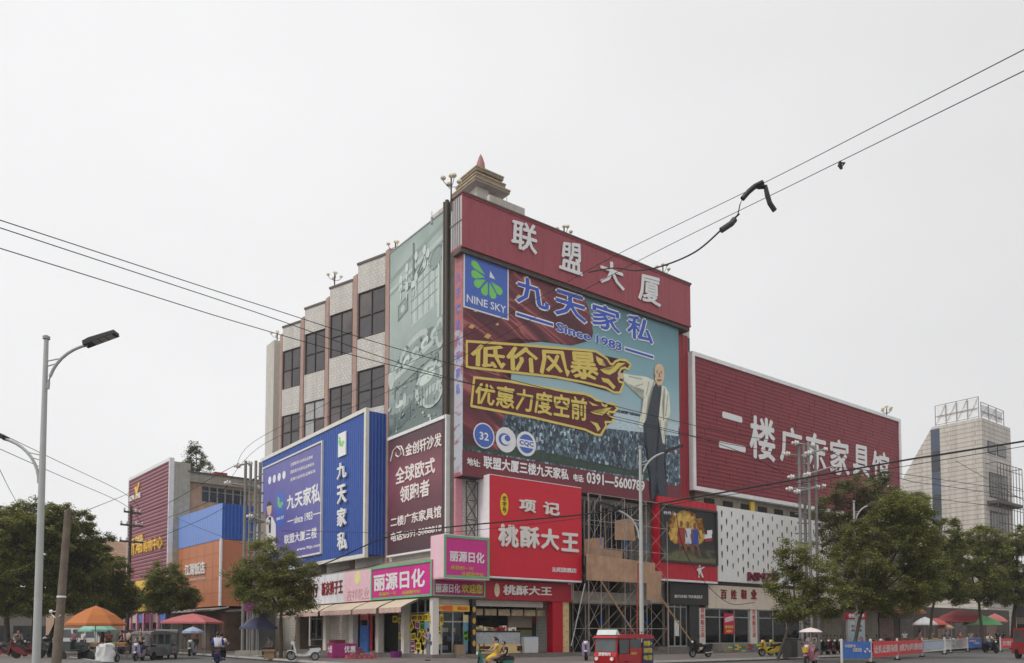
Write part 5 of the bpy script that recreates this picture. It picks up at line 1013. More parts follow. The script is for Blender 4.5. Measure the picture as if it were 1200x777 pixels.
mb = MB(); rl2(mb, .6, .3, 3.2, lo, .15, z_of - .2); mb.build('ground_floor', M('dim_shopfront_brown', G(92, 76, 64), .7, var=.4, vs=1.2), res)
for k in range(5): mb = MB(); l_ = .5 + k * (lo - 1) / 5; mb.pbox(p2, -l_ - 1.0, .3, -l_, z_of - .6, -.62, -.55); mb.build('door', M('restaurant_door_%d' % (k % 3), G(*((120, 70, 50), (60, 54, 50), (110, 100, 92))[k % 3]), .4, var=.3), res)
mb = MB(); v = [C2.w(-.8, -.2, z_of - .3), C2.w(.6, -.2, z_of - .02), C2.w(.6, lo + .3, z_of - .02), C2.w(-.8, lo + .3, z_of - .3)]; mb.hexa([Vector((q.x, q.y, q.z - .12)) for q in v] + v); mb.build('canopy', M('grey_canopy_sheet', G(160, 156, 156), .5, streak=.3), res)
mb = MB(); rl2(mb, .3, -3.6, 3.0, -.02, z_of - .5, z_of - .35); rl2(mb, 2.6, -3.6, 3.0, -.02, .15, z_of - .5); mb.build('side_lean_to', M('dim_shopfront', (.1, .1, .1)), res)
# mall with the striped cladding
lm = lo + 1.2; pml = C2.PL(-.8); 
lm = -pml.px(198.5, 620)[0]; lm2 = -pml.px(151, 620)[0]; z_mt = pml.px(198.5, 537)[1]; z_mb = pml.px(175, 681)[1]
mall = thing('shopping_mall', 'shopping block clad in dark red stripes with gold characters', 'building', C2.w(5, (lm + lm2) / 2), C2.a)
mb = MB(); rl2(mb, -.6, lm, C2.PR(lm).px(222, 600)[0], lm2 - .02, .15, z_mt - .3); mb.build('wall', M('raw_concrete', G(152, 150, 140), .9, streak=.8, var=.2, bump=.2), mall)
mb = MB(); mb.corrug(pml, -lm2, z_mb, -lm - .15, z_mt - .3, 0, .34, .07, vert=False); mb.build('striped_cladding', M('maroon_stripe_sheet', G(126, 62, 76), .5, var=.06), mall)
ms = MB(); n = round((z_mt - .3 - z_mb) / .34)
for k in range(n): z = z_mb + k * (z_mt - .3 - z_mb) / n; ms.pbox(pml, -lm2, z + .03, -lm - .15, z + .12, .004, .02)
ms.build('stripe', M('pale_stripe', G(150, 116, 124), .5), mall)
mb = MB(); mb.pbox(pml, -lm2, z_mt - .3, -lm, z_mt, -.3, .12); mb.pbox(pml, -lm - .15, z_mb, -lm + .02, z_mt - .3, -.3, .12); mb.pbox(pml, -lm2 - .1, z_mb, -lm2, z_mt, -.3, .12); mb.build('frame', white, mall)
c13 = (140, 530, 5.98); gold = M('gold_letter', G(206, 166, 54), .4, .2)
mb = MB(); mb.text('新', pml, Q(pml, *c13, (75, 610), (118, 595), (118, 720), (75, 735)), .05, .12, .02); mb.text('潮', pml, Q(pml, *c13, (122, 590), (172, 570), (172, 702), (122, 720)), .05, .12, .02); mb.text('购物中心', pml, Q(pml, *c13, (180, 620), (310, 580), (310, 672), (180, 705)), .05, .12, .02)
P = Q(pml, *c13, (112, 250), (120, 240), (130, 262), (140, 215), (148, 206), (146, 230), (132, 285), (124, 330), (118, 330), (122, 285)); mb.prism(pml, P, .05, .12); mb.build('lettering', gold, mall)
mb = MB(); mb.text('SEN', pml, Q(pml, *c13, (78, 312), (112, 298), (112, 338), (78, 348)), .05, .1, .05); mb.text('ME', pml, Q(pml, *c13, (130, 290), (156, 280), (156, 318), (130, 328)), .05, .1, .05); mb.build('emblem_lettering', bevl, mall)
zy1, zy0 = pml.px(160, 682)[1], pml.px(160, 717)[1]
mb = MB(); mb.pbox(pml, -lm2, zy0, -lm2 + (lm2 - lm) * .62, zy1, -.1, .3); yo = mb.build('yellow_fascia', M('yellow_fascia_sheet', G(200, 170, 60), .5), mall)
mb = MB(); mb.text('手机城', pml, Q(pml, 0, 0, 1, (152, 690), (168, 687), (168, 710), (152, 711)), .305, .05, .03); mb.build('fascia_lettering', rlet, yo)
mb = MB(); mb.pbox(pml, -lm2, .2, -lm, zy0 - .1, -.1, .05); mb.build('shopfront', M('mall_shopfront', G(70, 56, 56), .5, var=.6, vs=1.0), mall)
for k in range(6):
    w_ = (lm2 - lm) / 6; a_ = -lm2 + k * w_; mb = MB(); mb.pbox(pml, a_ + .5, .25, a_ + w_ - .1, zy0 - 1.2, .06, .1); mb.build('shop_opening', darkin, mall)
    mb = MB(); mb.pbox(pml, a_ + .05, .2, a_ + .4, zy0 - .2, .06, .3); mb.build('pillar', M('mall_pink_pillar', G(190, 130, 150), .5, streak=.3), mall)
    mb = MB(); mb.pbox(pml, a_ + .5, zy0 - 1.1, a_ + w_ - .1, zy0 - .3, .06, .16); mb.build('shop_board', M('mall_board_%d' % (k % 3), G(*((170, 70, 120), (180, 160, 150), (90, 110, 170))[k % 3]), .5, var=.3, vs=4), mall)
    mb = MB(); mb.pbox(pml, a_ + .8, .6, a_ + w_ * .5, 2.0, .11, .13); mb.build('door_poster', M('mall_poster_%d' % (k % 2), G(*((200, 180, 90), (190, 150, 170))[k % 2]), .5, var=.5, vs=5), mall)
# old block set back
ob = thing('old_office_block', 'old brown office block with a weathered parapet behind the restaurant', 'building', C2.w(12, 5), C2.a)
po_ = C2.PR(lm + .6); z_pt = po_.px(225, 554)[1]; r_a = po_.px(222, 600)[0]; r_b = po_.px(300, 580)[0]
mb = MB(); rl2(mb, r_a - .3, lm + .6, r_b + 4, lm + 10, .15, z_pt - .9); mb.build('wall', M('brown_render', G(168, 140, 118), .85, streak=.6, var=.15), ob)
mb = MB(); rl2(mb, r_a - .4, lm + .1, r_b + 4, lm + 10.4, z_pt - .895, z_pt - .1); mb.build('parapet', conc, ob)
mb = MB(); rl2(mb, r_a - .4, lm, r_b + 4, lm + .8, z_pt - .096, z_pt + .05); mb.build('coping', concd, ob)
q = [po_.px(x, y) for x, y in ((236, 569), (291, 575), (291, 594), (236, 588))]; zlo, zhi = q[3][1] , q[0][1]
for k in range(6):
    x0_, x1_ = q[0][0] + (q[1][0] - q[0][0]) * k / 6, q[0][0] + (q[1][0] - q[0][0]) * (k + 1) / 6; mb = MB(); w = .05
    for b in ((x0_, zhi - w, x1_ - .02, zhi), (x0_, zlo, x1_ - .02, zlo + w), (x0_, zlo + w, x0_ + w, zhi - w), (x1_ - w - .02, zlo + w, x1_ - .02, zhi - w), (x0_ + w, zlo + (zhi - zlo) * .66, x1_ - w - .02, zlo + (zhi - zlo) * .66 + w)): mb.pbox(po_, *b, -.05, .05)
    wo = mb.build('window', alu, ob); mb = MB(); mb.pbox(po_, x0_ + .02, zlo + .02, x1_ - .04, zhi - .02, .001, .012); mb.build('pane', glass('blue_tinted_pane', (.03, .04, .06)), wo)
r_c = po_.px(277, 620)[0]; mb = MB(); rl2(mb, 3.25, .2, 6.5, lm + .55, .15, C2.PR(.2).px(283, 597)[1]); mb.build('side_wall', M('patched_render', G(172, 162, 146), .85, streak=.5, var=.15), ob)
mb = MB(); rr = po_.px(253, 556)[0]; rl2(mb, rr, lm + .9, rr + 1.2, lm + 1.6, z_pt + .0, z_pt + .45); mb.build('red_tank', M('red_tank', G(150, 60, 66), .5), ob)
# distant tiled house behind the trees
t = thing('gabled_house', 'small house with a brown tiled gable roof behind the utility pole', 'building', at(140, 745, 95) * 1, C2.a); t.location.z = 0; place(t, (t.location.x, t.location.y, 0), C2.a)
mb = MB(); mb.box((0, 0, 5), (14, 8, 10)); mb.build('wall', M('brown_render', (.3, .25, .2)), t, world=False)
mb = MB(); mb.hexa([(-7.5, -4.6, 9.9), (7.5, -4.6, 9.9), (7.5, 4.6, 9.9), (-7.5, 4.6, 9.9), (-7.3, -.1, 12.6), (7.3, -.1, 12.6), (7.3, .1, 12.6), (-7.3, .1, 12.6)]); mb.build('roof', tiles('brown_roof_tile', G(150, 120, 96), G(130, 100, 80), G(90, 70, 60), .3, .25), t, world=False)

# ---------------------------------------------------------------- right: pale tiled tower
T0 = at(1150, 489, 104); T = Frame((T0.x, T0.y), B.a); tl, trr = T.PL(0), T.PR(0)
zt_ = tl.px(1150, 489)[1]; lw = -tl.px(1092, 505)[0]; rw = trr.px(1184.5, 520)[0]; ls = -tl.px(1059, 559)[0]; zs_ = tl.px(1059, 559)[1]
tw = thing('tiled_tower', 'pale tiled tower with a sloping left shoulder beyond the crimson sign', 'building', T.w(rw / 2, lw / 2), T.a)
tt = tiles('tower_tile', G(178, 172, 165), G(172, 166, 158), G(140, 133, 126), 7.0, .62, .06, .6)
mb = MB(); mb.prism(tl, [(0, 0), (0, zt_), (-lw, zt_), (-lw - (ls - lw) * 1.6, zt_ - (zt_ - zs_) * 1.6), (-lw - (ls - lw) * 1.6, 0)], -rw, 0); mb.build('wall', tt, tw)
wb = -tl.px(1092.2, 560)[0]; wa = -tl.px(1102.5, 560)[0]; zwt = tl.px(1095, 503)[1]
for k in range(6):
    mb = MB(); z1_ = zwt - k * 3.05; mb.pbox(tl, -wb, z1_ - 3.0, -wa, z1_, -.02, .05); mb.build('window', glass('tower_blue_glass_%d' % (k % 2), ((.055, .08, .125), (.028, .034, .045))[k % 2], .1), tw)
for x0, x1, y0, y1 in ((1157, 1166, 516, 535), (1168, 1178, 521, 538)):
    a0_, a1_ = trr.px(x0, y0)[0], trr.px(x1, y0)[0]; z1_, z0_ = trr.px(1162, 518)[1], trr.px(1162, 532)[1]; mb = MB(); mb.pbox(trr, a0_, z0_, a1_, z1_, .0, .08); wo = mb.build('window', dsteel, tw); mb = MB(); mb.pbox(trr, a0_ + .12, z0_ + .12, a1_ - .12, z1_ - .12, .081, .09); mb.build('pane', wing, wo)
for k in range(3):
    z = trr.px(1160, 548)[1] - k * 5.2; a0_, a1_ = trr.px(1156, 560)[0], trr.px(1183, 560)[0]
    mb = MB(); mb.pbox(trr, a0_ + .8, z - 4.0, a1_ - 1, z - .6, .0, .06); wo = mb.build('window', dsteel, tw); mb = MB(); mb.pbox(trr, a0_ + 1, z - 3.8, a1_ - 1.2, z - .8, .061, .07); mb.build('pane', wing, wo)
    mb = MB(); mb.pbox(trr, a0_, z - 5.0, a1_ + .6, z - 4.6, .0, 1.4); mb.build('balcony_slab', concd, tw)
    mb = MB()
    for j in range(9): a = a0_ + (a1_ + .6 - a0_) * j / 8; mb.tube([trr.pt(a, z - 4.6, 1.35), trr.pt(a, z + .4, 1.35)], .05, 4)
    for zz_ in (z - 3.6, z - 2.4, z - .4, z + .4): mb.tube([trr.pt(a0_, zz_, 1.35), trr.pt(a1_ + .6, zz_, 1.35)], .045, 4)
    mb.tube([trr.pt(a1_ + .6, z + .4, 1.35), trr.pt(a1_ + .6, z + .4, 0)], .045, 4); mb.tube([trr.pt(a0_, z + .4, 1.35), trr.pt(a0_, z + .4, 0)], .045, 4)
    mb.build('balcony_cage', M('dark_cage_iron', G(78, 70, 66), .6, .3, var=.3), tw)
pr = PR(0); t = thing('rooftop_hoarding_frame', 'bare steel hoarding frame on the roof of the tower', 'frame', T.w(rw / 2, lw / 2, zt_), T.a)
for pl_, A0, A1, nn, hh in ((T.PL(.5), -lw + .3, -.5, 4, 3.0), (T.PR(.5), 1.2, rw - .8, 3, 2.4)):
    mb = MB()
    for j in range(nn + 1): a = A0 + (A1 - A0) * j / nn; mb.tube([pl_.pt(a, zt_, 0), pl_.pt(a, zt_ + hh, 0)], .06, 5)
    for z in (0.1, .5, 1): mb.tube([pl_.pt(A0, zt_ + hh * z, 0), pl_.pt(A1, zt_ + hh * z, 0)], .05, 5)
    for j in range(nn): a = A0 + (A1 - A0) * j / nn; b = A0 + (A1 - A0) * (j + 1) / nn; mb.tube([pl_.pt(a, zt_ + .2, 0), pl_.pt(b, zt_ + hh, 0)], .03, 4)
    mb.build('lattice', steel, t)
    mb = MB(); mb.pbox(pl_, A0 + .2, zt_ + .6, A1 - .2, zt_ + hh - .2, -.15, -.12) 
    m_ = M('torn_mesh_sheet', G(214, 212, 212), .7, var=.1); mb.build('torn_sheet', m_, t)
# lower shops beyond the wing on the right
t = thing('corner_shops', 'low shops with tiled eaves half hidden by the right-hand trees', 'building', B.w(r_w1 + 14, 8), B.a)
mb = MB(); rl(mb, r_w1 + .5, 6, r_w1 + 40, 16, 0, 4.6); mb.build('wall', M('dim_shopfront2', G(74, 66, 60), .8, var=.3), t)
mb = MB(); v = [B.w(r_w1, 3.6, 3.9), B.w(r_w1 + 12, 3.6, 3.9), B.w(r_w1 + 12, 7, 5.9), B.w(r_w1, 7, 5.9)]; mb.hexa([Vector((q.x, q.y, q.z - .2)) for q in v] + v); mb.build('tiled_eaves', tiles('orange_roof_tile', G(190, 110, 60), G(170, 90, 50), G(90, 60, 45), .3, .3), t)
for k in range(8): mb = MB(); r = r_w1 + 2 + k * 4.4; mb.pbox(PR(6), r, .2, r + 3, 3.2, .02, .06); mb.build('shutter', M('shop_opening_%d' % (k % 3), G(*((70, 62, 58), (110, 90, 80), (84, 80, 78))[k % 3]), .6, var=.4), t)
# far rows closing the two streets
for nm_, lb_, P, w_, h_, c_, rz_ in (('far_flats', 'pale flats far down the left street behind the tree canopies', (-96, 150), 40, 9, (104, 98, 92), C2.a), ('far_flats', 'brownish flats far away beyond the market on the right edge', (84, 112), 56, 10, (112, 102, 94), rad(52)), ('far_flats', 'low grey shops across the road behind the left tree row', (-62, 78), 30, 6.5, (58, 52, 48), C2.a)):
    t = thing(nm_, lb_, 'building', (P[0], P[1], 0), rz_); mb = MB(); mb.box((0, 0, h_ / 2), (12, w_, h_)); mb.build('wall', M('far_render_%d' % c_[0], G(*c_), .9, streak=.4), t, world=False)
    for k in range(int(w_ / 4)):
        for j in range(int(h_ / 3)): mb = MB(); mb.box((-6.02, -w_ / 2 + 2 + k * 4, 1.7 + j * 3), (.1, 2.6 if j == 0 else 1.8, 2.4 if j == 0 else 1.6)); mb.build('window' if j else 'shopfront', wing if j else darkin, t, world=False)
    for k in range(3):
        mb = MB(); mb.box((-4 + k * 4, -w_ / 2 - .02, 1.6), (3, .1, 2.6)); mb.build('shopfront', darkin, t, world=False)
    mb = MB(); mb.box((0, 0, h_ + .15), (12.6, w_ + .6, .3)); mb.build('roof', concd, t, world=False)
# ---------------------------------------------------------------- trees
bark = M('tree_bark', (.075, .062, .05), .9, var=.3, vs=6, bump=.4, bs=30)
lf_a = leafmat('camphor_leaves', (.205, .222, .07)); lf_b = leafmat('locust_leaves', (.205, .22, .08)); lf_c = leafmat('dusty_leaves', (.20, .205, .105)); lf_d = leafmat('sparse_grey_leaves', (.15, .165, .115))
def tree(name, label, base, D, blobs, mat, dens=1.0, leaf=.17, lean=0.0, tr=.12, group=None, ccl=1.0, trunk_to=None):
    b = gp(base[0], base[1], .15) if base[1] > 747 and D is None else at(base[0], base[1], D)
    D = b.y; b = Vector((b.x, b.y, .1)); rnd = random.Random(base[0] * 7 + 3)
    t = thing(name, label, 'tree', b, 0, group); V, Fc = [], []; cents = []
    for (x, y, rx, ry) in blobs:
        rx *= 1.14; ry *= 1.16
        c = at(x, y, D) - b; R = rx * D / F; Rz = ry * D / F; c.y += rnd.uniform(-.35, .35) * R; cents.append((c, R, Rz))
        nc = int(26 * ccl * (R * R * Rz) ** .55) + 8
        for k in range(nc):
            while True:
                d = Vector((rnd.uniform(-1, 1), rnd.uniform(-1, 1), rnd.uniform(-1, 1)))
                if .05 < d.length < 1: break
            d = d.normalized() * (d.length ** .45) * rnd.uniform(.8, 1.06); cc = c + Vector((d.x * R, d.y * R, d.z * Rz)); cr = rnd.uniform(.28, .55) * (.55 + .16 * R)
            nl = int(165 * dens * cr / .42 * rnd.uniform(.7, 1.3))
            for j in range(nl):
                g = Vector((rnd.gauss(0, .5), rnd.gauss(0, .5), rnd.gauss(0, .33))) * cr; p = cc + g
                a = rnd.uniform(0, 6.283); L_ = leaf * .84 * rnd.uniform(.6, 1.3); dr = rnd.uniform(-.9, .35); u = Vector((math.cos(a), math.sin(a), dr)).normalized(); w = Vector((-math.sin(a), math.cos(a), rnd.uniform(-.7, .7))).normalized() * (L_ * .3)
                n0 = len(V); q = p + u * (L_ * .5); V += [p, q + w, p + u * L_, q - w]; Fc.append((n0, n0 + 1, n0 + 2, n0 + 3))
    me = bpy.data.meshes.new('crown'); me.from_pydata([tuple(v) for v in V], [], Fc); me.materials.append(mat); o = bpy.data.objects.new('crown', me); COL.objects.link(o); o.parent = t
    mc = sum((c for c, _, _ in cents), Vector()) / len(cents); zmin = min(c.z - Rz for c, _, Rz in cents)
    h = max(zmin + .5, mc.z * .55); kx_ = trunk_to if trunk_to is not None else mc.x * .5
    mb = MB(); mb.tube([(0, 0, 0), (kx_ * .25 + .03, 0, h * .35), (kx_ * .6 - .03, 0, h * .7), (kx_, 0, h)], tr, 8, tr * .65); mb.build('trunk', bark, t, world=False, smooth=True)
    for c, R, Rz in cents:
        mb = MB(); s = Vector((kx_, 0, h)); mid = s.lerp(c, .5) + Vector((0, 0, .15)); mb.tube([s - Vector((0, 0, .2)), mid, c + Vector((0, 0, Rz * .4))], [tr * .6, tr * .38, tr * .12], 6); mb.build('limb', bark, t, world=False)
    return t
tree('tree', 'big dark round-crowned tree at the left edge behind the steel lamp post', (8, 755), 56, [(5, 650, 34, 34), (-8, 612, 26, 20), (28, 622, 26, 26), (22, 680, 34, 26), (-20, 668, 28, 30), (0, 702, 32, 16), (34, 704, 28, 15)], lf_a, 1.1, .2, tr=.22)
tree('tree', 'tallest of the left trees, its crown between lamp post and wooden pole', (37, 755), 58, [(48, 612, 28, 22), (40, 650, 30, 30), (66, 640, 26, 34), (55, 685, 34, 22), (70, 604, 16, 14), (64, 706, 28, 14), (30, 640, 20, 26)], lf_a, 1.1, .2, tr=.22)
tree('tree', 'dark tree directly behind the leaning wooden pole', (54, 752), 60, [(88, 640, 24, 26), (95, 612, 14, 12), (92, 676, 30, 24), (112, 660, 22, 24), (118, 636, 12, 14), (100, 704, 28, 14), (76, 664, 22, 26)], lf_a, 1.1, .2, tr=.2)
tree('tree', 'tree above the orange market umbrella with a sloping crown', (118, 752), 63, [(122, 690, 26, 20), (134, 668, 16, 18), (142, 692, 17, 18), (128, 705, 26, 14)], lf_a, 1.0, .2, tr=.18)
tree('tree', 'low dark tree crown just left of the thin utility pole', (150, 750), 72, [(152, 700, 14, 14), (140, 712, 16, 12)], lf_a, 1.0, .22, tr=.14)
tree('tree', 'small round tree in front of the shopping block', (196, 757), 62, [(197, 678, 22, 16), (182, 696, 18, 16), (210, 694, 21, 18), (196, 704, 26, 12), (222, 700, 10, 10)], lf_b, 1.0, .19, tr=.14)
tree('tree', 'round street tree on the kerb before the blue box sign', (329, 771), None, [(316, 655, 26, 24), (300, 680, 32, 24), (338, 672, 28, 26), (322, 704, 42, 17), (350, 696, 18, 18), (280, 690, 14, 14)], lf_b, 1.15, .15, tr=.12, trunk_to=.0)
tree('roof_tree', 'spindly little tree growing behind the old office block parapet', (230, 700), 76, [(230, 538, 10, 14), (222, 546, 8, 8), (240, 548, 8, 8), (228, 524, 5, 7)], lf_d, .42, .2, tr=.1)
tree('tree', 'leaning young tree in front of the shoe shop panel', (911, 773), None, [(930, 650, 18, 18), (922, 682, 20, 22), (952, 672, 26, 20), (968, 700, 24, 22), (928, 712, 18, 16), (948, 715, 26, 16)], lf_b, 1.0, .15, tr=.09, trunk_to=1.0)
tree('tree', 'dusty brown-green tree rising against the crimson slatted sign', (985, 757), 60, [(1002, 576, 24, 17), (978, 600, 20, 18), (1022, 590, 22, 20), (972, 636, 18, 20), (1050, 586, 20, 15), (996, 614, 22, 18), (1030, 562, 12, 10), (1074, 590, 14, 13)], lf_c, .85, .18, tr=.14)
tree('tree', 'large spreading street tree right of the electric pole cluster', (998, 745), 47.5, [(1058, 600, 26, 20), (1030, 625, 26, 24), (1062, 640, 36, 30), (1012, 660, 26, 26), (1045, 685, 36, 24), (1085, 660, 20, 26), (1080, 690, 22, 18), (1000, 690, 20, 16), (1078, 606, 14, 14), (1020, 702, 24, 14), (1062, 706, 28, 12), (992, 655, 16, 22), (1044, 608, 24, 18), (1086, 636, 16, 20), (1002, 628, 16, 16)], lf_b, 1.1, .16, tr=.13, trunk_to=.9)
tree('tree', 'slim tree in front of the blue and white umbrella', (1088, 757), 62, [(1106, 622, 16, 14), (1096, 650, 18, 18), (1118, 648, 14, 18), (1100, 684, 28, 18), (1078, 690, 16, 14), (1122, 690, 18, 16)], lf_b, 1.0, .19, tr=.13)
tree('tree', 'broad dark tree in front of the green umbrella', (1152, 756), 72, [(1146, 634, 20, 16), (1130, 656, 20, 20), (1164, 652, 18, 22), (1150, 680, 28, 18), (1128, 692, 18, 14), (1170, 692, 20, 16), (1110, 668, 16, 20)], lf_a, 1.0, .21, tr=.16)
tree('tree', 'thick-trunked tree at the right edge beside the red minibus', (1186, 754), 74, [(1190, 634, 18, 16), (1178, 668, 16, 20), (1204, 660, 22, 26), (1190, 694, 24, 14), (1215, 690, 20, 20)], lf_a, 1.0, .21, tr=.26)
tree('tree', 'tree filling the gap between the shop wing and the pale tower', (1020, 755), 84, [(1062, 600, 14, 16), (1075, 632, 18, 20), (1050, 668, 24, 24), (1090, 668, 18, 22)], lf_a, .9, .25, tr=.18)

# ---------------------------------------------------------------- street lamps, poles, wires
def make_lamp():
    t = thing('street_lamp', 'x', 'street lamp', (0, 0, 0)); mb = MB(); mb.tube([(0, 0, .0), (0, 0, 5.0), (0, 0, 10.2)], [.115, .095, .062], 12); mb.build('pole', M('lamp_grey_paint', G(154, 156, 154), .5, .1, streak=.3), t, world=False, smooth=True)
    mb = MB(); mb.lathe([(.10, 10.19), (.10, 10.27), (.02, 10.32)], n=12); mb.build('cap', steel, t, world=False)
    lm_ = MC['lamp_grey_paint']
    for sg, z0_, hx in ((1, 8.7, 1.15), (-1, 5.9, 1.1)):
        P = [(sg * (.09 + hx * (1 - math.cos(u * 1.35)) / (1 - math.cos(1.35)) * .98), 0, z0_ + 1.32 * math.sin(u * 1.35) / math.sin(1.35)) for u in [i / 9 for i in range(10)]]
        mb = MB(); mb.tube(P, .045, 8); mb.tube([(0, 0, P[4][2] - .1), (P[4][0], 0, P[4][2])], .02, 6); mb.tube([(0, 0, P[5][2] - .1), (P[5][0], 0, P[5][2])], .02, 6); a = mb.build('arm', lm_, t, world=False, smooth=True)
        e = P[-1]; mb = MB(); PX = Plane((0, 0, 0), (1, 0, 0), (0, -1, 0)); s = [(e[0] - sg * .06, e[2] - .05), (e[0] + sg * .86, e[2] + .30), (e[0] + sg * .84, e[2] + .40), (e[0] + sg * .1, e[2] + .17), (e[0] - sg * .08, e[2] + .07)]
        mb.prism(PX, s, -.16, .16); h = mb.build('lamp_head', black if sg < 0 else M('lamp_head_dark', (.03, .03, .03), .5), t, world=False)
        mb = MB()
        for i in range(3):
            for j in (-1, 1): u0 = .2 + i * .2; mb.hexa([Vector((e[0] + sg * u, w, e[2] - .05 + (u + .06) * .38 - dz)) for u, w, dz in ((u0, j * .075 - .06, .006), (u0 + .17, j * .075 - .06, .006), (u0 + .17, j * .075 + .06, .006), (u0, j * .075 + .06, .006), (u0, j * .075 - .06, -.02), (u0 + .17, j * .075 - .06, -.02), (u0 + .17, j * .075 + .06, -.02), (u0, j * .075 + .06, -.02))])
        mb.build('lens', M('led_lens', (.35, .34, .32), .3), h, world=False)
    return t
lamp = make_lamp(); lamp['group'] = 'twin-armed street lamps'
p = at(42.5, 775, 23); place(lamp, (p.x, p.y, 0)); lamp['label'] = 'tall grey twin-armed street lamp at the left edge before the trees'
p = at(752, 740, 38.5); dup(lamp, 'white-looking street lamp in front of the scaffold on the corner', (p.x, p.y, .0), rad(8), 'twin-armed street lamps', 1.04)
p = at(1004, 740, 52); dup(lamp, 'street lamp half swallowed by the trees on the right', (p.x, p.y, .0), rad(20), 'twin-armed street lamps')
woodm = M('weathered_wood_pole', (.17, .135, .105), .85, var=.3, vs=2, streak=.4, bump=.3)
b_, t_ = at(66, 777, 24), at(80, 598, 24.5); q = b_ + (b_ - t_) * .2
t = thing('wooden_pole', 'weathered wooden pole leaning right beside the orange umbrella', 'pole', (q.x, q.y, 0)); mb = MB(); q.z = 0; mb.tube([q, b_, b_.lerp(t_, .5), t_], [.15, .14, .12, .10], 10); mb.build('shaft', woodm, t, smooth=True)
mb = MB(); c = b_.lerp(t_, .42); mb.lathe([(.128, 0), (.132, .02), (.128, .06)], c, 10); c = b_.lerp(t_, .33); mb.sph(c + Vector((-.25, -.05, 0)), .06, 8); mb.tube([c, c + Vector((-.25, -.05, 0))], .015, 5); mb.tube([c + Vector((-.25, -.05, -.08)), c + Vector((-.05, -.1, -.22)), c + Vector((.1, -.15, -.1))], .015, 5); mb.build('bracket', white, t)
mb = MB(); mb.lathe([(.112, 0), (.112, .1)], t_ + Vector((0, 0, -.3)), 10); mb.lathe([(.114, 0), (.114, .1)], t_ + Vector((0, 0, -.6)), 10); mb.build('band', dsteel, t)
# thin utility pole with cross-arms
t0 = at(154, 593, 70); b0_ = Vector((t0.x - .1, t0.y, .1)); t = thing('utility_pole', 'thin dark utility pole with three cross-arms before the striped block', 'pole', b0_)
mb = MB(); mb.tube([b0_, t0], .17, 8, .11); mb.build('shaft', M('tarred_pole', (.06, .055, .05), .8), t)
insm = M('porcelain_insulator', G(190, 185, 180), .3)
for (x0, y0), (x1, y1) in (((145, 599.4), (165, 602)), ((141, 614.5), (167.6, 617)), ((140, 633.7), (168, 636))):
    mb = MB(); A, B_ = at(x0, y0, 69.6), at(x1, y1, 70.2); mb.tube([A, B_], .09, 5); ca = mb.build('cross_arm', dsteel, t)
    for u in (.04, .3, .7, .96): mb = MB(); mb.lathe([(.05, 0), (.11, .06), (.06, .14), (.11, .2), (.03, .3)], A.lerp(B_, u) + Vector((0, 0, .08)), 8); mb.build('insulator', insm, ca)
def hpole(label, posts, ytop, D, arms, rot, plinth=True):
    g = at(sum(posts) / len(posts), 760, D); t = thing('pole_cluster', label, 'pole', (g.x, g.y, .15)); cp = M('grey_steel_pole', G(118, 117, 115), .6, .2, streak=.4, var=.2)
    for i, x in enumerate(posts):
        tp = at(x, ytop + (i % 2) * 2, D + (i % 2) * .8); mb = MB(); mb.tube([(tp.x, tp.y, .15), tp], .105, 8, .09); mb.build('post', cp, t)
    zt = at(posts[0], ytop, D).z; A, B_ = at(posts[0], 700, D), at(posts[-1], 700, D); n = int((zt - 2.5) / .62)
    for k in range(n):
        z = 2.2 + k * .62; mb = MB(); mb.tube([(A.x, D + (k % 2) * .4, z), (B_.x, D + .4, z + .0)], .045, 5)
        if k % 2 == 0: mb.tube([(A.x, D, z), (B_.x, D + .4, z + .6)], .03, 5)
        mb.build('rung', cp, t)
    for (x0, y0), (x1, y1) in arms:
        a, b = at(x0, y0, D - .3), at(x1, y1, D + .3); mb = MB(); mb.tube([a, b], .06, 6); ar = mb.build('cross_arm', steel, t)
        for e, s in ((a, -1), (b, 1)): mb = MB(); mb.lathe([(.04, 0), (.17, .03), (.17, .08), (.06, .12), (.14, .17), (.14, .22), (.04, .26)], e, 10, axis='x'); mb.sph(e + Vector((.1 * s, 0, 0)), .1, 8); mb.build('insulator', insm, ar)
    if plinth: mb = MB(); mb.box((g.x, g.y + .2, .32), (1.9, 1.3, .34)); mb.build('plinth', conc, t)
    return t
hpole('grey steel pole cluster on a concrete plinth left of the purple poster', (288, 294, 300, 305), 540, 48.5, (((277, 546), (291, 543)), ((266, 566), (300, 571)), ((292, 605), (312, 612))), 0)
hpole('grey steel pole cluster with white insulators in front of the crimson sign', (936, 942, 947, 955), 518, 49, (((931, 519), (950, 522)), ((921, 532), (940, 535)), ((946, 531), (965, 527)), ((926, 559), (940, 560)), ((945, 556), (975, 547)), ((924, 573), (956, 571)), ((933, 576), (963, 570))), 0, False)
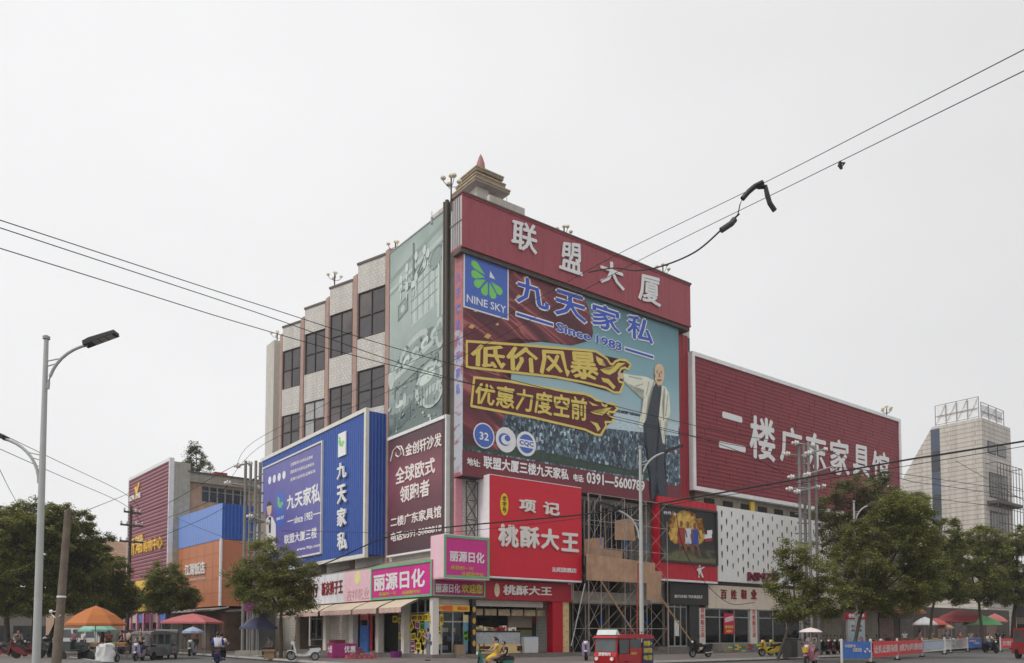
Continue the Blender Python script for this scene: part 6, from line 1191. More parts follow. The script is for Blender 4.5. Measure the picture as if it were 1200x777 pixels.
# round no-stopping sign
g = at(293, 760, 47.2); c = at(293.3, 711, 47.2); t = thing('no_stopping_sign', 'round blue and red no-stopping sign on a thin post', 'road sign', (g.x, g.y, .15))
mb = MB(); mb.tube([(c.x, c.y + .06, .15), (c.x, c.y + .06, c.z + .4)], .035, 8); mb.build('post', steel, t)
SP = Plane((c.x, c.y, 0), (1, 0, 0), (0, -1, 0)); mb = MB(); disc(mb, SP, (0, c.z), .37, .37, 0, .02, 28); pl_ = mb.build('plate', M('sign_red', G(170, 40, 50), .4), t)
mb = MB(); disc(mb, SP, (0, c.z), .30, .30, .021, .005, 28); mb.build('field', M('sign_blue', G(40, 64, 130), .4), pl_)
mb = MB(); mb.prism(SP, [(-.24, c.z + .19), (-.19, c.z + .24), (.24, c.z - .19), (.19, c.z - .24)], .027, .031); mb.prism(SP, [(.24, c.z + .19), (.19, c.z + .24), (-.24, c.z - .19), (-.19, c.z - .24)], .032, .036); mb.build('cross', MC['sign_red'], pl_)
def wire(label, pts, D0, D1, r=.017, name='overhead_wire', cat='wire', group='overhead wires'):
    n = len(pts); P = []
    xs_ = [0]; 
    for i in range(1, n): xs_.append(xs_[-1] + math.hypot(pts[i][0] - pts[i - 1][0], pts[i][1] - pts[i - 1][1]))
    W3 = [at(x, y, D0 + (D1 - D0) * s / xs_[-1]) for (x, y), s in zip(pts, xs_)]
    if pts[0][0] < 0 or pts[0][0] > 1200: W3[0] = W3[1] + (W3[1] - W3[2]).normalized() * 32      # the wire runs on well past the frame
    if pts[-1][0] < 0 or pts[-1][0] > 1200: W3[-1] = W3[-2] + (W3[-2] - W3[-3]).normalized() * 32
    for i in range(n - 1):
        p0_, p1_, p2_, p3_ = W3[max(i - 1, 0)], W3[i], W3[i + 1], W3[min(i + 2, n - 1)]
        for k in range(8):
            u = k / 8; P.append(.5 * ((2 * p1_) + (p2_ - p0_) * u + (2 * p0_ - 5 * p1_ + 4 * p2_ - p3_) * u * u + (3 * p1_ - p0_ - 3 * p2_ + p3_) * u ** 3))
    P.append(W3[-1]); mb = MB(); mb.tube(P, r, 5); m = P[len(P) // 2]
    return solo(mb, name, wirem, label, cat, (m.x, m.y, m.z), group=group)
wire('uppermost black wire falling from the left edge to the pole cluster by the crimson sign', [(-30, 248), (0, 258), (300, 356), (520, 424), (820, 500), (931, 520)], 24, 49, .018)
wire('second black wire from the left edge, just under the uppermost one', [(-30, 257), (0, 267), (300, 366), (520, 441), (790, 507), (924, 533)], 24, 49, .018)
wire('third black wire from the left edge, below the close pair', [(-30, 282), (0, 291), (300, 384), (495, 437), (820, 513), (927, 559)], 24, 49, .018)
wire('upper of two thin wires rising to the top right corner', [(1240, 38), (1200, 58), (900, 212), (720, 300), (600, 366), (420, 455), (300, 516), (277, 546)], 15, 48, .012)
wire('lower of two thin wires rising to the top right corner', [(1240, 63), (1200, 83), (950, 206), (740, 310), (560, 408), (430, 470), (310, 520), (266, 566)], 15, 48, .012)
wire('thick sagging black cable running right across the shop signs', [(1240, 510), (1200, 517), (1050, 541), (830, 580), (700, 601), (523, 618), (452, 630), (370, 664), (300, 672)], 30, 48, .04)
wire('thin cable hugging the thick sagging one above the shops', [(1240, 516), (1200, 523), (1050, 548), (830, 584), (690, 606), (523, 624), (430, 624), (330, 622)], 30, 48, .015)
wire('loose black cable curling down in front of the shoe shop fascia', [(792, 600), (800, 640), (818, 672), (838, 695), (858, 708), (884, 706)], 51, 55, .02)
for k, (lab, P) in enumerate((('long thin wire from the lamp post to the thin utility pole', [(-20, 495), (46, 530), (147, 579), (166, 601)]), ('faint wire below the long one by the left lamp post', [(-20, 515), (51, 549), (145, 591), (168, 616)]), ('short faint wire rising right to the thin utility pole', [(80, 607), (92, 602), (147, 580), (150, 578)]), ('drooping wire at the far left above the trees', [(-10, 535), (0, 551), (12, 575), (23, 594)]))):
    wire(lab, P, 35, 70, .02)
wire('wire from the utility pole up to the left steel pole cluster', [(165, 602), (200, 588), (245, 562), (280, 543)], 70, 49, .02)
wire('wire crossing the striped mall to the middle arm of the left cluster', [(168, 617), (215, 600), (250, 585), (268, 567)], 70, 49, .02)
wire('lowest wire running from the utility pole over the blue corrugated top', [(168, 636), (205, 622), (250, 602), (300, 571)], 70, 49, .02)
wire('crossing wire drooping over the blue corrugated top', [(207, 607), (225, 615), (250, 625), (292, 640)], 60, 49, .015)
wire('upper thin wire from the pole cluster past the pale tower', [(975, 547), (1060, 556), (1130, 566), (1240, 570)], 49, 60, .02)
wire('middle thin wire from the pole cluster past the pale tower', [(965, 527), (1060, 562), (1130, 573), (1240, 588)], 49, 60, .02)
wire('lower thin wire from the pole cluster past the pale tower', [(963, 570), (1060, 580), (1140, 590), (1240, 606)], 49, 60, .02)
wire('steep wire dropping past the right side of the pale tower', [(1120, 540), (1180, 575), (1240, 625)], 80, 70, .025)
t = wire('twisted cable hanging in a loop from the thin wires by the red roof sign', [(866, 251), (850, 265), (815, 295), (775, 312), (745, 317), (720, 314), (690, 319)], 24, 34, .03, 'hanging_cable', 'cable', None)
j = at(885, 230, 24); t = thing('cable_clamp', 'black strap and insulator dangling from the upper thin wire', 'clamp', j)
mb = MB(); mb.tube([at(x, y, 24) for x, y in ((894, 214), (884, 219), (877, 225), (870, 233))], .085, 6); mb.build('strap', black, t)
mb = MB(); mb.tube([at(x, y, 24) for x, y in ((888, 219), (897, 219), (899, 228), (902, 238), (908, 247))], .075, 6); mb.build('strap', black, t)
mb = MB(); mb.tube([at(x, y, 24) for x, y in ((871, 231), (867, 240), (865, 250), (862, 257))], .018, 5); mb.build('twisted_wire', wirem, t)
mb = MB(); mb.tube([at(x, y, 24) for x, y in ((861, 257), (857, 262), (845, 270))], .095, 8); mb.build('insulator', dsteel, t)
mb = MB()
for dx, dy, ex, ey in ((0, 0, 2, 5), (1, 0, -2, 6), (0, 1, 6, 2), (1, 3, 3, 8), (-1, 2, 2, 9), (0, 4, 5, 3)): mb.tube([at(984 + dx, 189 + dy, 19), at(984 + dx + ex * .5, 189 + dy + ey * .6, 19), at(984 + ex, 189 + ey, 19.05)], .022, 5)
g = at(985, 192, 19); solo(mb, 'snagged_rag', black, 'scrap of black rag snagged on the lower thin wire', 'rag', g)

# roof lamps with globes
def globe_lamp(label, foot, top, arms, rr=.14):
    D = foot.y; t = thing('globe_lamp', label, 'lamp', foot, 0, 'globe lamps along the roof edge'); mb = MB(); mb.tube([foot, top], .05, 6); mb.build('stem', dsteel, t)
    gm = M('dusty_glass_globe', G(200, 190, 170), .25, var=.1); gs = [top + Vector((0, 0, rr))]
    for i in range(arms):
        a = i * 2 * math.pi / arms + .4; e = top + Vector((math.cos(a) * .5, math.sin(a) * .5, -.25)); mb = MB(); mb.tube([top + Vector((0, 0, -.5)), top.lerp(e, .6) + Vector((0, 0, -.3)), e], .02, 5); mb.build('arm', dsteel, t); gs.append(e + Vector((0, 0, rr)))
    for g in gs: mb = MB(); mb.sph(g, rr, 10, (1, 1, .8)); mb.build('globe', gm, t, smooth=True)
def roofpt(pl, x, z, y): a = pl.px(x, y)[0]; return pl.pt(a, z, -.3), pl.pt(a, pl.px(x, y)[1], -.3)
for lab, pl, x, z, y in (('globe lamp on the roof above the far left window bay', pl2, 321, z_top, 389), ('globe lamp on the roof above the second window bay from the mural', pl2, 388, z_top, 320), ('low globe lamp at the mural end of the window bays', pl2, 459, z_top, 284)): f_, tp = roofpt(pl, x, z, y); globe_lamp(lab, f_, tp, 4)
for lab, x, y, zz_ in (('globe lamp on the red roof sign above the second character', 667, 264, None), ('globe lamp on the red roof sign near its right end', 783, 309, None)): a, z = pt.px(x, y); globe_lamp(lab, pt.pt(a, pt.px(541.5, 225.8)[1] + .1, -.5), pt.pt(a, z, -.5), 4)
a, z = pt.px(530.5, 196); f_ = PL(rt0 - .1).pt(-.5, z_top, 0); globe_lamp('tall globe lamp on the left corner of the red roof sign', Vector((f_.x, f_.y, pt.px(530, 235)[1])), Vector((f_.x, f_.y, z)), 4, .17)
a, z = prw.px(1045, 477); globe_lamp('globe lamp at the right end of the crimson slatted sign', prw.pt(a, zs_t, -.5), prw.pt(a, z, -.5), 4, .18)
for x, y0, y1 in ((517, 243, 250), (605.5, 226, 242)):
    a = pt.px(x, y1)[0]; mb = MB(); P0 = pt.pt(a, pt.px(x, y1 + 4)[1], -1); mb.tube([P0, pt.pt(a, pt.px(x, y0 - 4)[1], -1)], .02, 5); mb.tube([P0, pt.pt(a, pt.px(x, y1 - 4)[1], -1)], .08, 6); solo(mb, 'antenna', steel, 'small antenna on the roof %s' % ('left of the red sign' if x < 530 else 'beside the stacked-eave pavilion'), 'antenna', P0)
# ---------------------------------------------------------------- vehicles
LYZ = Plane((0, 0, 0), (0, 1, 0), (1, 0, 0))       # side profile plane: a = y, z; offset = x
chrome = M('bright_metal', (.55, .55, .55), .25, .9, var=.05); lampg = M('lamp_glass', (.7, .7, .65), .15, var=.05); redl = M('tail_lamp_red', (.35, .02, .02), .3, var=.05); seatm = M('black_seat_vinyl', (.018, .017, .017), .5, var=.2)
def wheel(parent, c, r, w, spokes=True):
    mb = MB(); mb.lathe([(r * .72, -w * .5), (r * .94, -w * .5), (r, -w * .2), (r, w * .2), (r * .94, w * .5), (r * .72, w * .5), (r * .72, -w * .5)], c, 18, axis='x'); wh = mb.build('wheel', rubber, parent, world=False, smooth=True)
    mb = MB(); mb.lathe([(.02, -w * .35), (r * .2, -w * .4), (r * .2, w * .4), (.02, w * .35)], c, 8, axis='x'); mb.lathe([(r * .66, -w * .3), (r * .73, -w * .3), (r * .73, w * .3), (r * .66, w * .3), (r * .66, -w * .3)], c, 18, axis='x')
    for k in range(5): a = k * 2 * math.pi / 5; mb.tube([c, Vector(c) + Vector((0, math.cos(a) * r * .7, math.sin(a) * r * .7))], r * .06, 5)
    mb.build('rim', steel, wh, world=False); return wh
def make_scooter(body, label, loc, rz, group, box=False, trike=False, moto=False, sc=1.0):
    t = thing('motor_scooter' if not moto else 'motorcycle', label, 'scooter' if not moto else 'motorcycle', loc, rz, group)
    if sc != 1: place(t, loc, rz, sc)
    wheel(t, (0, -.62, .25), .25, .10)
    if trike: wheel(t, (-.3, .55, .22), .22, .09); wheel(t, (.3, .55, .22), .22, .09)
    else: wheel(t, (0, .58, .25), .25, .11)
    mb = MB(); mb.prism(LYZ, [(-.34, .34), (.1, .3), (.2, .44), (.34, .62), (.78, .66), (.86, .58), (.72, .44), (.5, .30), (.3, .22), (-.3, .22)], -.13 if not moto else -.1, .13 if not moto else .1)
    if moto: mb.prism(LYZ, [(-.35, .70), (-.1, .84), (.1, .76), (.08, .62), (-.3, .56)], -.12, .12)
    mb.build('body', body, t, world=False)
    mb = MB(); mb.prism(LYZ, [(-.40, .26), (-.34, .24), (-.42, .62), (-.5, .92), (-.56, .92), (-.50, .60)], -.19, .19); mb.prism(LYZ, [(-.6, .80), (-.5, .78), (-.48, .98), (-.56, 1.0), (-.62, .92)], -.11, .11); mb.build('front_shield', body, t, world=False)
    mb = MB(); mb.prism(LYZ, [(-.86, .46), (-.74, .54), (-.55, .53), (-.42, .42), (-.46, .4), (-.58, .49), (-.74, .50), (-.84, .44)], -.08, .08); mb.build('mudguard', body, t, world=False)
    mb = MB(); mb.prism(LYZ, [(.06, .60), (.12, .72), (.40, .75), (.80, .80), (.86, .72), (.78, .66), (.34, .63)], -.14, .14); mb.build('seat', seatm, t, world=False)
    mb = MB(); mb.tube([(-.34, -.42, 1.04), (-.2, -.5, 1.02), (0, -.52, .98), (.2, -.5, 1.02), (.34, -.42, 1.04)], .018, 6); mb.tube([(0, -.50, 1.0), (0, -.62, .3)], .035, 6); mb.build('handlebar', black, t, world=False)
    mb = MB(); mb.sph((0, -.61, .90), .085, 10, (1, .5, .8)); mb.build('headlight', lampg, t, world=False)
    mb = MB(); mb.box((0, .87, .66), (.18, .05, .07)); mb.build('tail_light', redl, t, world=False)
    for s in (-1, 1): mb = MB(); mb.tube([(.25 * s, -.47, 1.03), (.32 * s, -.44, 1.2)], .01, 5); mb.lathe([(.06, -.01), (.06, .01)], (.34 * s, -.44, 1.23), 10, axis='y'); mb.build('mirror', black, t, world=False)
    mb = MB(); mb.tube([(-.1, .3, .2), (-.2, .3, .02)], .014, 5); mb.tube([(.15, .2, .26), (.16, .8, .3)], .035, 6); mb.build('exhaust', chrome, t, world=False)
    if box: mb = MB(); mb.box((0, .92, .92), (.36, .3, .28)); mb.build('carrier_box', black, t, world=False)
    return t
def pc(name, c, r=.35): return M(name, c, r, .1, var=.06, spec=.5)
SCG = 'scooters parked along the street'
P_ = lambda x, y, z=.15: gp(x, y, z)
def par(x, y, D, z): p = at(x, y, D); return (p.x, p.y, z)
silver = pc('silver_paint', (.35, .35, .36)); blackp = pc('black_paint', (.015, .015, .016)); redp_ = pc('dark_red_paint', (.16, .015, .015)); whitep = pc('white_plastic', (.62, .62, .62)); yelp = pc('yellow_paint2', (.55, .40, .03)); lil = pc('lilac_plastic', (.45, .38, .52)); bluep = pc('blue_paint', (.03, .08, .25)); greenp = pc('green_paint', (.04, .16, .12))
s1 = make_scooter(silver, 'silver scooter parked at the kerb under the small blue parasol', P_(225, 769), rad(10), SCG, True)
s2 = make_scooter(whitep, 'white electric three-wheeler parked on the pavement before the dark shop', P_(356, 774), rad(-75), SCG, trike=True)
s3 = make_scooter(lil, 'lilac scooter standing just left of the red three-wheeled taxi', par(687, 770, 41, .15), rad(-8), SCG)
s4 = make_scooter(blackp, 'black motorcycle parked at the foot of the bamboo pole', par(821, 770, 46, .15), rad(-60), SCG, moto=True)
s5 = make_scooter(yelp, 'yellow scooter nearest the leaning young tree', par(903, 765, 48, .15), rad(-70), SCG)
dup(s5, 'yellow scooter parked behind another yellow one beside the dark bin', par(912, 763, 50, .15), rad(-66), SCG)
s6 = make_scooter(redp_, 'dark red scooter at the far left by the tree trunks', par(6, 770, 46, .15), rad(80), SCG)
lrow = [(s4, 20, 48, 70, 'black motorcycle in the left row, second from the photo edge'), (s6, 33, 44, 100, 'dark red scooter just left of the big lamp post'), (s4, 52, 45, 75, 'black motorcycle between lamp post and wooden pole'), (s1, 62, 52, 60, 'silver scooter parked behind the wooden pole'), (s4, 12, 53, 60, 'black motorcycle standing behind the leftmost dark red scooter'), (s6, 44, 55, 110, 'dark red scooter behind the lamp post in the back row')]
for o, x, D, r, l in lrow: dup(o, l, par(x, 770, D, .15), rad(r), SCG)
rrow = [(s4, 966, 52, -40, 'black motorcycle parked beside the woman with the pale umbrella'), (s6, 974, 53, -35, 'dark red scooter between two black motorcycles near the fence end'), (s4, 982, 54, -40, 'black motorcycle nearest the start of the banner fence'), (s1, 990, 57, -50, 'silver scooter before the advertising light box'), (s4, 1024, 58, -40, 'black motorcycle behind the red slogan banner, left end'), (s1, 1036, 60, -45, 'silver scooter behind the red slogan banner'), (s6, 1070, 66, -30, 'dark red scooter beside the brown tricycle cart'), (s4, 1100, 70, -30, 'black motorcycle before the red flat parasol'), (s1, 1118, 72, -30, 'silver scooter under the red gazebo'), (s5, 1140, 76, -30, 'yellow scooter under the green umbrella')]
for o, x, D, r, l in rrow: dup(o, l, par(x, 765, D, .15), rad(r), SCG)
# three-wheeled taxis
def tricab(label, loc, rz, body, roof, red=False, sc=1.0):
    t = thing('motor_tricycle_taxi', label, 'three-wheeler', loc, rz, 'three-wheeled taxis'); place(t, loc, rz, sc)
    wheel(t, (0, -1.05, .27), .27, .12); wheel(t, (-.52, .85, .27), .27, .14); wheel(t, (.52, .85, .27), .27, .14)
    mb = MB(); mb.prism(LYZ, [(-1.25, .38), (-1.3, .72), (-1.22, .95), (-1.15, .95), (-1.1, .60), (-.5, .42), (-.4, .80), (1.3, .80), (1.32, .36), (1.2, .26), (1.15, .26), (1.1, .5), (.6, .5), (.55, .24), (-.8, .24)], -.58, .58); mb.build('body', body, t, world=False)
    mb = MB(); mb.prism(LYZ, [(-1.28, 1.60), (-1.2, 1.70), (-.6, 1.78), (.9, 1.78), (1.32, 1.70), (1.36, 1.58), (1.3, 1.56), (-1.2, 1.57)], -.62, .62); ro = mb.build('roof', roof, t, world=False)
    for sx in (-1, 1):
        for y0, y1, z0 in ((-1.2, -1.16, .95), (-.42, -.42, .8), (.45, .45, .8), (1.28, 1.3, .8)): mb = MB(); mb.tube([(.55 * sx, y0, z0), (.55 * sx, y1, 1.58)], .035, 6); mb.build('roof_post', body, t, world=False)
    mb = MB(); mb.hexa([Vector(p) for p in ((-.52, -1.23, .96), (.52, -1.23, .96), (.52, -1.21, .96), (-.52, -1.21, .96), (-.52, -1.19, 1.57), (.52, -1.19, 1.57), (.52, -1.17, 1.57), (-.52, -1.17, 1.57))]); mb.build('windscreen', M('cab_glass', (.10, .115, .12), .08, var=.2), t, world=False)
    for s in (-1, 1): mb = MB(); mb.lathe([(.09, -.03), (.085, .0), (.05, .02)], (.40 * s, -1.315, .62), 12, axis='y'); mb.build('headlight', lampg, t, world=False); mb = MB(); mb.box((.48 * s, 1.33, .55), (.1, .04, .16)); mb.build('tail_light', redl, t, world=False)
    mb = MB(); mb.box((0, 1.335, .42), (.34, .02, .12)); mb.build('number_plate', M('blank_plate', (.5, .5, .48), .5), t, world=False)
    mb = MB(); mb.box((0, .75, .86), (1.0, .5, .12)); mb.box((0, 1.08, 1.12), (1.0, .1, .5)); mb.build('bench', seatm, t, world=False)
    if red:
        for sx in (-1, 1):
            for y0, y1 in ((-1.05, -.48), (-.36, .40)): mb = MB(); mb.box((.585 * sx, (y0 + y1) / 2, 1.2), (.02, y1 - y0, .66)); mb.build('side_window', MC['cab_glass'], t, world=False)
            mb = MB(); mb.box((.59 * sx, -.45, .68), (.03, 1.35, .34)); mb.box((.585 * sx, .45, .95), (.025, 1.6, .3)); mb.build('door', body, t, world=False)
            SP2 = Plane((.6 * sx, 0, 0), (0, sx, 0), (sx, 0, 0)); mb = MB(); a0_, a1_ = sorted((.5 * sx, 1.28 * sx)); mb.pbox(SP2, a0_, .35, a1_, 1.55, .0, .02); ad = mb.build('advert_panel', M('navy_advert', (.03, .03, .10), .5, var=.15), t, world=False)
            mb = MB()
            for s_, z in (('特惠+', 1.2), ('装修贷款', .85), ('电话', .5)): mb.text(s_, SP2, [(a0_ + .08, z + .26), (a1_ - .08, z + .26), (a1_ - .08, z), (a0_ + .08, z)], .021, .006, .03, res=1)
            mb.build('advert_lettering', M('advert_yellow', (.62, .50, .06), .5), ad, world=False)
            mb = MB(); mb.box((.59 * sx, -.1, .86), (.04, .4, .1)); mb.build('door_label', M('advert_gold', (.5, .32, .04), .5), t, world=False)
        mb = MB(); mb.hexa([Vector(p) for p in ((-.5, -1.2, 1.74), (.5, -1.2, 1.74), (.5, -.9, 1.74), (-.5, -.9, 1.74), (-.5, -1.1, 1.99), (.5, -1.1, 1.99), (.5, -1.05, 1.99), (-.5, -1.05, 1.99))]); mb.build('roof_light_box', M('pale_light_box', (.6, .66, .64), .4), ro, world=False)
        mb = MB()
        for sx in (-.5, .5): mb.tube([(sx, -.8, 1.88), (sx, 1.2, 1.88)], .02, 6)
        for y in (-.8, -.1, .6, 1.2): mb.tube([(-.5, y, 1.78), (-.5, y, 1.88), (.5, y, 1.88), (.5, y, 1.78)], .015, 5)
        mb.build('roof_rack', M('rack_maroon', (.1, .03, .03), .5), ro, world=False)
        FP = Plane((0, -1.305, 0), (1, 0, 0), (0, -1, 0)); mb = MB(); mb.text('旅游观光', FP, [(-.3, .92), (.35, .92), (.35, .76), (-.3, .76)], .01, .01, .03, res=1); mb.build('front_lettering', whitebright, t, world=False)
    else:
        mb = MB(); mb.box((0, 1.31, 1.2), (1.02, .02, .66)); mb.build('rear_window', M('cab_plastic_sheet', (.16, .16, .155), .15, var=.5, vs=3), t, world=False)
        mb = MB(); mb.box((0, 1.34, 1.63), (.72, .05, .13)); mb.build('rear_board', M('grey_board', (.2, .2, .2), .5, var=.4, vs=8), ro, world=False)
        mb = MB(); mb.box((0, 1.335, .68), (.7, .02, .12)); mb.build('rear_strip', M('dull_gold_strip', (.3, .24, .12), .5), t, world=False)
    return t
gry = pc('grey_cab_paint', (.17, .175, .175)); cab_red = pc('cab_red_paint', (.42, .012, .02)); roofg = M('faded_vinyl_roof', (.15, .155, .15), .6, var=.25, vs=3)
p = at(731, 770, 32.5); rt_ = tricab('red three-wheeled taxi with a light box on its roof at the corner', (p.x, p.y, .0), rad(-42), cab_red, cab_red, True, 1.0); rt_.matrix_basis = Matrix.Translation(p * 0 + Vector((p.x, p.y, 0))) @ Matrix.Rotation(rad(-42), 4, 'Z') @ Matrix.Diagonal((.92, 1.04, .84, 1))
g1 = tricab('grey three-wheeled taxi seen from behind in the left street', par(178, 775, 46.5, .0), rad(176), gry, roofg, False, .94)
dup(g1, 'grey three-wheeled taxi half hidden to the right of the rear-facing one', par(196, 770, 49, 0), rad(200)); dup(g1, 'grey three-wheeled taxi farther back beyond the fruit stall', par(144, 765, 60, 0), rad(170))
# cars in the left distance, minibus at the right edge
def make_car(label, loc, rz, body, van=False, name='parked_car', cat='car', red=False):
    t = thing(name, label, cat, loc, rz); L_, h = (2.1, 1.75) if van else (2.1, 1.42); w = .8
    for y in (-1.35, 1.3):
        for s in (-1, 1): wheel(t, (s * .72, y, .31), .31, .2)
    prof = [(-2.1, .35), (-2.1, .75), (-1.1, .92), (-.9, .92), (1.75, .95), (2.08, .85), (2.1, .35)] if not van else [(-2.1, .3), (-2.15, .8), (-1.9, 1.0), (2.1, 1.0), (2.12, .3)]
    mb = MB(); mb.prism(LYZ, prof, -w, w); mb.build('body', body, t, world=False)
    cp = [(-1.05, .93), (-.35, h - .02), (.95, h), (1.7, .955)] if not van else [(-1.88, 1.005), (-1.45, h + .1), (2.0, h + .12), (2.1, 1.005)]
    mb = MB(); mb.prism(LYZ, cp, -w + .1, w - .1); ro = mb.build('roof', body, t, world=False)
    gl = MC['cab_glass']; zr = cp[1][1] - .1
    for s in (-1, 1):
        for y0, y1 in (((-.7, .2), (.3, 1.25)) if not van else ((-1.45, -.5), (-.4, .7), (.8, 1.9))): mb = MB(); mb.hexa([Vector((s * (w - .085), y, z)) + Vector((s * d, 0, 0)) for z, yy in ((1.02, (y0, y1)), (zr, (y0 + .12, y1 - .1))) for y, d in ((yy[0], 0), (yy[1], 0), (yy[1], -.03), (yy[0], -.03))]); mb.build('side_window', gl, t, world=False)
        mb = MB(); mb.box((.55 * s, cp[0][0] * 1.0 - 1.08 if not van else -2.14, .7), (.28, .06, .14)); mb.build('headlight', lampg, t, world=False)
    mb = MB(); a, b = cp[0], cp[1]; mb.hexa([Vector(p) for p in ((-.6, a[0] + .06 - .02, a[1] + .06), (.6, a[0] + .04, a[1] + .06), (.6, a[0] + .08, a[1] + .03), (-.6, a[0] + .08, a[1] + .03), (-.58, b[0] - .08, b[1] - .06), (.58, b[0] - .08, b[1] - .06), (.58, b[0] - .03, b[1] - .08), (-.58, b[0] - .03, b[1] - .08))]); mb.build('windscreen', gl, t, world=False)
    if red: mb = MB(); mb.box((0, -2.17, .62), (1.3, .04, .2)); mb.build('yellow_bumper_strip', yelp, t, world=False); mb = MB(); mb.box((0, -2.18, .86), (.6, .03, .14)); mb.build('grille', chrome, t, world=False)
    return t
p = at(74, 752, 74); make_car('white car parked under the left trees behind the wooden pole', (p.x, p.y, .15), rad(75), whitep)
p = at(100, 752, 70); make_car('white van beyond the orange umbrella stall', (p.x, p.y, .15), rad(80), whitep, True, 'parked_van', 'van')
p = at(1197, 762, 47); make_car('red minibus entering at the right edge of the road', (p.x + 1.15, p.y, .0), rad(-12), cab_red, True, 'minibus', 'minibus', True)

# ---------------------------------------------------------------- people
tmp = bpy.data.scenes.new('pose_workshop')
def skin_mesh(V, E, R, roots, sub=1):
    m = bpy.data.meshes.new('w'); m.from_pydata(V, E, []); o = bpy.data.objects.new('w', m); tmp.collection.objects.link(o); o.modifiers.new('k', 'SKIN'); u = o.modifiers.new('u', 'SUBSURF'); u.levels = sub
    for i, r in enumerate(R): m.skin_vertices[0].data[i].radius = (r, r) if not isinstance(r, tuple) else r
    for i in roots: m.skin_vertices[0].data[i].use_root = True
    vl = tmp.view_layers[0]; vl.update(); r = bpy.data.meshes.new_from_object(o.evaluated_get(vl.depsgraph)); bpy.data.objects.remove(o); bpy.data.meshes.remove(m); return r
def mobj(name, me, mat, parent):
    me.materials.clear(); me.materials.append(mat)
    for p in me.polygons: p.use_smooth = True
    me.name = name; o = bpy.data.objects.new(name, me); COL.objects.link(o); o.parent = parent; return o
skinm = M('skin', (.40, .25, .18), .55, var=.05); hairm = M('black_hair', (.012, .010, .009), .5, var=.1)
POSE = {
 'stand': dict(pel=(0, 0, .92), chest=(0, .0, 1.27), neck=(0, -.01, 1.43), head=(0, -.03, 1.55), el=[(-.23, .03, 1.10), (.23, .03, 1.10)], wr=[(-.24, -.06, .87), (.24, -.06, .87)], kn=[(-.10, -.02, .49), (.10, -.02, .49)], an=[(-.10, .03, .08), (.10, .03, .08)]),
 'phone': dict(pel=(0, 0, .92), chest=(0, .02, 1.27), neck=(0, -.02, 1.42), head=(0, -.08, 1.52), el=[(-.22, -.04, 1.06), (.22, -.04, 1.06)], wr=[(-.09, -.25, 1.22), (.08, -.26, 1.24)], kn=[(-.10, -.04, .49), (.10, .0, .49)], an=[(-.11, .02, .08), (.10, .06, .08)]),
 'walk': dict(pel=(0, 0, .92), chest=(0, -.01, 1.27), neck=(0, -.03, 1.43), head=(0, -.06, 1.55), el=[(-.23, .10, 1.11), (.23, -.04, 1.10)], wr=[(-.24, .10, .88), (.24, -.20, .92)], kn=[(-.09, -.16, .52), (.09, .02, .50)], an=[(-.09, -.20, .08), (.09, .24, .12)]),
 'ride': dict(pel=(0, .22, .84), chest=(0, .16, 1.18), neck=(0, .12, 1.34), head=(0, .08, 1.47), el=[(-.27, -.06, 1.04), (.27, -.06, 1.04)], wr=[(-.30, -.36, 1.07), (.30, -.36, 1.07)], kn=[(-.17, -.20, .72), (.17, -.20, .72)], an=[(-.15, -.14, .34), (.15, -.14, .34)]),
 'pillion': dict(pel=(0, .22, .86), chest=(0, .18, 1.20), neck=(0, .14, 1.36), head=(0, .10, 1.48), el=[(-.26, .04, 1.04), (.26, .04, 1.04)], wr=[(-.16, -.18, .98), (.16, -.18, .98)], kn=[(-.20, -.16, .74), (.20, -.16, .74)], an=[(-.22, -.04, .36), (.22, -.04, .36)]),
 'umbrella': dict(pel=(0, .22, .84), chest=(0, .18, 1.18), neck=(0, .15, 1.34), head=(0, .11, 1.47), el=[(-.27, -.04, 1.04), (.26, .0, 1.02)], wr=[(-.30, -.36, 1.07), (.16, -.22, 1.16)], kn=[(-.16, -.20, .72), (.16, -.20, .72)], an=[(-.15, -.14, .34), (.15, -.14, .34)]),
 'work': dict(pel=(0, 0, .92), chest=(0, -.06, 1.25), neck=(0, -.12, 1.39), head=(0, -.19, 1.49), el=[(-.25, -.12, 1.06), (.25, -.12, 1.06)], wr=[(-.18, -.36, 1.0), (.16, -.38, 1.02)], kn=[(-.11, -.03, .49), (.11, .0, .49)], an=[(-.12, .03, .08), (.12, .04, .08)]),
 'sit': dict(pel=(0, .0, .48), chest=(0, -.02, .82), neck=(0, -.05, .97), head=(0, -.09, 1.09), el=[(-.24, -.06, .64), (.24, -.06, .64)], wr=[(-.12, -.30, .60), (.12, -.30, .60)], kn=[(-.12, -.42, .50), (.12, -.42, .50)], an=[(-.12, -.40, .08), (.12, -.40, .08)]),
}
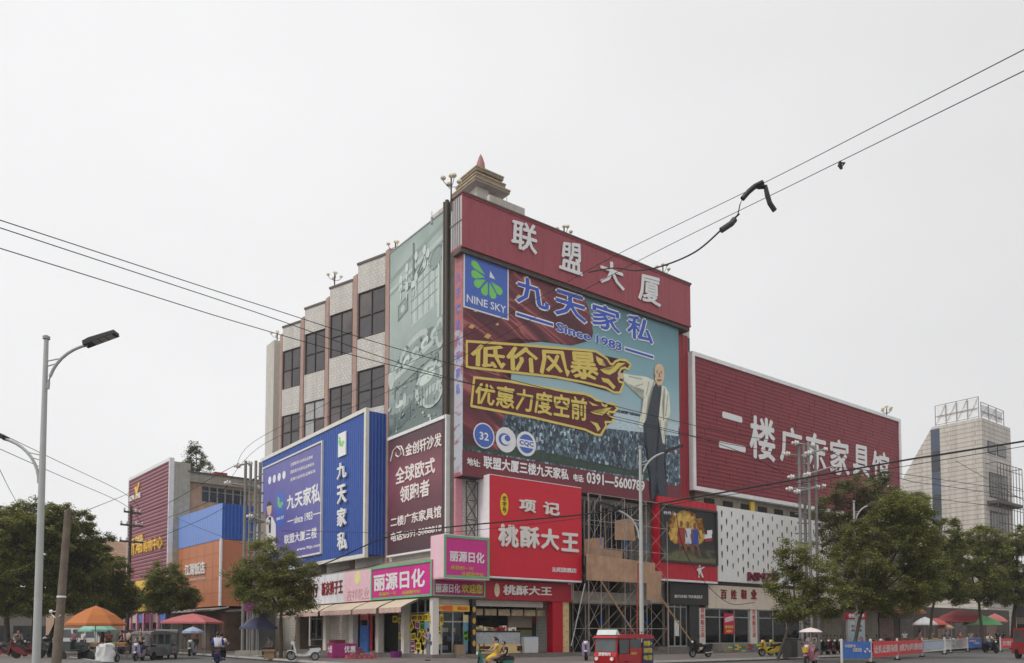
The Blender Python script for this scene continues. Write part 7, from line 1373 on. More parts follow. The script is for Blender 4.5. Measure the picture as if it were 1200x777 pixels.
def person(label, loc, rz, pose, shirt, lower, sc=1.0, hair='short', dress=False, sleeves=.55, group=None, shoe=None, legs_bare=False):
    P = POSE[pose]; t = thing('person', label, 'person', loc, rz, group); place(t, loc, rz, sc); v = Vector
    pel, ch, nk, hd = map(v, (P['pel'], P['chest'], P['neck'], P['head'])); V, E, R = [], [], []
    def add(p, r, j=None):
        V.append(tuple(p)); R.append(r)
        if j is not None: E.append((j, len(V) - 1))
        return len(V) - 1
    i0 = add(pel, (.145, .11)); i1 = add(pel.lerp(ch, .5), (.125, .095), i0); i2 = add(ch, (.145, .10), i1); i3 = add(nk, .052, i2); i4 = add(hd + v((0, .015, -.05)), (.066, .075), i3); i5 = add(hd + v((0, .01, .035)), (.078, .092), i4); add(hd + v((0, .01, .095)), (.06, .072), i5)
    an_i, wr_i = [], []
    for k, s in ((0, -1), (1, 1)):
        sh = ch + v((s * .175, 0, .085)); el, wr, kn, an = (v(P[n][k]) for n in ('el', 'wr', 'kn', 'an')); a = add(sh, .056, i2); b = add(sh.lerp(el, .5), .047, a); c = add(el, .041, b); d = add(el.lerp(wr, .4), .040, c); e = add(wr, .027, d)
        dr = (wr - el).normalized(); f = add(wr + dr * .07, (.036, .020), e); wr_i.append((f, dr, s))
        hp = pel + v((s * .095, 0, -.03)); a = add(hp, .085, i0); b = add(hp.lerp(kn, .5), .075, a); c = add(kn, .054, b); d = add(kn.lerp(an, .35), .053, c); e = add(an, .036, d); g = add(an + v((0, -.08, -.035)), .036, e); add(an + v((0, -.16, -.05)), .028, g)
    roots = [0]
    for f, dr, s in wr_i:
        w = v(V[f]); side = v((1, 0, 0)) if abs(dr.x) < .8 else v((0, 1, 0)); curl = dr.cross(side).normalized()
        for q, ln in ((-1.5, .062), (-.5, .075), (.5, .070), (1.5, .055)):
            b0 = w + side * (q * .017); r0 = add(b0, .010); r1 = add(b0 + dr * ln * .6 + curl * .008, .0095, r0); add(b0 + dr * ln + curl * .03, .008, r1); roots.append(r0)
        r0 = add(w - dr * .03 + side * (-s * .02), .011); r1 = add(w + dr * .0 + side * (-s * .052) + curl * .01, .0105, r0); add(w + dr * .035 + side * (-s * .056) + curl * .025, .0085, r1); roots.append(r0)
    n0 = add(hd + v((0, -.078, -.01)), .013); add(hd + v((0, -.098, -.028)), .014, n0); roots.append(n0)
    for s in (-1, 1): e0 = add(hd + v((s * .075, .01, .0)), .014); add(hd + v((s * .082, .015, -.03)), .012, e0); roots.append(e0)
    mobj('body', skin_mesh(V, E, R, roots), skinm, t)
    V, E, R = [], [], []                      # shirt
    i0 = add(pel + v((0, 0, .0 if not dress else .02)), (.165, .13)); i1 = add(pel.lerp(ch, .5), (.145, .115), i0); i2 = add(ch, (.165, .12), i1); add(ch + v((0, 0, .115)), (.085, .075), i2)
    for k, s in ((0, -1), (1, 1)): sh = ch + v((s * .175, 0, .085)); el, wr = v(P['el'][k]), v(P['wr'][k]); a = add(sh, .071, i2); b = add(sh.lerp(el, min(1, sleeves)), .062, a); (add(el.lerp(wr, (sleeves - 1)), .05, b) if sleeves > 1 else None)
    mobj('dress_top' if dress else 'shirt', skin_mesh(V, E, R, [0]), shirt, t)
    V, E, R = [], [], []                      # trousers or skirt
    if dress:
        k0 = (v(P['kn'][0]) + v(P['kn'][1])) / 2; i0 = add(pel + v((0, 0, .06)), (.165, .13)); i1 = add(pel.lerp(k0, .5), (.20, .15), i0); i2 = add(k0, (.24, .13), i1); add(k0 + v((0, .05, -.18)), (.25, .14), i2)
    else:
        i0 = add(pel + v((0, 0, .03)), (.158, .122))
        for k, s in ((0, -1), (1, 1)):
            hp = pel + v((s * .095, 0, -.03)); kn, an = v(P['kn'][k]), v(P['an'][k]); a = add(hp, .102, i0); b = add(hp.lerp(kn, .5), .092, a); c = add(kn, .073, b); (None if legs_bare else add(kn.lerp(an, .9), .062, c))
            if legs_bare: add(kn.lerp(an, .25), .075, c)
    mobj('skirt' if dress else 'trousers', skin_mesh(V, E, R, [0]), lower, t)
    mb = MB(); c = hd + v((0, .028, .035)); mb.sph(c, .098, 14, (.92, 1.05, 1.0)); hm = mb.bm
    for vv in list(hm.verts):
        if vv.co.y < c.y - .045 and vv.co.z < c.z + .03: vv.co.y = c.y - .02; vv.co.x *= .8
    if hair == 'long': mb.tube([c + v((0, .05, -.02)), c + v((0, .085, -.12)), c + v((0, .075, -.26))], [.075, .07, .035], 8)
    if hair == 'tail': mb.tube([c + v((0, .085, .02)), c + v((0, .14, -.03)), c + v((0, .13, -.18))], [.03, .035, .012], 8)
    mb.build('hair', hairm, t, world=False, smooth=True)
    for s in (-1, 1): mb = MB(); mb.sph(hd + v((s * .032, -.074, .012)), .012, 8, (1, .6, .7)); mb.build('eye', black, t, world=False)
    mb = MB(); mb.sph(hd + v((0, -.071, -.055)), .022, 8, (1, .4, .35)); mb.build('mouth', M('lips', (.30, .12, .10), .5), t, world=False)
    for k in (0, 1): an = v(P['an'][k]); mb = MB(); mb.sph(an + v((0, -.07, -.045)), .062, 10, (.75, 1.9, .62)); mb.build('shoe', shoe or black, t, world=False, smooth=True)
    return t
cl = lambda n, c: M('cloth_' + n, c, .85, var=.12, vs=6)
whc, blc, grc, yec, pkc, tec, rec, dkb, gyc, bec = cl('white', (.66, .66, .66)), cl('black', (.018, .018, .02)), cl('grey_stripe', (.22, .22, .26)), cl('yellow', (.68, .47, .03)), cl('pink', (.50, .22, .28)), cl('blue', (.12, .20, .42)), cl('red', (.40, .05, .06)), cl('dark_blue', (.03, .04, .09)), cl('grey', (.2, .2, .2)), cl('beige', (.42, .35, .27))
person('person in a blue shirt and striped trousers looking at a phone before the magenta shop', par(502, 770, 40.3, .15), rad(-75), 'phone', tec, grc, legs_bare=False)
ph = at(502, 770, 40.3); mb = MB(); q = Matrix.Translation((ph.x, ph.y, .15)) @ Matrix.Rotation(rad(-75), 4, 'Z') @ Vector((0, -.33, 1.27)); mb.box(q, (.07, .015, .14), rad(-75), rad(-30)); solo(mb, 'phone', black, 'dark phone held by the person in the blue shirt', 'phone', q)
jacketm = M('blue_sleeved_white_jacket', (.6, .6, .66), .8, var=0); jt = jacketm.node_tree; jc = jt.nodes.new('ShaderNodeTexCoord'); js = jt.nodes.new('ShaderNodeSeparateXYZ'); ja = jt.nodes.new('ShaderNodeMath'); ja.operation = 'ABSOLUTE'; jg = jt.nodes.new('ShaderNodeMath'); jg.operation = 'GREATER_THAN'; jg.inputs[1].default_value = .17; jm = jt.nodes.new('ShaderNodeMixRGB'); jm.inputs[1].default_value = (.62, .62, .68, 1); jm.inputs[2].default_value = (.05, .06, .36, 1)
jt.links.new(jc.outputs['Object'], js.inputs[0]); jt.links.new(js.outputs[0], ja.inputs[0]); jt.links.new(ja.outputs[0], jg.inputs[0]); jt.links.new(jg.outputs[0], jm.inputs[0]); jt.links.new(jm.outputs[0], jt.nodes['Principled BSDF'].inputs['Base Color'])
# girls riding away
p = at(255, 770, 37.0); g = make_scooter(bluep, 'blue scooter carrying two riders away down the left street', (p.x, p.y, 0), rad(198), None)
person('rider in a white and blue jacket seen from behind on the blue scooter', (p.x, p.y, 0), rad(198), 'pillion', jacketm, blc, 1.0, 'tail', sleeves=1.7)
q = Vector((p.x, p.y, 0)) + rotz((-.14, -.36, 0), rad(198)); person('rider in white steering the blue scooter, half hidden by the passenger', (q.x, q.y, .0), rad(198), 'ride', whc, blc, .98, 'short')
# yellow rider and child
p = at(577, 770, 28.0); g = make_scooter(greenp, 'pale green scooter cut by the lower edge of the photo', (p.x, p.y, 0), rad(-72), None, sc=.9)
person('person in a sleeveless yellow dress riding the pale green scooter', (p.x, p.y, 0), rad(-72), 'ride', yec, yec, .88, 'tail', True, .12)
q = Vector((p.x, p.y, 0)) + rotz((0, .34, 0), rad(-72)); person('child in a black T-shirt and cap behind the rider in yellow', (q.x, q.y, .06), rad(-60), 'pillion', blc, blc, .74)
# umbrella rider
p = at(950, 770, 38.5); g = make_scooter(pc('pink_paint', (.5, .2, .25)), 'pink scooter with a yellow front basket under the pale umbrella', (p.x, p.y, 0), rad(-38), None)
mb = MB(); mb.lathe([(.12, 0), (.17, .24), (.16, .24), (.11, .02)], (0, -.78, .62), 12); mb.build('basket', M('yellow_basket', (.62, .42, .05), .6), g, world=False)
person('rider in a white blouse and long pink skirt sitting on the pink scooter', (p.x, p.y, 0), rad(-38), 'umbrella', whc, pkc, 1.0, 'long', True)
q = Vector((p.x, p.y, 0)) + rotz((.08, -.22, 0), rad(-38)); um = thing('sun_umbrella', 'pale pink sun umbrella held over the rider in white', 'umbrella', (q.x, q.y, 1.15))
mb = MB(); mb.lathe([(.56, .44), (.50, .50), (.34, .58), (.16, .63), (.01, .66), (.005, .65), (.16, .61), (.34, .56), (.50, .48), (.555, .435)], n=10); mb.build('canopy', M('pale_pink_nylon', (.72, .62, .60), .6, var=.05), um, world=False)
mb = MB(); mb.tube([(0, 0, -.06), (0, 0, .70)], .012, 6); mb.build('shaft', chrome, um, world=False)
# others
p = at(1161, 765, 62); g = make_scooter(blackp, 'black scooter coming through the gap in the banner fence', (p.x, p.y, 0), rad(5), None); person('rider in white on the black scooter in the fence gap', (p.x, p.y, 0), rad(5), 'ride', whc, dkb)
p = at(163, 770, 44.5); g = make_scooter(lil, 'lilac scooter facing the camera left of the rear-facing grey taxi', (p.x, p.y, 0), rad(8), None); person('rider in a dark waistcoat on the lilac scooter', (p.x, p.y, 0), rad(8), 'ride', blc, dkb, 1.0, sleeves=.4)
for x, D, rz_, po_s, sh, lo_, lab, hr in ((127, 50, 30, 'work', rec, blc, 'fruit seller in red bending over the stall under the orange umbrella', 'short'), (142, 52, -60, 'walk', blc, dkb, 'person in black walking right of the fruit stall', 'short'), (150, 55, 160, 'walk', bec, blc, 'person in beige walking away by the utility pole', 'short'), (20, 50, 40, 'work', gyc, blc, 'person in grey leaning over the parked motorcycles at far left', 'short'), (86, 58, 20, 'stand', pkc, dkb, 'person in pink standing behind the wooden pole', 'long'), (97, 55, -30, 'stand', whc, blc, 'person in white beside the dark cargo tricycle', 'short'), (203, 57, 180, 'walk', dkb, blc, 'person in dark blue walking away past the grey taxis', 'short'),
                                   (1061, 66, -20, 'stand', whc, blc, 'person in white standing behind the brown tricycle cart', 'short'), (1079, 66, 60, 'walk', pkc, blc, 'person in pink walking by the slim tree', 'long'), (1126, 72, 10, 'stand', rec, blc, 'person in red standing under the red gazebo', 'short'), (1138, 74, -40, 'walk', whc, dkb, 'person in white walking under the green umbrella', 'short'), (1170, 74, 0, 'stand', dkb, blc, 'person in dark blue right of the fence gap', 'short'), (1177, 76, 90, 'walk', blc, gyc, 'person in black walking below the striped umbrella', 'short'), (1092, 70, 0, 'stand', bec, dkb, 'person in beige below the red flat parasol', 'long'), (1110, 73, 200, 'walk', gyc, blc, 'person in grey walking away left of the red gazebo', 'short'),
                                   (592, 54, -10, 'stand', blc, blc, 'bakery assistant in black behind the display counter', 'long')):
    p = at(x, 770, D); person(lab, (p.x, p.y, .15 if x != 592 else .36), rad(rz_), po_s, sh, lo_, random.uniform(.95, 1.04), hr)
p = at(316, 770, 46.5); person('cobbler in grey sitting on a stool under the navy parasol', (p.x, p.y, .15), rad(-30), 'sit', gyc, dkb)
bpy.data.scenes.remove(tmp)

# ---------------------------------------------------------------- umbrellas, stalls, street clutter
def parasol(label, x, yt, ye, half, D, mat, n=8, sides=None, group='market umbrellas', sc_=1, valance_=True, ang=.2, lower=None):
    c = at(x, ye, D); zt = at(x, yt, D).z; R = half * D / F; t = thing('market_umbrella', label, 'umbrella', (c.x, c.y, .15), ang, group); ze = c.z - .15; zt -= .15
    mb = MB(); pr_ = [(R, ze), (R * .66, ze + (zt - ze) * .48), (R * .33, ze + (zt - ze) * .8), (.03, zt)]; mb.lathe(pr_ + [(.02, zt - .03)] + [(r, z - .03) for r, z in pr_[:-1][::-1]], n=n); mb.build('canopy', mat, t, world=False)
    if valance_: mb = MB(); mb.lathe([(R * 1.0, ze - .012), (R * 1.01, ze - .12), (R * .995, ze - .12), (R * .985, ze - .012)], n=n); mb.build('valance', mat, t, world=False)
    if n == 4:
        for k in range(4): a = k * math.pi / 2; mb = MB(); mb.tube([(R * .96 * math.cos(a), R * .96 * math.sin(a), 0), (R * .96 * math.cos(a), R * .96 * math.sin(a), ze)], .025, 5); mb.build('leg', steel, t, world=False)
    else: mb = MB(); mb.tube([(0, 0, 0), (0, 0, zt + .08)], .025, 6); mb.build('pole', steel, t, world=False); mb = MB(); mb.lathe([(.28, 0), (.28, .08), (.06, .14)], n=12); mb.build('base', conc, t, world=False)
    mb = MB()
    for k in range(n): a = k * 2 * math.pi / n; mb.tube([(0, 0, zt - .12), (R * .97 * math.cos(a), R * .97 * math.sin(a), ze - .035)], .012, 4)
    mb.build('rib_set', steel, t, world=False); return t
nyl = lambda n, c: M('nylon_' + n, c, .6, var=.08, streak=.15)
parasol('large orange market umbrella over the fruit stall', 112, 710, 731, 34, 48, nyl('orange', (.46, .145, .03)), 8)
parasol('mint green umbrella half hidden below the orange one', 114, 727, 738, 21, 52, nyl('mint', (.25, .48, .38)), 8)
parasol('wide flat pink-red canopy before the orange restaurant', 226, 719, 729, 37, 57, nyl('rose', (.50, .14, .14)), 4, ang=.75)
parasol('small pale blue parasol above the silver scooter', 226, 734.5, 740, 12, 53, nyl('pale_blue', (.34, .42, .55)), 8)
nv = parasol('navy parasol of the cobbler beside the left pole cluster', 303, 723, 735, 21.5, 46.0, nyl('navy', (.075, .08, .15)), 8)
parasol('red peaked gazebo in the right-hand market', 1125, 714, 728, 30, 75, nyl('red', (.40, .07, .08)), 4, ang=.75)
parasol('low red flat parasol left of the red gazebo', 1096, 724, 731, 14, 72, nyl('scarlet', (.50, .11, .10)), 4, ang=.6)
parasol('blue and white umbrella behind the slim tree', 1084, 723, 731, 13, 70, nyl('white', (.6, .6, .62)), 8)
parasol('light green umbrella right of the red gazebo', 1151, 721, 731, 20, 74, nyl('green', (.22, .60, .27)), 8)
parasol('red and white umbrella at the far right of the market', 1166, 719, 728, 13, 80, nyl('brick', (.50, .16, .15)), 8)
parasol('orange-cream parasol under the edge of the red gazebo', 1108, 731, 735, 9, 72, nyl('cream', (.55, .34, .22)), 8)
woodt = M('stall_wood', (.22, .14, .07), .7, var=.2, vs=5)
fruit = [M('fruit_' + n, c, .5, var=.15) for n, c in (('orange', (.55, .22, .03)), ('yellow', (.55, .40, .05)), ('red', (.40, .05, .04)), ('green', (.18, .30, .06)))]
def stall(label, x, D, w, cols, rz=0.0, cloth=None):
    p = at(x, 765, D); t = thing('market_stall', label, 'stall', (p.x, p.y, .15 if D > 55 or x > 900 else .0), rz, 'market stalls'); mb = MB(); mb.box((0, 0, .78), (w, .9, .06)); mb.build('table_top', woodt, t, world=False)
    for sx in (-1, 1):
        for sy_ in (-1, 1): mb = MB(); mb.tube([(sx * (w / 2 - .08), sy_ * .38, 0), (sx * (w / 2 - .08), sy_ * .38, .75)], .03, 6); mb.build('leg', woodt, t, world=False)
    if cloth: mb = MB(); mb.box((0, -.47, .5), (w, .03, .5)); mb.build('front_cloth', cloth, t, world=False)
    return t, p
def crate(label, c, m, rz=0):
    t = thing('fruit_tray', label, 'tray', c, rz, 'fruit trays on the stalls'); mb = MB()
    for b in (((0, 0, .015), (.5, .4, .03)), ((0, .2, .08), (.5, .02, .14)), ((0, -.2, .08), (.5, .02, .14)), ((.25, 0, .08), (.02, .38, .14)), ((-.25, 0, .08), (.02, .38, .14))): mb.box(*b)
    mb.build('tray', woodt, t, world=False); mb = MB()
    for i in range(5):
        for j in range(4): mb.sph((-.19 + i * .095, -.14 + j * .093, .12 + random.random() * .04), .05, 7)
    mb.build('fruit_heap', m, t, world=False, smooth=True); return t
nmz = ('oranges', 'yellow pears', 'red apples', 'green melons')
for lab, x, D, w, cl_ in (('fruit stall under the orange umbrella', 124, 47, 3.0, None), ('fruit table between the red gazebo and the fence', 1128, 73, 3.0, rec), ('vegetable table under the green umbrella', 1152, 73, 2.2, None), ('goods table below the blue and white umbrella', 1086, 69, 2.4, tec)):
    t, p = stall(lab, x, D, w, None, 0, cl_); n = int(w / .55)
    for i in range(n): z0_ = t.location.z + .81; k = (i + int(x)) % 4; crate('tray of %s, %s from the left, beneath the %s' % (nmz[k], ('first', 'second', 'third', 'fourth', 'fifth', 'sixth')[i], {124: 'orange umbrella', 1128: 'red gazebo', 1152: 'green umbrella'}.get(x, 'blue and white umbrella')), (p.x - w / 2 + .3 + i * .54, p.y, z0_), fruit[k])
# white cloth covered cart, dark cargo tricycle, boxes
p = at(124, 770, 42); t = thing('covered_cart', 'handcart draped in a crumpled white sheet in front of the fruit stall', 'cart', (p.x, p.y, 0)); mb = MB()
mb.lathe([(.56, .05), (.52, .3), (.47, .55), (.40, .8), (.36, .95), (.2, 1.0), (.01, .98)], n=15, sq=(1.0, .8)); [setattr(v_, 'co', v_.co + Vector((random.uniform(-.09, .09), random.uniform(-.09, .09), random.uniform(-.06, .06)))) for v_ in mb.bm.verts if v_.co.z > .1]; mb.build('sheet', M('white_sheet_cloth', (.60, .60, .60), .8, var=.12, vs=3, bump=.6, bs=5), t, world=False, smooth=True); wheel(t, (-.6, 0, .22), .22, .08); wheel(t, (.6, 0, .22), .22, .08)
def cargo(label, x, D, rz, m, group='cargo tricycles'):
    p = at(x, 770, D); t = thing('cargo_tricycle', label, 'tricycle', (p.x, p.y, .0 if x < 900 else .15), rz, group); wheel(t, (0, -1.1, .3), .3, .06); wheel(t, (-.5, .6, .3), .3, .06); wheel(t, (.5, .6, .3), .3, .06)
    mb = MB(); mb.box((0, .6, .62), (1.0, 1.3, .06)); mb.box((.49, .6, .85), (.03, 1.3, .4)); mb.box((-.49, .6, .85), (.03, 1.3, .4)); mb.box((0, 1.24, .85), (.95, .03, .4)); mb.build('cargo_bed', m, t, world=False)
    mb = MB(); mb.tube([(0, -1.1, .3), (0, -.95, 1.0)], .025, 6); mb.tube([(-.3, -.75, 1.05), (0, -.95, 1.0), (.3, -.75, 1.05)], .018, 6); mb.tube([(0, -.95, .7), (0, -.1, .5), (0, .1, .55)], .03, 6); mb.build('frame', dsteel, t, world=False)
    mb = MB(); mb.box((0, -.2, .86), (.22, .3, .08)); mb.tube([(0, -.2, .5), (0, -.2, .83)], .02, 6); mb.build('saddle', seatm, t, world=False); return t
c1 = cargo('dark cargo tricycle in front of the wooden pole stall', 92, 43, rad(60), M('dark_green_bed', (.04, .05, .045), .6, var=.3)); c2_ = cargo('brown cargo tricycle behind the red slogan banner', 1052, 62, rad(-70), M('rusty_brown_bed', (.14, .07, .045), .7, var=.3))
dup(c1, 'dark cargo tricycle close behind the lamp post on the left', par(78, 770, 47, 0), rad(100))
mb = MB(); mb.box((0, 0, .45), (.7, .5, .12)); mb.box((0, 0, .2), (.56, .4, .4)); p = at(316.5, 768, 43.5); solo(mb, 'cobbler_table', woodt, 'small orange-brown work table under the navy parasol', 'table', (p.x, p.y, .15), world=False)
def stool(label, x, D):
    p = at(x, 768, D); t = thing('stool', label, 'stool', (p.x, p.y, .15)); mb = MB(); mb.box((0, 0, .4), (.4, .3, .04)); mb.build('seat', woodt, t, world=False)
    for sx in (-1, 1):
        for sy_ in (-1, 1): mb = MB(); mb.tube([(sx * .17, sy_ * .12, 0), (sx * .13, sy_ * .09, .39)], .02, 5); mb.build('leg', woodt, t, world=False)
stool('low wooden stool just right of the round street tree', 337, 43.5); stool('stool beneath the seated cobbler', 316, 46.5)
# promotion table in magenta cloth
p = gp(401, 771, .15); t = thing('promotion_stand', 'magenta promotion stand with white characters before the closed shutter', 'stand', (p.x, p.y, .15), B.a); mb = MB(); mb.box((0, 0, .42), (1.5, .7, .8)); mb.build('cloth', M('magenta_cloth', (.34, .03, .16), .7), t, world=False)
FPm = Plane((0, -.351, 0), (1, 0, 0), (0, -1, 0)); mb = MB(); mb.text('优惠', FPm, [(-.05, .68), (.65, .68), (.65, .3), (-.05, .3)], .004, .006, .03); FL = Plane((-.751, 0, 0), (0, -1, 0), (-1, 0, 0)); mb.text('大促', FL, [(-.28, .7), (.28, .7), (.28, .3), (-.28, .3)], .004, .006, .03); mb.build('lettering', whitebright, t, world=False)
mb = MB(); mb.box((-.3, 0, .93), (.7, .6, .2)); mb.build('goods_pile', M('dark_red_goods', (.14, .02, .03), .6, var=.5, vs=5), t, world=False)
pkb = M('pink_carton', (.35, .16, .18), .7, var=.2)
p = gp(416, 768, .15); mb = MB(); mb.box((0, 0, .25), (.8, .5, .5)); solo(mb, 'carton', pkb, 'pink carton right of the magenta promotion stand', 'box', (p.x, p.y, .15), B.a, world=False)
p = gp(423, 772, .15); mb = MB()
for i in range(6): mb.box((-.75 + i * .3, 0, .1 + (i % 2) * .05), (.26, .3, .2 + (i % 2) * .1))
solo(mb, 'goods_row', M('red_white_packets', (.42, .1, .12), .6, var=.7, vs=7), 'row of red and white packets on the pavement by the pink carton', 'packets', (p.x, p.y, .15), B.a, world=False)
p = gp(431, 769, .15); mb = MB(); mb.lathe([(.25, 0), (.32, .22), (.30, .22), (.24, .02)], n=14); solo(mb, 'plastic_basin', M('light_blue_plastic', (.2, .4, .55), .4), 'light blue plastic basin beside the red and white packets', 'basin', (p.x, p.y, .15), world=False)
p = gp(464, 767.5, .3); mb = MB(); mb.lathe([(.30, 0), (.36, .36), (.34, .36), (.28, .03)], n=14); solo(mb, 'plastic_tub', M('purple_plastic', (.16, .02, .16), .4), 'purple plastic tub at the door with yellow notices', 'tub', (p.x, p.y, .15), world=False)
p = pr0.px(626, 760)[0]; q = pr0.pt(p, .36, -.6); t = thing('chest_freezer', 'white chest freezer with a blue lid edge at the bakery', 'freezer', q, B.a); mb = MB(); mb.box((0, 0, .48), (1.1, .65, .96)); mb.build('cabinet', whitep, t, world=False); mb = MB(); mb.box((0, 0, .99), (1.14, .69, .05)); mb.build('lid', M('blue_lid', (.05, .2, .42), .4), t, world=False)
p = at(538, 764, 45.5); mb = MB(); mb.box((0, 0, .27), (.5, .42, .54)); solo(mb, 'cardboard_box', M('cardboard', (.30, .21, .13), .8), 'brown cardboard box by the glass door of the cosmetics shop', 'box', (pr0.pt(pr0.px(540, 764)[0], .36, -.1).x, pr0.pt(pr0.px(540, 764)[0], .36, -.1).y, .36), B.a, world=False)
q = at(926, 768, 46); t = thing('rubbish_bin', 'dark rubbish bin beside the leaning young tree', 'bin', (q.x, q.y, .15), B.a); mb = MB(); mb.box((0, 0, .5), (.6, .6, 1.0)); mb.build('container', dk, t, world=False); mb = MB(); mb.box((0, 0, 1.05), (.66, .66, .08)); mb.build('lid', black, t, world=False)
q = at(933, 768, 47.5); t = thing('utility_cabinet', 'grey utility cabinet right of the dark bin', 'cabinet', (q.x, q.y, .15), B.a); mb = MB(); mb.box((0, 0, .55), (.8, .5, 1.1)); mb.build('case', M('cabinet_grey', (.2, .2, .19), .5, streak=.4), t, world=False); mb = MB(); mb.box((0, -.257, .55), (.7, .012, .95)); mb.build('door', MC['cabinet_grey'], t, world=False)
# advertising light box
q = at(1003, 762, 55); t = thing('advert_light_box', 'free-standing advert box with a red header beside the big street tree', 'light box', (q.x, q.y, .15), rad(10)); mb = MB(); mb.box((0, 0, 1.2), (1.3, .25, 2.3)); mb.build('case', alu, t, world=False)
FB = Plane((0, -.13, 0), (1, 0, 0), (0, -1, 0)); mb = MB(); mb.pbox(FB, -.5, .2, .5, 2.2, 0, .01); ps2 = mb.build('poster', ramp_print('light_box_poster', [(0, G(60, 110, 130)), (.3, G(130, 60, 80)), (.45, G(120, 150, 160)), (1, G(150, 165, 165))], 'z', .2, 2.2, (3, (2, 2, 2)), 2, .2), t, world=False)
mb = MB(); mb.text('安全用电', FB, [(-.4, 2.0), (.4, 2.0), (.4, 1.8), (-.4, 1.8)], .012, .005, .02); mb.text('幸福万家', FB, [(-.4, 1.7), (.4, 1.7), (.4, 1.5), (-.4, 1.5)], .012, .005, .02); mb.build('poster_lettering', M('dark_red_ink', (.25, .03, .04), .5), ps2, world=False)
mb = MB(); mb.box((0, 0, 2.62), (1.5, .3, .5)); h_ = mb.build('header', M('header_red', (.32, .02, .04), .5), t, world=False); FH = Plane((0, -.152, 0), (1, 0, 0), (0, -1, 0)); mb = MB(); mb.text('便民服务亭', FH, [(-.6, 2.75), (.6, 2.75), (.6, 2.48), (-.6, 2.48)], .0, .006, .02); mb.build('header_lettering', whitebright, h_, world=False)
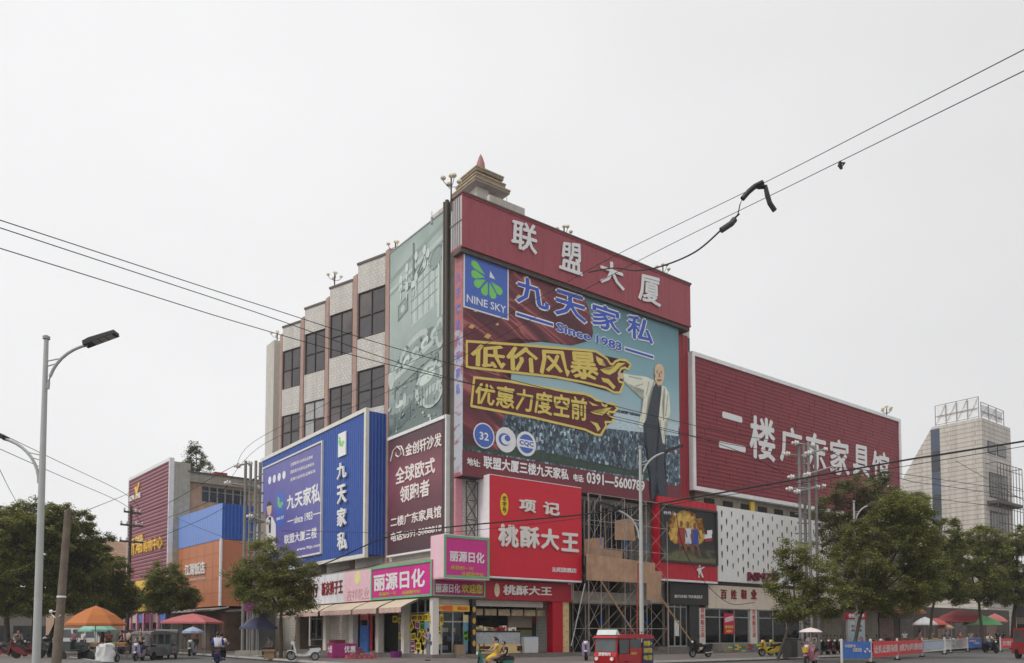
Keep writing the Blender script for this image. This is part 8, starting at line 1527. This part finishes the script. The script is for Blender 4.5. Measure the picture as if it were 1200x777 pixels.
# banner fence
fpm = M('white_fence_paint', (.60, .60, .58), .5, var=.08, streak=.3); fb = M('blue_banner_print', G(44, 92, 160), .5, var=.25, vs=2); frd = M('red_banner_print', G(184, 44, 50), .5, var=.08); fgr = M('pale_blue_notice', G(150, 160, 175), .5, var=.15)
fx = [(986, 39.2), (1021.5, 41.0), (1052, 46.0), (1081, 52.5), (1107, 58.5)]
fpts = [at(x, 765, D) for x, D in fx]; fpts2 = [at(x, 765, D) for x, D in ((1107.5, 60.5), (1114.5, 62.5), (1134.5, 68), (1154, 73))]; fpts3 = [at(x, 765, D) for x, D in ((1172.5, 68), (1196, 72))]
def barrier(label, a, b, kind, post_a=True, text=None):
    a, b = Vector((a.x, a.y, 0)), Vector((b.x, b.y, 0)); X = (b - a).normalized(); N = Vector((X.y, -X.x, 0)); L_ = (b - a).length; t = thing('road_barrier', label, 'barrier', a, math.atan2(X.y, X.x), 'road barriers with banners'); FPl = Plane((0, 0, 0), (1, 0, 0), (0, -1, 0)); L_ -= .12
    for x in ((0.03,) if post_a else ()) + (L_,):
        mb = MB(); mb.box((x, 0, .6), (.09, .09, 1.16)); mb.sph((x, 0, 1.2), .06, 8); po_2 = mb.build('post', fpm, t, world=False); mb = MB(); mb.box((x, 0, .04), (.42, .3, .08)); mb.build('foot', rubber, po_2, world=False)
    for z in (.32, 1.08): mb = MB(); mb.box((L_ / 2, 0, z), (L_ - .1, .05, .05)); mb.build('rail', fpm, t, world=False)
    if kind in ('blue', 'red'):
        mb = MB(); mb.pbox(FPl, .1, .28, L_ - .06, 1.12, .03, .05); bn = mb.build('banner', fb if kind == 'blue' else frd, t, world=False)
        if text: mb = MB(); mb.text(text, FPl, [(.25, .92), (L_ - .2, .92), (L_ - .2, .48), (.25, .48)], .052, .008, .04, res=1); mb.build('banner_lettering', M('pale_banner_lettering', G(214, 190, 190), .5), bn, world=False)
        elif kind == 'blue':
            mb = MB(); mb.text('中国移动', FPl, [(.25, .98), (L_ * .45, .98), (L_ * .45, .82), (.25, .82)], .052, .006, .03, res=1); mb.text('优惠流量', FPl, [(L_ * .35, .8), (L_ * .65, .8), (L_ * .65, .6), (L_ * .35, .6)], .052, .006, .03, res=1)
            for i in range(3): mb.sph(FPl.pt(L_ * (.76 + .08 * i), .6 + .12 * (i % 2), .06), .07, 8)
            mb.build('banner_lettering', M('pale_banner_lettering', (.6, .5, .5), .5), bn, world=False)
    else:
        for i in range(int(L_ / .22)): mb = MB(); mb.tube([(.2 + i * .22, 0, .34), (.2 + i * .22, 0, 1.06)], .014, 5); mb.build('bar', fpm, t, world=False)
        if kind == 'notice': mb = MB(); mb.pbox(FPl, .3, .45, L_ - .3, .95, .03, .045); mb.build('notice', fgr, t, world=False)
    return t
W3_ = '让礼让斑马线成为沁阳风景线'
barrier('barrier with a blue phone advert at the near end of the fence', fpts[0], fpts[1], 'blue')
barrier('barrier with the left part of the long red slogan banner', fpts[1], fpts[2], 'red', False, '让礼让斑马线')
barrier('barrier with the right part of the long red slogan banner', fpts[2], fpts[3], 'red', False, '成为风景线')
barrier('plain white barrier with a grey-blue notice after the red banner', fpts[3], fpts[4], 'notice', False)
barrier('short plain white barrier just past the fence corner', fpts2[0], fpts2[1], 'bar'); barrier('plain white barrier before the red gazebo', fpts2[1], fpts2[2], 'bar', False); barrier('barrier with a small blue banner at the far end before the gap', fpts2[2], fpts2[3], 'blue', False)
barrier('barrier with a red banner beyond the gap at the right edge', fpts3[0], fpts3[1], 'red', True, '文明出行')
# ---------------------------------------------------------------- hazy air
mb = MB(); mb.box((20, 110, 26), (330, 260, 56)); hz = solo(mb, 'haze', None, None, None, kind='stuff')
hm = bpy.data.materials.new('pale_haze'); hm.use_nodes = True; hn = hm.node_tree; hn.nodes.remove(hn.nodes['Principled BSDF'])
pv_ = hn.nodes.new('ShaderNodeVolumePrincipled'); pv_.inputs['Density'].default_value = .0005; pv_.inputs['Color'].default_value = (.9, .91, .93, 1); pv_.inputs['Anisotropy'].default_value = .2
hn.links.new(pv_.outputs[0], hn.nodes['Material Output'].inputs['Volume']); hz.data.materials.append(hm)
